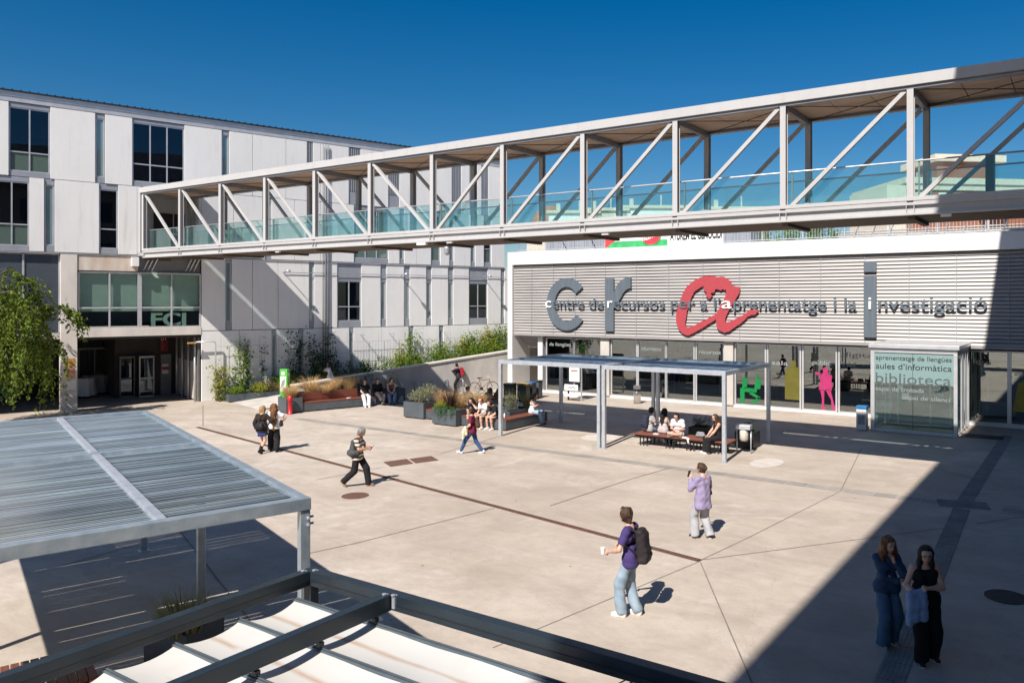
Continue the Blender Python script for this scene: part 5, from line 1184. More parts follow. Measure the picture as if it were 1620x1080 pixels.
t = box_planter(faclocal(1.0, -1.25, 0), FA, 2.6, .6, .42, 'long low dark planter at the foot of the white wall by the lamp pole')
shrub(faclocal(1.5, -.95, .36), .5, .4, 'low green shrub at the left end of the long low planter', LEAF_VINE, 600, .08); shrub(faclocal(2.5, -1.05, .3), .6, .6, 'rounded yellow-green shrub in the long low planter', LEAF_YEL, 1000, .08)
shrub(faclocal(3.3, -1.0, .1), .65, .9, 'russet-tipped shrub right of the long low planter', leafmat('russet_leaf', (.16,.10,.04)), 1000, .08); shrub(faclocal(4.0, -.8, .2), .7, 1.2, 'rounded bright green bush left of the green totem', LEAF_VINE, 1500, .1)
# cycle stands and bicycle
for k in range(7):
    u_ = 6.6+k*.95; p = faclocal(u_, -5.75, 0); t = thing('cycle_stand', p, FA+rad(75), 'grey hoop cycle stand in the row along the concrete ramp wall', 'cycle stand', 'hoop cycle stands')
    ords = ('nearest the long bench', 'second from the long bench', 'third from the long bench', 'fourth from the long bench', 'holding the near end of the bicycle', 'between the bicycle wheels', 'farthest along, by the recycling bins')
    t['label'] = 'grey hoop cycle stand by the ramp wall, '+ords[k]
    mb = MB(); mb.tube([(-.38,0,0),(-.38,0,.72),(-.34,0,.80),(-.26,0,.84),(.26,0,.84),(.34,0,.80),(.38,0,.72),(.38,0,0)], .026, 8); mb.build('hoop', GALVP, t, smooth=True); mb = MB()
    for s_ in (-1, 1): mb.lathe([(.06,0),(.06,.012)], (s_*.38,0,0), 10)
    mb.build('foot_plate', GALVP, t)
c = gp(759, 622.5); t = thing('bicycle', (c.x+.2, c.y+.1, 0), math.atan2(35.04-34.31, .56), 'city bicycle with swept handlebar leaning at the cycle stands by the ramp wall', 'bicycle')
BIKE = mat('maroon_frame', (.20,.06,.05), .4, .2)
for x in (-.53, .53):
    w_ = MB(); w_.tube([(x+.33*math.cos(a*.2618), 0, .34+.33*math.sin(a*.2618)) for a in range(24)], .018, 6, closed=True); w_ = w_.build('tyre', BLKP, t, smooth=True)
    mb = MB(); mb.tube([(x+.305*math.cos(a*.2618), 0, .34+.305*math.sin(a*.2618)) for a in range(24)], .010, 5, closed=True)
    for a in range(14): mb.bar((x, .01*(-1)**a, .34), (x+.3*math.cos(a*.4488), 0, .34+.3*math.sin(a*.4488)), .004, .004)
    mb.tube([(x,-.04,.34),(x,.04,.34)], .025, 8); mb.build('rim', ALU, w_)
mb = MB()
for a, b in (((-.53,0,.34),(-.12,0,.30)), ((-.12,0,.30),(-.24,0,.82)), ((-.24,0,.80),(.34,0,.80)), ((-.12,0,.30),(.36,0,.72)), ((-.53,0,.34),(-.22,0,.76)), ((.33,0,.85),(.38,0,.66)), ((.38,0,.66),(.53,0,.34))): mb.tube([a, b], .018, 8)
mb.build('frame', BIKE, t, smooth=True); mb = MB(); mb.tube([(.33,0,.84),(.31,0,.98)], .014, 8); mb.tube([(.14,-.26,1.0),(.30,-.20,1.02),(.36,0,.99),(.30,.20,1.02),(.14,.26,1.0)], .013, 8); mb.build('handlebar', ALU, t, smooth=True)
mb = MB(); mb.add([(-.36,-.08,.93),(-.36,.08,.93),(-.22,.06,.94),(-.06,.018,.93),(-.06,-.018,.93),(-.22,-.06,.94),(-.36,-.07,.88),(-.36,.07,.88),(-.06,.015,.90),(-.06,-.015,.90)], [(0,5,4,3,2,1),(0,1,7,6),(1,2,3,8,7),(3,4,9,8),(4,5,0,6,9),(6,7,8,9)]); mb.tube([(-.24,0,.80),(-.25,0,.89)], .013, 8); mb.build('saddle', BLKP, t)
mb = MB(); mb.tube([(-.12,-.03,.30),(-.12,-.06,.30)], .09, 16); mb.tube([(-.12,-.07,.30),(.02,-.09,.18)], .012, 6); mb.tube([(-.12,.05,.30),(-.26,.08,.42)], .012, 6); mb.box(-.02,.08,-.16,-.07,.165,.19); mb.box(-.31,-.21,.07,.16,.41,.435); mb.build('crank', BLKP, t)
# high tables with white cloths in the covered entrance
for (px, py), lab in (((133, 629.5), 'white-clothed round table nearest the entrance column'), ((157, 623.5), 'white-clothed round table farther inside the covered entrance')):
    c = gp(px, py); t = thing('cocktail_table', (c.x, c.y, 0), 0, lab, 'table', 'cloth covered tables in the entrance'); CL = mat('white_cloth', (.62,.62,.66), .85, var=.03)
    n = 48; mb = MB(); vs, fs = [], []
    for i, (r, z_, am) in enumerate(((.0,1.12,0),(.42,1.12,0),(.47,1.09,.01),(.50,.7,.025),(.56,.16,.05))):
        for j in range(n): a = 2*math.pi*j/n; rr = r+am*math.sin(a*11+i*.4); vs.append((rr*math.cos(a), rr*math.sin(a), z_+(.02*math.sin(a*5) if i == 4 else 0)))
    for i in range(4):
        for j in range(n): fs.append((i*n+j, i*n+(j+1) % n, (i+1)*n+(j+1) % n, (i+1)*n+j))
    mb.add(vs, fs); mb.build('table_cloth', CL, t, smooth=True); mb = MB(); mb.tube([(0,0,0),(0,0,1.1)], .04, 10); mb.lathe([(.3,0),(.3,.02)], n=16); mb.build('table_stand', BLACKM, t)
    for k in range(2):
        o = MB().lathe([(.05,0),(.08,.10),(.075,.10),(.045,.01)], n=14).build('snack_bowl', mat('tan_bowl', (.35,.24,.14), .6)); o.location = (c.x+.18*(k-.5)*2, c.y+.08, 1.121); tag(o, ('tan bowl on the left half of the ' if k == 0 else 'tan bowl on the right half of the ')+('near' if px < 140 else 'far')+' white-clothed entrance table', 'bowl', 'bowls on the entrance tables')
# ------------------------------------------------------------------ weeping tree at the left edge
tr = thing('weeping_tree', (-40.2, 13.2, 0), 0, 'leafy green weeping tree hanging into the view at the left edge', 'tree')
mb = MB(); mb.tube([(0,0,0),(.05,.05,1.2),(.0,.1,2.6),(.1,.2,4.2)], .17, 10, r2=.10); mb.build('trunk', BARK, tr, smooth=True)
P, Dd = [], []; lm = MB(); rt = random.Random(11)
def limb(pts, r, n, spread, hang):
    lm.tube(pts, r, 6, r2=r*.3); pts = [np.array(p) for p in pts]
    for a, b in zip(pts[1:-1], pts[2:]):
        for k in range(n):
            f = rt.random(); o = a+(b-a)*f; L_ = hang*rt.uniform(.3, 1.); dx, dy = rt.gauss(0, spread), rt.gauss(0, spread); q = int(26*L_)+10
            g = np.sort(RNG.random(q)); tw = np.stack([o[0]+dx*(g**.5), o[1]+dy*(g**.5), o[2]+.2*g-L_*g**1.5], 1)
            P.append(tw+RNG.normal(size=(q, 3))*rt.uniform(.03, .085)); Dd.append(np.tile([dx*.5, dy*.5, -.6], (q, 1)))
            if k % 3 == 0: lm.tube([tuple(o), tuple(tw[q//2]), tuple(tw[-1])], .008, 4, r2=.003)
base = np.array([-40.2, 13.2, 0])
def W(p): return tuple(np.array(p)-base)
for q in ([wp(-40,455,33), wp(10,428,33), wp(40,440,33.5), wp(62,480,34)], [wp(-40,470,32.5), wp(20,460,32.5), wp(60,500,33), wp(85,560,33)], [wp(-60,480,34), wp(-10,440,34), wp(30,470,34.2), wp(70,520,34.5)],
          [wp(-50,500,32), wp(0,480,32), wp(30,510,32), wp(45,560,32)], [wp(-60,520,33), wp(-10,520,33), wp(40,540,33.4), wp(78,590,33.6)], [wp(-40,470,34), wp(5,470,34), wp(50,500,35), wp(88,550,35)], [wp(-60,540,32), wp(-20,530,32), wp(10,560,32), wp(22,600,32)]):
    limb([W((-40.1, 13.4, 3.6))]+[W(p) for p in q], .05, 13, .42, 2.1)
limb([W(p) for p in (wp(20,480,33), wp(58,486,34.5), wp(92,482,35.5), wp(120,494,35.8), wp(138,520,35.8))], .025, 12, .18, 1.0)
limb([W(p) for p in (wp(-10,430,33), wp(10,424,33), wp(38,440,34), wp(56,452,34.3))], .014, 2, .10, .35)
lm.build('limb', BARK, tr); P = np.concatenate(P); leaf_mesh('crown', P, np.concatenate(Dd), .135, LEAF_TREE, tr, .55, .2)
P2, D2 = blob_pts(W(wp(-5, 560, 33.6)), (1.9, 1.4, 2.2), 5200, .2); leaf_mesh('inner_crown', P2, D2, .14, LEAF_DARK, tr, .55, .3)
print('tree leaves', len(P))
# ------------------------------------------------------------------ people
SKIN = {'fair': mat('fair_skin', (.56,.34,.25), .5, var=.04), 'tan': mat('tanned_skin', (.42,.23,.15), .5, var=.04)}
LIPM = mat('lips', (.36,.13,.11), .45, var=.02); EYEM = mat('eye_dark', (.02,.016,.014), .25, var=.02); EYEW = mat('eye_white', (.62,.60,.57), .35, var=.02)
HAIRC = {}
def hairmat(name, col): return mat(name, col, .62, var=.3, scale=30, stretch=(2,2,.3), spec=.35, bump=.5, bscale=60)
HAIRC = dict(black=hairmat('black_hair', (.014,.011,.010)), brown=hairmat('brown_hair', (.055,.030,.018)), auburn=hairmat('auburn_hair', (.17,.075,.03)), blond=hairmat('dark_blond_hair', (.33,.20,.09)), grey=hairmat('grey_hair', (.20,.19,.18)), ginger=hairmat('ginger_hair', (.26,.09,.035)))
CL_ = {}
def cloth(name, col, **kw):
    a = dict(rough=.85, var=.06, scale=7, bump=.15, bscale=70, spec=.2); a.update(kw); return mat(name, col, **a)
A3 = lambda *p: np.array(p, float)
def unit(v): return v/(np.linalg.norm(v)+1e-9)
def ik(a, t, l1, l2, pole):
    d = t-a; L = np.linalg.norm(d); L = min(max(L, abs(l1-l2)+.01), l1+l2-.003); u = unit(d); t = a+u*L
    x = (l1*l1-l2*l2+L*L)/(2*L); h = math.sqrt(max(0, l1*l1-x*x)); p = pole-u*(pole@u)
    return a+u*x+unit(p)*h, t
def hand_piece(w, d, n, side, curl, s, h=.0065):
    """palm, four unequal fingers with a knuckle bend, thumb off the side; d fingers' direction, n palm normal, side = towards the thumb"""
    t = unit(np.cross(n, d))*side; n = unit(np.cross(d, np.cross(n, d)))
    P = [(w-d*.01, w+d*.03, .021, .026, 0), (w+d*.02+t*.018, w+d*.078+t*.024, .017, .0155, 0), (w+d*.02-t*.018, w+d*.070-t*.026, .017, .0145, 0), (w+d*.03, w+d*.078, .019, .016, 0)]
    for k, (off, ln) in enumerate(((.030, .070), (.010, .080), (-.010, .075), (-.029, .058))):
        b = w+d*(.080-.006*abs(k-1))+t*off; c = curl*(1+.12*k)
        d1 = unit(d*math.cos(c)+n*math.sin(c)); d2 = unit(d*math.cos(2*c)+n*math.sin(2*c)); m_ = b+d1*ln*.5
        P += [(b-d*.012, m_, .0105, .0092, 0), (m_, m_+d2*ln*.5, .0092, .0075, 0)]
    b = w+d*.022+t*.026; d1 = unit(d*.55+t*.75+n*.35*min(1, curl+.3)); m_ = b+d1*.035; d2 = unit(d*.85+t*.25+n*(.3+.5*curl)); P += [(b-t*.008, m_, .0135, .0115, 0), (m_, m_+d2*.032, .0112, .009, 0)]
    return soft(P, h, k=.006)
def person(loc, face, label, group=None, H=1.7, skin='fair', fem=True, wide=1., pelvis=(0,0,.93), lean=.03, side=0., twist=0., feet=((-.1,.0,.08),(.1,.0,.08)), toe=((-.15,0),(.15,0)), kpole=((-.15,1,0),(.15,1,0)),
           hands=None, epole=((-.7,-.8,-.25),(.7,-.8,-.25)), curl=(.5,.5), hdir=(None,None), head=(0,0), top=('tee',None), bottom=('trousers',None), shoes=None, hair=('short','brown'), vox=.0135, fold=.004, sock=None, extra=None, tail=0., glasses=False):
    """pelvis, feet (ankles) and hands (wrists) are in the figure's own frame: x right, y forward, z up, for a 1.70 m figure"""
    s = H/1.7; hip = A3(*pelvis); sd = unit(A3(math.sin(side), math.sin(lean)*math.cos(side), math.cos(lean)*math.cos(side)))
    ct, st = math.cos(twist), math.sin(twist); xr = A3(ct, st, 0); yr = A3(-st, ct, 0)
    wr = unit(A3(1, 0, 0)); fw = unit(np.cross(sd, xr)*-1); fw = fw if fw[1]*yr[1]+fw[0]*yr[0] > 0 else -fw
    waist = hip+sd*.15; chest = hip+sd*.34; nb = hip+sd*.50+fw*(-.01); shw = (.158 if fem else .182)*(1+.3*(wide-1))
    hy, hp = head; h_up = unit(sd*.75+A3(0,0,.25)+fw*(.25+.45*max(0, hp))); 
    hf = unit(A3(-math.sin(hy), math.cos(hy), 0)*ct+A3(math.cos(hy)*-1*0, 0, 0)); hf = unit(xr*(-math.sin(hy))+unit(A3(fw[0], fw[1], 0))*math.cos(hy)); hr = unit(np.cross(hf, A3(0,0,1)))
    hfd = unit(hf*math.cos(hp)-A3(0,0,1)*math.sin(hp)); hup = unit(np.cross(hr, hfd))
    hc = nb+h_up*.165+hf*.022; chin = hc+hfd*.062-hup*.098
    B = []   # body
    w_ = wide; kx = .085 if fem else .095
    B += [(chest-xr*kx, chest+xr*kx, .098*w_, .098*w_, 0), (waist-wr*.045, waist+wr*.045, .088*w_, .088*w_, 0), (hip-wr*.07, hip+wr*.07, (.102 if fem else .097)*w_, (.102 if fem else .097)*w_, 0), (nb-sd*.08, nb+sd*.02, .075, .055, 0), (nb-sd*.02, hc-hup*.05-hf*.01, .052, .050, 0)]
    Sh = [nb-sd*.055-xr*shw, nb-sd*.055+xr*shw]; B += [(nb-sd*.03, Sh[0], .058, .052, 0), (nb-sd*.03, Sh[1], .058, .052, 0)]
    if fem: B += [(chest+fw*.055-xr*.065-sd*.02, chest+fw*.06-xr*.065-sd*.03, .062*w_, .06*w_, 0), (chest+fw*.055+xr*.065-sd*.02, chest+fw*.06+xr*.065-sd*.03, .062*w_, .06*w_, 0)]
    hp_ = [hip-wr*.088-A3(0,0,.02), hip+wr*.088-A3(0,0,.02)]; K, An, El, Wr = [], [], [], []
    for i in (0, 1):
        k, a = ik(hp_[i], A3(*feet[i]), .435, .425, A3(*kpole[i])); K.append(k); An.append(a)
        B += [(hp_[i], k, .083*w_, .054*(.5+.5*w_), 0), (k, k+(a-k)*.35, .052*(.5+.5*w_), .056*(.5+.5*w_), 0), (k+(a-k)*.3, a, .055*(.5+.5*w_), .037, 0)]
    hands = hands or ((-.24,.06,.83),(.24,.06,.83))
    for i in (0, 1):
        e, w2 = ik(Sh[i], A3(*hands[i]), .285, .255, A3(*epole[i])); El.append(e); Wr.append(w2)
        B += [(Sh[i], e, .047*(.4+.6*w_), .038*(.4+.6*w_), 0), (e, e+(w2-e)*.3, .037, .040*(.5+.5*w_), 0), (e+(w2-e)*.3, w2, .040*(.5+.5*w_), .026, 0)]
    FT = []
    for i in (0, 1):
        yw, pt = toe[i]; d = A3(math.sin(yw)*math.cos(pt), math.cos(yw)*math.cos(pt), -math.sin(pt)); u_ = unit(A3(0,0,1)-d*d[2]); heel = An[i]-u_*.045-d*.045; tip = An[i]-u_*.055+d*.135
        FT.append((heel, tip, An[i], d, u_)); B += [(An[i], heel, .036, .03, 0), (heel, tip, .032, .026, 0)]
    pieces = [soft(B, vox, k=.035)]
    hv = min(vox, .0085)
    Hd = [(hc+hup*.035-hf*.012, hc+hup*.03+hf*.02, .088, .082, 0), (hc-hfd*.0-hup*.01, hc+hfd*.035-hup*.035, .078, .062, 0), (hc+hfd*.03-hup*.06, chin+hup*.022-hfd*.012, .056, .030, 0), (hc+hfd*.088+hup*.004, hc+hfd*.103-hup*.028, .010, .015, 0),
          (hc+hfd*.078-hr*.034+hup*.016, hc+hfd*.078+hr*.034+hup*.016, .017, .017, 0), (hc-hr*.084-hup*.012, hc-hr*.088+hup*.014-hf*.008, .014, .018, 0), (hc+hr*.084-hup*.012, hc+hr*.088+hup*.014-hf*.008, .014, .018, 0), (hc-hup*.06-hf*.01, nb+h_up*.03, .05, .05, 0)]
    V, Q, mi = soft(Hd, hv, k=.02); C = V[Q].mean(1)
    for sg in (-1, 1):
        ec = hc+hfd*.083+hr*sg*.033+hup*.0; q = np.abs((C-ec)@hup) < .008; mi[(np.abs((C-ec)@hr) < .017) & q & ((C-hc)@hfd > .05)] = 3; mi[(np.abs((C-ec)@hr) < .008) & q & ((C-hc)@hfd > .05)] = 2
        eb = ec+hup*.024; mi[(np.abs((C-eb)@hr) < .021) & (np.abs((C-eb)@hup) < .0055) & ((C-hc)@hfd > .05)] = 4
    mc = hc+hfd*.08-hup*.062; mi[(np.abs((C-mc)@hr) < .024) & (np.abs((C-mc)@hup) < .008) & ((C-hc)@hfd > .05)] = 1
    pieces.append((V, Q, mi))
    for i in (0, 1):
        fd = unit(Wr[i]-El[i]) if hdir[i] is None else unit(A3(*hdir[i])); sdn = 1 if i == 0 else -1
        nrm = unit(wr*(1 if i == 0 else -1)*.8-A3(0,0,.45)*(1 if abs(fd[2]) < .6 else 0)+yr*-.0); pieces.append(hand_piece(Wr[i], fd, nrm, -sdn*(-1 if True else 1), curl[i], s))
    pieces = [(V*s, Q, m) for V, Q, m in pieces]; hm = HAIRC[hair[1]] if hair[1] else HAIRC['brown']
    o = soft_obj('person', pieces, [SKIN[skin], LIPM, EYEM, EYEW, hm]); o.location = loc; rz = math.atan2(face[1], face[0])-math.pi/2; o.rotation_euler = (0,0,rz); tag(o, label, 'person', group)
    # clothing
    def piece(nm, prims, m, k=.03, nz=fold, nf=22., clip=None, sd_=1, vx=None, h_=None):
        V, Q, mi = soft(prims, vx or vox, k=k, noise=nz, nf=nf, clip=clip, seed=int(sd_+len(label))); return soft_obj(nm, [(V*s, Q, mi)], m if isinstance(m, list) else [m], o)
    e = .013; tk, tm = top[0], top[1]; long_ = top[2] if len(top) > 2 else .0
    T = [(chest-xr*kx, chest+xr*kx, .098*w_+e, .098*w_+e, 0), (waist-wr*.05, waist+wr*.05, .095*w_+e+.006, .095*w_+e+.006, 0), (hip-wr*.07+sd*.03, hip+wr*.07+sd*.03, .106*w_+e+.016, .106*w_+e+.016, 0), (hip-wr*.075-sd*(.04+long_), hip+wr*.075-sd*(.04+long_), .106*w_+e+.022, .106*w_+e+.022, 0)]
    if fem: T += [(chest+fw*.055-xr*.065-sd*.02, chest+fw*.06-xr*.065-sd*.03, .062*w_+e, .06*w_+e, 0), (chest+fw*.055+xr*.065-sd*.02, chest+fw*.06+xr*.065-sd*.03, .062*w_+e, .06*w_+e, 0)]
    if tk == 'loose': T += [(chest-xr*.05, hip-xr*.07-sd*(.05+long_), .120, .148, 0), (chest+xr*.05, hip+xr*.07-sd*(.05+long_), .120, .148, 0)]
    if tk != 'tank': T += [(nb-sd*.045, Sh[0]-sd*.0, .062+e, .055+e, 0), (nb-sd*.045, Sh[1], .062+e, .055+e, 0)]
    else: T += [(chest-xr*.07, nb-sd*.05-xr*.085, .06, .03, 0), (chest+xr*.07, nb-sd*.05+xr*.085, .06, .03, 0)]
    loose = .01 if tk in ('loose', 'jacket') else 0
    for i in (0, 1):
        if tk in ('tee', 'loose3'): m_ = Sh[i]+(El[i]-Sh[i])*.72; T += [(Sh[i], m_, .057*(.4+.6*w_)+e, .056*(.4+.6*w_)+e+.004, 0, True)]
        elif tk in ('long', 'loose', 'jacket'): m_ = El[i]+(Wr[i]-El[i])*.93; T += [(Sh[i], El[i], .056*(.4+.6*w_)+e+loose, .048*(.4+.6*w_)+e+loose, 0), (El[i], m_, .046*(.4+.6*w_)+e+loose, .034+e+loose, 0, True)]
    hem = hip-sd*(.10+long_); cl = [(hem, -sd), (nb+sd*.022, unit(sd+fw*.25))]
    if tm is not None: piece('top', T, tm, clip=cl, nz=fold*1.15)
    bk, bm = bottom[0], bottom[1]; flare = bottom[2] if len(bottom) > 2 else 0.
    lo_ = .016 if tk == 'loose' else 0.
    Bt = [(hip-wr*.072, hip+wr*.072, .106*w_+e-lo_, .106*w_+e-lo_, 0), (waist-wr*.04-sd*.04, waist+wr*.04-sd*.04, .09*w_+e-lo_, .09*w_+e-lo_, 0)]
    for i in (0, 1):
        kk, a = K[i], An[i]
        if bk == 'trousers': Bt += [(hp_[i], kk, .088*w_+e, .062*(.5+.5*w_)+e+flare*.6, 0), (kk, a+(kk-a)*(-.06), .06*(.5+.5*w_)+e+flare*.6, .045+e+flare, 0, True)]
        elif bk == 'shorts': Bt += [(hp_[i], kk+(hp_[i]-kk)*.12, .09*w_+e, .074*w_+e+.012, 0, True)]
    if bk == 'skirt': Bt += [(hip-A3(0,0,.02), hip+((K[0]+K[1])/2-hip)*.62, .125*w_+e, .165*w_+e, 0, True), (hp_[0], K[0]+(hp_[0]-K[0])*.45, .09+e, .095+e, 0, True), (hp_[1], K[1]+(hp_[1]-K[1])*.45, .09+e, .095+e, 0, True)]
    if bm is not None: piece({'trousers': 'trousers', 'shorts': 'shorts', 'skirt': 'skirt'}[bk], Bt, bm, k=.025, sd_=3, nz=fold*1.3, nf=17, clip=[(hip+sd*.07, sd)])
    if shoes is not None:
        for i in (0, 1):
            heel, tip, an, d, u_ = FT[i]; boot = shoes[2] if len(shoes) > 2 else 0.
            Pp = [(heel+u_*.012, tip+u_*.004, .041, .036, 0), (heel+u_*.03, heel+d*.07+u_*.03, .04, .036, 0), (heel-u_*.022+d*.0, tip-u_*.022, .036, .034, 1), (an-u_*.03, an+u_*(.012+boot), .044, .046+(.006 if boot else 0), 0, True)]
            piece('shoe', Pp, [shoes[0], shoes[1]], k=.015, nz=0, vx=min(vox, .011), clip=[(heel-u_*.042, -u_)])
    # hair
    hs_, hcn = hair[0], hm; top_ = hc+hup*.040-hf*.022
    Hp = [(top_-hr*.01, top_+hr*.01, .098, .098, 0), (hc-hf*.035-hup*.02, hc-hf*.03+hup*.04, .082, .092, 0), (hc+hup*.095+hf*.035, hc+hup*.085-hf*.03, .04, .05, 0)]
    cl = [(hc+hfd*.058+hup*.06, unit(hfd*1.0-hup*.75))]; nz, nf, kh = .0035, 60., .03
    back = unit(-hf*.9-xr*.0)
    if hs_ == 'short': Hp += [(hc-hf*.05-hup*.05, hc-hf*.045-hup*.03, .055, .06, 0)]
    elif hs_ == 'wavy': kh = .015; Hp += [(hc-hf*.055-hup*.09, hc-hf*.05, .055, .078, 0), (hc-hr*.07-hup*.03-hf*.02, hc-hr*.072+hup*.05, .035, .045, 0), (hc+hr*.07-hup*.03-hf*.02, hc+hr*.072+hup*.05, .035, .045, 0)]; nz, nf = .011, 52.
    elif hs_ == 'bun': Hp += [(hc-hf*.05-hup*.04, hc-hf*.045, .055, .07, 0), (hc-hf*.125+hup*.02, hc-hf*.13+hup*.035, .045, .04, 0)]
    elif hs_ == 'bob': Hp += [(hc-hr*.072-hf*.02, hc-hr*.082-hup*.12-hf*.01, .045, .04, 0), (hc+hr*.072-hf*.02, hc+hr*.082-hup*.12-hf*.01, .045, .04, 0), (hc-hf*.06, hc-hf*.07-hup*.14, .08, .065, 0)]; nz = .005
    elif hs_ == 'pony': Hp += [(hc-hf*.05-hup*.03, hc-hf*.045, .055, .07, 0), (hc-hf*.11+hup*.0, nb-fw*.12-sd*.05, .03, .034, 0), (nb-fw*.12-sd*.05, nb-fw*.13-sd*.22, .034, .014, 0)]
    elif hs_ in ('long', 'curly'):
        L_ = tail or .28; c_ = 1.35 if hs_ == 'curly' else 1.
        for sg in (-1, 1): Hp += [(hc+hr*sg*.07-hf*.015+hup*.02, hc+hr*sg*.085-hup*.12-hf*.012, .042*c_, .042*c_, 0), (hc+hr*sg*.085-hup*.12-hf*.01, nb+xr*sg*.105-sd*(L_*.55)+fw*(.045 if hs_ == 'long' else .03), .042*c_, .034*c_, 0), (hc-hf*.055+hr*sg*.03, nb-fw*.085+xr*sg*.05-sd*L_*.6, .06, .05*c_, 0)]
        Hp += [(hc-hf*.06, nb-fw*.085, .085, .08, 0), (nb-fw*.085, nb-fw*.10-sd*L_, .08*c_, .035*c_, 0)]
        if hs_ == 'curly': nz, nf = .014, 42.
    V, Q, mi = soft(Hp, min(vox, .011), k=kh, noise=nz, nf=nf, seed=5); C = V
    d = (V-(hc+hfd*.062+hup*.055))  # open the face
    V2 = V.copy(); inside = ((V-hc)@hfd > .045) & (np.abs((V-hc)@hr) < .066) & ((V-hc)@hup < .062) & ((V-hc)@hup > -.16)
    V2[inside] -= np.outer(((V-hc)@hfd)[inside]-.035, hfd)
    ho = soft_obj('hair', [(V2*s, Q, mi)], [hcn], o)
    if glasses:
        g = MB()
        for sg in (-1, 1):
            cpt = hc+hfd*.108+hr*sg*.034-hup*.002; g.tube([tuple((cpt+hr*.027*math.cos(a*.5236)+hup*.022*math.sin(a*.5236))*s) for a in range(12)], .003*s, 5, closed=True); g.bar(tuple((cpt+hr*sg*.027+hup*.006)*s), tuple((hc+hr*sg*.088+hup*.012-hf*.005)*s), .004, .004)
        g.bar(tuple((hc+hfd*.110-hr*.008)*s), tuple((hc+hfd*.110+hr*.008)*s), .004, .004); g.build('glasses', BLKP, o)
    M = Matrix.Translation(Vector(loc)) @ Matrix.Rotation(rz, 4, 'Z')
    J = dict(hands=[M @ Vector(w2*s) for w2 in Wr], hip=M @ Vector(hip*s), chest=M @ Vector(chest*s), nb=M @ Vector(nb*s), hc=M @ Vector(hc*s), M=M, s=s, sh=[M @ Vector(x*s) for x in Sh], back=M.to_3x3() @ Vector(-fw), fwd=M.to_3x3() @ Vector(yr), right=M.to_3x3() @ Vector(wr), rz=rz, sd=M.to_3x3() @ Vector(sd), local=dict(hip=hip, chest=chest, nb=nb, Sh=Sh, fw=fw, xr=xr, sd=sd, Wr=Wr, hc=hc))
    o['_j'] = 0; del o['_j']
    return o, J
def soft_thing(name, pts, mats, label, cat, J, k=.03, nz=.003, nf=25, vox=.012, clip=None, group=None, nm='body'):
    """a held or worn thing shaped in its carrier's frame but standing on its own"""
    t = bpy.data.objects.new(name, None)
    V, Q, mi = soft(pts, vox, k=k, noise=nz, nf=nf, clip=clip, seed=3)
    bpy.data.objects.remove(t); o = soft_obj(name, [(V*J['s'], Q, mi)], mats if isinstance(mats, list) else [mats]); o.matrix_world = J['M'] @ Matrix.Identity(4)
    return tag(o, label, cat, group)
def strap(o, pts, J, m, w=.03, th=.008, name='strap'):
    mb = MB(); P = [Vector(p)*J['s'] for p in pts]
    for a, b in zip(P[:-1], P[1:]): mb.bar(a, b+(b-a)*.04, w, th, up=tuple((a-Vector(J['local']['chest'])*J['s']).normalized()))
    return mb.build(name, m, o)
def phone(J, i, label, d=(0,.06,.05), tilt=.6):
    h = J['local']['Wr'][i]; p = (np.array(h)+A3(*d))*J['s']; o = MB().box(-.036,.036,-.005,.005,-.075,.075).build('phone', BLKP, bevel=.003); o.matrix_world = J['M'] @ Matrix.Translation(Vector(p)) @ Matrix.Rotation(tilt, 4, 'X')
    return tag(o, label, 'phone')
def backpack(J, label, m, m2=None, h=.42, w=.28, d=.14, drop=.06, pocket=True, straps=True):
    L = J['local']; b = -L['fw']; c0 = L['nb']-L['sd']*(drop+.02)+b*(.12+d*.5); c1 = L['nb']-L['sd']*(drop+h)+b*(.135+d*.5); x = L['xr']; r = d*.5
    r = .042; P = []
    for f in (-.5, 0, .5):
        o_ = b*(f*(d-2*r)); kw_ = (w/2-r)*(1-.12*(f > 0)); a0 = c0+o_-L['sd']*(.05*(f > 0)); a1 = c1+o_
        P += [(a0-x*kw_*.8, a0+x*kw_*.8, r, r, 0), (a1-x*kw_, a1+x*kw_, r, r, 0), (a0-x*kw_*.8, a1-x*kw_, r, r, 0), (a0+x*kw_*.8, a1+x*kw_, r, r, 0)]+[(a0+x*kw_*g_, a1+x*kw_*g_, r, r, 0) for g_ in (-.5, 0, .5)]
    if pocket: q = c1+b*(d*.42)+L['sd']*.07; P += [(q-x*(w*.24), q+x*(w*.24), .05, .05, 1 if m2 else 0), (q-x*(w*.22)+L['sd']*.09, q+x*(w*.22)+L['sd']*.09, .042, .042, 1 if m2 else 0)]
    o = soft_thing('backpack', P, [m, m2 or m], label, 'backpack', J, k=.03)
    if straps:
        for i, sg in ((0, -1), (1, 1)):
            n_ = L['nb']-L['sd']*.01; strap(o, [tuple(v) for v in (c0+x*sg*.07-b*.05, n_+x*sg*.10+L['sd']*.02, n_+x*sg*.125+L['fw']*.085-L['sd']*.06, L['chest']+x*sg*.135+L['fw']*.085-L['sd']*.02, L['chest']+x*sg*.15-L['sd']*.12, c1+x*sg*.10-b*.04+L['sd']*.05)], J, m, .04)
    return o
away = tuple(FWD); toward = tuple(-FWD); right = tuple(RGT); left = tuple(-RGT)
def mixd(a, b, f): return (a[0]*(1-f)+b[0]*f, a[1]*(1-f)+b[1]*f)
WHT = (cloth('white_shoe', (.72,.71,.69), bump=0.), cloth('white_sole', (.78,.77,.74), bump=0.)); BLKS = (cloth('black_shoe', (.02,.02,.022), rough=.5), cloth('dark_sole', (.03,.03,.03))); SANDAL = (cloth('tan_sandal', (.20,.13,.08)), cloth('sandal_sole', (.40,.33,.25))); BLKW = (BLKS[0], WHT[1])
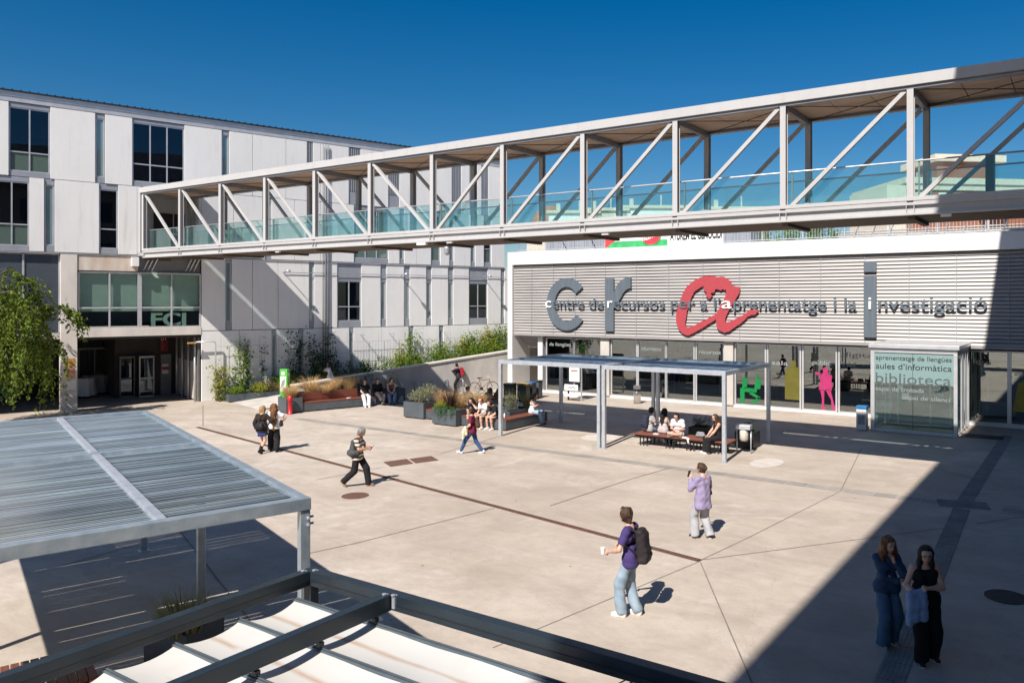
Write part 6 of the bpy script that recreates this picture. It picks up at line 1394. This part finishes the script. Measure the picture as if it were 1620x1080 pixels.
# 1 man in purple tee, looking away over his shoulder
p = gp(998, 974)
o, J = person(p, mixd(left, away, .30), 'person in purple t-shirt and baggy light jeans with black backpack and cup', H=1.80, fem=False, lean=.06, pelvis=(0,0,.932), feet=((-.085,.13,.085),(.10,-.07,.085)), toe=((-.1,0),(.2,.05)), fold=.008, wide=.88, hands=((-.19,.31,1.04),(.20,.24,1.06)), curl=(.8,.9), head=(-.25,.05),
    top=('tee', cloth('purple_cotton', (.06,.042,.15)), .03), bottom=('trousers', cloth('light_denim', (.20,.28,.37), col2=(.33,.41,.49), scale=5), .030), shoes=(WHT[0], WHT[1]), hair=('wavy', 'brown'), vox=.0115)
BP = cloth('charcoal_nylon', (.028,.022,.024), rough=.6)
backpack(J, 'black backpack with pockets on the back of the person in purple', BP, cloth('dark_pocket', (.022,.018,.02), rough=.6), h=.45, w=.30, d=.165)
h = J['hands'][0]; q = MB().lathe([(.030,0),(.040,.10),(.042,.105),(.036,.105)], n=16).build('paper_cup', PAPER); q.location = h+J['fwd']*.10+Vector((0,0,-.045)); tag(q, 'white paper cup held by the person in the purple t-shirt', 'cup')
# 2 woman in lilac
p = gp(1112, 851)
o, J = person(p, mixd(away, left, .42), 'person in long lilac jumper and pale grey trousers holding up a phone', H=1.66, lean=.02, pelvis=(0,0,.92), feet=((-.12,.12,.085),(.12,-.10,.085)), toe=((-.2,0),(.3,.05)), hands=((-.16,.24,1.36),(.10,.21,1.26)), epole=((-.35,-.2,-1),(.75,-.35,-.75)), head=(.35,.0), wide=1.0, fold=.008,
    top=('loose', cloth('lilac_knit', (.30,.25,.40)), .13), bottom=('trousers', cloth('pale_grey_denim', (.46,.46,.48), col2=(.34,.34,.37), scale=6), .045), shoes=BLKW, hair=('bun', 'brown'), vox=.0125)
phone(J, 0, 'black phone held up beside the head of the person in lilac', (.0,.05,.09), .3)
soft_thing('shoulder_bag', [(J['local']['hip']+A3(.19,-.04,.10), J['local']['hip']+A3(.20,.02,.26), .05, .035, 0)], BP, 'small black shoulder bag at the side of the person in lilac', 'bag', J)
b = bpy.data.objects['shoulder_bag']; strap(b, [tuple(J['local']['hip']+A3(.2,.0,.27)), tuple(J['local']['Sh'][1]+A3(-.01,-.07,.03)), tuple(J['local']['Sh'][1]+A3(-.03,.0,.07)), tuple(J['local']['hip']+A3(.2,.06,.27))], J, BP, .025)
# 3 grey haired walker with phone
p = gp(565, 769)
def stripe_mat():
    m, tt, out = nt('striped_cotton'); L = tt.links.new; pz = N(tt, 'ShaderNodeBsdfPrincipled', i_Roughness=.85); L(pz.outputs[0], out.inputs[0]); tc = N(tt, 'ShaderNodeTexCoord'); sx = N(tt, 'ShaderNodeSeparateXYZ'); L(tc.outputs['Object'], sx.inputs[0])
    mu = N(tt, 'ShaderNodeMath', operation='MULTIPLY', i_1=9.5); L(sx.outputs[2], mu.inputs[0]); fr = N(tt, 'ShaderNodeMath', operation='FRACT'); L(mu.outputs[0], fr.inputs[0]); g = N(tt, 'ShaderNodeMath', operation='GREATER_THAN', i_1=.48); L(fr.outputs[0], g.inputs[0])
    x = N(tt, 'ShaderNodeMix', data_type='RGBA'); x.inputs[6].default_value = (.075,.04,.035,1); x.inputs[7].default_value = (.66,.60,.50,1); L(g.outputs[0], x.inputs[0]); L(x.outputs[2], pz.inputs['Base Color']); return m
o, J = person(p, mixd(right, toward, .08), 'grey-haired person in striped t-shirt and black trousers walking while looking at a phone', H=1.70, skin='tan', lean=.05, pelvis=(0,.02,.90), feet=((-.09,.30,.085),(.10,-.36,.16)), toe=((-.05,-.05),(.1,.65)), kpole=((0,1,0),(0,1,0)), hands=((-.06,.36,1.12),(.10,.36,1.10)), epole=((-.8,-.6,-.6),(.8,-.6,-.6)), curl=(.8,.9), head=(0,.45),
    top=('tee', stripe_mat(), .03), bottom=('trousers', cloth('black_trousers', (.018,.018,.02)), .03), shoes=SANDAL, hair=('short', 'grey'), vox=.013)
phone(J, 1, 'dark phone in the hands of the grey-haired walker', (-.07,.09,.03), -.9)
L = J['local']; GB = cloth('grey_nylon', (.075,.08,.082)); c_ = L['hip']+A3(.20,-.05,.18)
b = soft_thing('sling_bag', [(c_+A3(0,-.02,.24), c_+A3(0,-.03,-.10), .05, .11, 0), (c_+A3(-.02,-.10,-.08), c_+A3(.0,.08,-.10), .10, .10, 0), (c_+A3(.08,-.0,-.06), c_+A3(.08,.06,-.08), .05, .05, 0)], GB, 'large dark grey sling bag hanging at the side of the grey-haired walker', 'bag', J)
strap(b, [tuple(c_+A3(.0,-.02,.26)), tuple(L['Sh'][1]+A3(-.02,-.08,.02)), tuple(L['Sh'][1]+A3(-.03,.0,.07)), tuple(L['Sh'][1]+A3(-.02,.08,.0)), tuple(c_+A3(.03,.09,.10))], J, BP, .035)
# 4 woman in maroon
p = gp(747, 717)
o, J = person(p, mixd(left, away, .12), 'person in maroon t-shirt and blue jeans striding past the planters with a cream jacket', H=1.60, lean=.06, pelvis=(0,0,.885), feet=((-.09,.40,.095),(.09,-.36,.10)), toe=((0,-.12),(.1,.3)), hands=((-.20,.22,.95),(.20,.20,.93)), curl=(.9,.6), head=(.35,.0), wide=1.05,
    top=('tee', cloth('maroon_cotton', (.17,.02,.045)), .02), bottom=('trousers', cloth('blue_denim', (.04,.085,.20)), .0), shoes=WHT, hair=('bun', 'brown'), vox=.0145)
L = J['local']; c_ = A3(*L['Wr'][0])
soft_thing('folded_jacket', [(c_+A3(-.06,-.04,.05), c_+A3(-.06,.06,-.15), .05, .07, 0), (c_+A3(-.06,.02,-.1), c_+A3(-.07,.06,-.38), .065, .045, 0), (c_+A3(-.05,-.06,-.05), c_+A3(-.05,-.09,-.22), .05, .04, 0)], cloth('cream_cotton', (.66,.60,.45)), 'cream jacket carried over the arm of the person in maroon', 'jacket', J, nz=.012)
soft_thing('canvas_bag', [(L['nb']-L['fw']*.18-L['sd']*.10+A3(.04,0,0), L['nb']-L['fw']*.19-L['sd']*.36+A3(.06,0,0), .06, .09, 0)], cloth('brown_leather', (.11,.06,.04)), 'brown slouchy bag on the back of the person in maroon', 'bag', J)
# 5 + 6 the pair walking away
p = gp(414, 716); a_ = mixd(away, right, .15)
o, J = person(p, a_, 'person in dark brown jacket, short blue skirt and black boots walking arm in arm', 'pair walking away', H=1.64, lean=.03, pelvis=(0,0,.905), feet=((-.10,.16,.085),(.10,-.26,.13)), toe=((0,0),(.1,.4)), hands=((-.24,.02,.84),(.24,.28,1.20)), head=(-.5,.0), top=('jacket', cloth('dark_brown_cloth', (.035,.026,.022)), .04), bottom=('skirt', cloth('blue_skirt', (.03,.05,.16)), 0), shoes=(BLKS[0], BLKS[1], .16), hair=('bob', 'blond'), vox=.0145)
L = J['local']; b = soft_thing('shoulder_bag', [(L['hip']+A3(-.10,-.17,.06), L['hip']+A3(.10,-.17,.06), .085, .085, 0), (L['hip']+A3(-.09,-.17,.14), L['hip']+A3(.09,-.17,.14), .06, .06, 0)], cloth('black_leather', (.02,.022,.026), rough=.35), 'black leather bag on the back of the person in the short blue skirt', 'bag', J)
strap(b, [tuple(L['hip']+A3(-.08,-.17,.2)), tuple(L['nb']+A3(.06,-.11,-.02)), tuple(L['nb']+A3(.10,0,.01))], J, BP, .02)
p = gp(433, 714)
o, J = person(p, mixd(away, left, .25), 'person with very long curly hair and black trousers walking arm in arm', 'pair walking away', H=1.68, lean=.02, pelvis=(0,0,.915), feet=((-.10,.12,.085),(.10,-.14,.10)), toe=((-.1,0),(.1,.2)), hands=((-.22,.14,.92),(.26,.10,1.02)), epole=((-.7,-.8,-.2),(1,-.4,0)), head=(.45,.0), top=('tee', cloth('white_cotton', (.70,.70,.72)), .0), bottom=('trousers', cloth('black_trousers', (.018,.018,.02)), .05), shoes=BLKS, hair=('curly', 'auburn'), tail=.62, vox=.0145)
L = J['local']; soft_thing('tote_bag', [(L['hip']+A3(-.24,.0,-.02), L['hip']+A3(-.24,.0,-.20), .05, .09, 0), (L['hip']+A3(-.24,-.07,-.18), L['hip']+A3(-.24,.08,-.18), .07, .07, 0)], cloth('pale_lilac_cotton', (.56,.53,.62)), 'pale cloth tote hanging between the two people walking arm in arm', 'bag', J)
soft_thing('hand_bag', [(L['hip']+A3(.25,-.02,.16), L['hip']+A3(.25,-.02,.04), .05, .075, 0)], BP, 'small dark bag on the right arm of the person with long curly hair', 'bag', J)
# 7 + 8 two women in the shade
p = gp(1403, 1019)
DEN = cloth('mid_blue_denim', (.055,.105,.19), col2=(.085,.15,.25), scale=4); DENT = cloth('navy_denim_shirt', (.035,.07,.135))
o, J = person(p, mixd(toward, right, .12), 'person with wavy brown hair, blue denim shirt and wide jeans, hand at the chin', 'two people walking in the shade', H=1.66, lean=.0, pelvis=(0,0,.93), feet=((-.10,-.02,.085),(.11,.10,.085)), toe=((-.2,0),(.2,0)), hands=((-.03,.15,1.37),(-.12,.20,1.06)), epole=((-.9,-.1,-.9),(1,-.35,-.3)), curl=(.7,.5), hdir=((.15,-.1,1),None), head=(.12,.05), top=('long', DENT, -.02), bottom=('trousers', DEN, .045), shoes=(cloth('grey_shoe', (.25,.25,.27)), WHT[1]), hair=('curly', 'auburn'), tail=.24, vox=.0110, fold=.007)
p = gp(1463, 1043)
o, J = person(p, mixd(toward, left, .1), 'person with glasses and long dark hair in a black jumpsuit holding a denim jacket', 'two people walking in the shade', H=1.68, skin='fair', wide=1.16, lean=.0, pelvis=(0,0,.93), feet=((-.13,-.04,.085),(.09,.16,.085)), toe=((-.25,0),(.15,-.05)), hands=((.02,.25,1.16),(.15,.24,1.0)), epole=((-1,-.25,-.35),(1,-.3,-.4)), curl=(1.1,.9), head=(-.05,.1), top=('tank', cloth('black_jersey', (.012,.012,.014)), .0), bottom=('trousers', cloth('black_jersey', (.012,.012,.014)), .045), shoes=BLKW, hair=('long', 'black'), tail=.30, vox=.0110, glasses=True, fold=.006)
L = J['local']; c_ = A3(.19, .25, .99)
soft_thing('denim_jacket', [(c_+A3(-.08,-.02,.10), c_+A3(.10,.0,.06), .055, .055, 0), (c_+A3(-.09,0,.05), c_+A3(-.10,.0,-.26), .07, .075, 0), (c_+A3(.08,.0,.04), c_+A3(.10,.02,-.34), .07, .055, 0), (c_+A3(0,.0,.0), c_+A3(.02,.02,-.28), .07, .06, 0)], cloth('pale_denim', (.26,.37,.58), col2=(.20,.29,.48)), 'pale blue denim jacket held in front of the person in the black jumpsuit', 'jacket', J, nz=.012, nf=22)
# 9 woman on the ramp
p = faclocal(5.35, -3.9, rz_(5.35))
o, J = person(p, mixd(left, away, .1), 'person with long dark hair in white top and beige trousers drinking on the ramp', H=1.66, lean=.02, feet=((-.1,.1,.085),(.1,-.05,.085)), hands=((-.06,.20,1.42),(.10,.22,1.22)), epole=((-1,-.2,-.6),(1,-.3,-.5)), top=('loose3', cloth('white_cotton', (.70,.70,.72)), .0), bottom=('trousers', cloth('beige_cotton', (.55,.49,.41)), .06), shoes=WHT, hair=('long', 'black'), tail=.22, vox=.0165)
# 10 red backpack
p = gp(724, 621.5)
o, J = person(p, mixd(left, toward, .15), 'person in black with a red backpack at the cycle stands, hand at the face', H=1.74, fem=False, skin='tan', lean=.12, pelvis=(0,-.04,.92), feet=((-.1,.12,.085),(.1,.02,.085)), hands=((-.06,.20,1.44),(.10,.26,1.05)), epole=((-1,-.1,-.7),(.7,-.6,-.5)), head=(0,.25), top=('long', cloth('charcoal_cotton', (.03,.033,.04)), .0), bottom=('trousers', cloth('black_trousers', (.018,.018,.02)), .02), shoes=BLKS, hair=('short', 'black'), vox=.0165)
backpack(J, 'red backpack worn by the person standing at the cycle stands', cloth('red_nylon', (.34,.02,.035)), h=.40, w=.32, d=.20, drop=.02)
# seated people: pelvis on a 0.46 m seat
def sit(loc, face, label, group, hands, feet=((-.10,.42,.085),(.10,.42,.085)), lean=.25, head=(0,.2), z=.46, **kw):
    H = kw.get('H', 1.68); s = H/1.7; kw.setdefault('vox', .0160)
    return person((loc[0], loc[1], 0), face, label, group, lean=lean, pelvis=(0,0,(z+.10*kw.get('wide', 1.))/s), feet=feet, hands=hands, head=head, **kw)
bf = (math.sin(FA), -math.cos(FA))
G1 = 'three people seated at the far end of the long bench'
c = bl(3.25, .24); o, J = sit(c, mixd(bf, toward, .3), 'person in black t-shirt and white jeans slouching on the long bench', G1, ((-.26,.05,.50),(.10,.28,.62)), ((-.06,.62,.085),(.12,.66,.085)), lean=-.02, skin='fair', head=(-.3,.3), top=('tee', cloth('black_cotton', (.018,.018,.02)), .0), bottom=('trousers', cloth('white_denim', (.62,.63,.66)), .03), shoes=WHT, hair=('short', 'brown'))
c = bl(3.95, .30); o, J = sit(c, bf, 'person in black jacket and pale trousers, legs crossed, on the long bench', G1, ((-.12,.30,.66),(.12,.30,.66)), ((-.10,.44,.085),(.04,.58,.30)), lean=.05, fem=False, skin='fair', head=(-.2,.05), top=('jacket', cloth('black_cotton', (.018,.018,.02)), .0), bottom=('trousers', cloth('stone_cotton', (.45,.42,.38)), .02), shoes=BLKS, hair=('short', 'black'), glasses=True)
c = bl(4.62, .12); o, J = sit(c, mixd(bf, left, .25), 'person in sleeveless brown top and blue jeans at the far end of the long bench', G1, ((-.06,.34,.62),(.06,.34,.62)), lean=.10, head=(.5,.05), wide=1.05, top=('tank', cloth('brown_rib', (.14,.075,.06)), .0), bottom=('trousers', cloth('mid_denim', (.12,.20,.32)), .03), shoes=BLKS, hair=('bun', 'brown'))
t = soft_thing('backpack', [(A3(0,0,.10), A3(0,.02,.30), .13, .11, 0), (A3(-.06,0,.10), A3(.06,0,.10), .12, .12, 0), (A3(0,-.12,.13), A3(0,-.11,.16), .08, .06, 0)], cloth('grey_canvas', (.24,.24,.24)), 'grey backpack standing on the ground at the end of the long bench', 'backpack', dict(s=1., M=Matrix.Translation(bl(5.0, -.25)))); 
G2 = 'young people in the middle seating'
o, J = sit((-22.05, 25.33), mixd((0,-1), right, .25), 'person in black top with dark hair bending forward, hand over the face', G2, ((-.06,.36,.98),(.10,.38,.80)), lean=.5, head=(-.4,.4), top=('tee', cloth('black_cotton', (.018,.018,.02)), .0), bottom=('trousers', cloth('khaki_cotton', (.12,.11,.08)), .01), shoes=WHT, hair=('long', 'black'), tail=.18)
o, J = sit((-21.42, 25.30), mixd((0,-1), left, .15), 'ginger-haired person in white t-shirt and olive shorts leaning on the knees', G2, ((-.08,.42,.60),(.08,.42,.60)), ((-.14,.36,.085),(.14,.40,.085)), lean=.38, fem=False, head=(.2,.3), top=('tee', cloth('white_cotton', (.70,.70,.72)), .0), bottom=('shorts', cloth('olive_cotton', (.085,.085,.055)), 0), shoes=WHT, hair=('wavy', 'ginger'))
o, J = sit((-20.80, 25.30), mixd((0,-1), left, .3), 'dark-haired person in black t-shirt and shorts hunched beside the ginger-haired one', G2, ((-.06,.44,.56),(.08,.44,.56)), ((-.14,.36,.085),(.14,.40,.085)), lean=.55, fem=False, head=(.2,.45), top=('tee', cloth('black_cotton', (.018,.018,.02)), .0), bottom=('shorts', cloth('black_trousers', (.018,.018,.02)), 0), shoes=WHT, hair=('short', 'brown'))
q = MB().lathe([(.030,0),(.034,.18),(.02,.21),(.02,.24)], n=14).build('water_bottle', PAPER, smooth=True); q.location = (-20.35, 25.2, .461); tag(q, 'white water bottle standing on the bench corner by the hunched person', 'bottle')
o, J = sit((-20.42, 27.2), mixd((1,0), right, .4), 'person in white top and light jeans looking at a phone on the bench end', G2, ((-.05,.34,.86),(.06,.34,.86)), ((-.08,.44,.085),(.10,.50,.085)), lean=.12, head=(0,.4), top=('tank', cloth('white_cotton', (.70,.70,.72)), .0), bottom=('trousers', cloth('light_blue_denim', (.33,.43,.56)), .03), shoes=SANDAL, hair=('long', 'brown'), tail=.22)
phone(J, 1, 'phone held by the seated person in white top and light jeans', (-.04,.08,.04), -.8)
bench_module((-24.6, 27.2, 0), 0, 2.3, .6, 'grey bench module hidden behind the planters, facing the ramp')
for x, lab, hr in ((-24.45, 'dark-haired person sitting behind the purple bladed plant, facing away', 'black'), (-23.15, 'person with wavy brown hair sitting behind the planters, left of a pair', 'brown'), (-22.65, 'person with light brown hair sitting behind the planters, right of a pair', 'auburn')):
    sit((x, 27.5), (.2*(x+23), 1), lab, 'people sitting behind the planters', ((-.08,.36,.62),(.08,.36,.62)), lean=.12, top=('tee', cloth('grey_marl', (.22,.21,.21)) if hr != 'black' else cloth('white_cotton', (.7,.7,.72)), 0), bottom=('trousers', cloth('blue_denim', (.04,.085,.20)), 0), shoes=WHT, hair=('curly' if hr != 'black' else 'bun', hr), tail=.15)
G3 = 'people on the wooden bench under the pergola'
o, J = sit((-13.92, 25.72), mixd((0,1), right, .35), 'person in grey t-shirt with navy backpack sitting with the back to the plaza', G3, ((-.10,.34,.70),(.10,.34,.70)), lean=.15, fem=False, head=(0,.3), top=('tee', cloth('pale_grey_cotton', (.40,.38,.38)), 0), bottom=('shorts', cloth('mid_denim', (.12,.20,.32)), 0), shoes=WHT, hair=('short', 'black'))
backpack(J, 'navy backpack on the person sitting at the left end of the wooden bench', cloth('navy_nylon', (.03,.035,.06)), h=.38, w=.28, d=.16, drop=.04)
o, J = sit((-13.30, 25.72), (.05,1), 'person with long black hair and pale top sitting with the back to the plaza', G3, ((-.10,.34,.66),(.10,.34,.66)), lean=.08, head=(0,.2), top=('tank', cloth('pale_pink_cotton', (.46,.40,.40)), 0), bottom=('trousers', cloth('black_trousers', (.018,.018,.02)), .02), shoes=BLKS, hair=('long', 'black'), tail=.30)
o, J = sit((-12.55, 25.50), mixd((0,-1), right, .1), 'dark-haired person in white t-shirt sitting cross-legged on the wooden bench', G3, ((-.06,.28,.72),(.10,.28,.72)), ((.16,.24,.52),(-.16,.28,.52)), lean=.28, fem=False, head=(0,.5), kpole=((-1,.55,.2),(1,.55,.2)), toe=((1.2,0),(-1.2,0)), top=('tee', cloth('white_cotton', (.70,.70,.72)), .0), bottom=('shorts', cloth('pale_shorts', (.5,.5,.52)), 0), shoes=WHT, hair=('short', 'black'))
o, J = sit((-10.98, 25.45), mixd((-.6,-.8), left, .5), 'person with long brown hair and sunglasses in black vest and trousers on the bench', G3, ((-.08,.40,.56),(.08,.42,.56)), ((-.10,.44,.085),(.10,.46,.085)), lean=.14, head=(.1,.05), wide=1.1, top=('tank', cloth('black_jersey', (.012,.012,.014)), 0), bottom=('trousers', cloth('black_trousers', (.018,.018,.02)), .05), shoes=WHT, hair=('long', 'brown'), tail=.25, glasses=True)
soft_thing('hand_bag', [(A3(-.12,0,.52), A3(.12,0,.52), .07, .07, 0), (A3(-.1,0,.60), A3(.1,0,.60), .05, .05, 0)], cloth('patterned_bag', (.12,.13,.15), col2=(.35,.35,.36), scale=16), 'black and grey patterned handbag on the bench beside the person in the black vest', 'bag', dict(s=1., M=Matrix.Translation((-11.75, 25.62, 0))))
soft_thing('tote_bag', [(A3(-.08,-.1,.47), A3(.10,-.12,.44), .035, .03, 0), (A3(.06,-.14,.44), A3(.10,-.17,.32), .04, .03, 0)], cloth('white_canvas', (.66,.65,.62)), 'white canvas tote slumped over the front edge of the wooden bench', 'bag', dict(s=1., M=Matrix.Translation((-12.1, 25.3, 0))))
q = MB().lathe([(.033,0),(.036,.16),(.015,.20),(.015,.23)], n=14).build('water_bottle', mat('blue_bottle', (.03,.10,.22), .2), smooth=True); q.location = (-11.42, 25.78, .461); tag(q, 'dark blue bottle standing on the bench beside the patterned handbag', 'bottle')
q = MB().box(-.1,.1,-.07,.07,0,.03).build('paper_sheet', PAPER); q.location = (-13.35, 25.28, .461); tag(q, 'small white packet lying on the front of the wooden bench', 'paper')
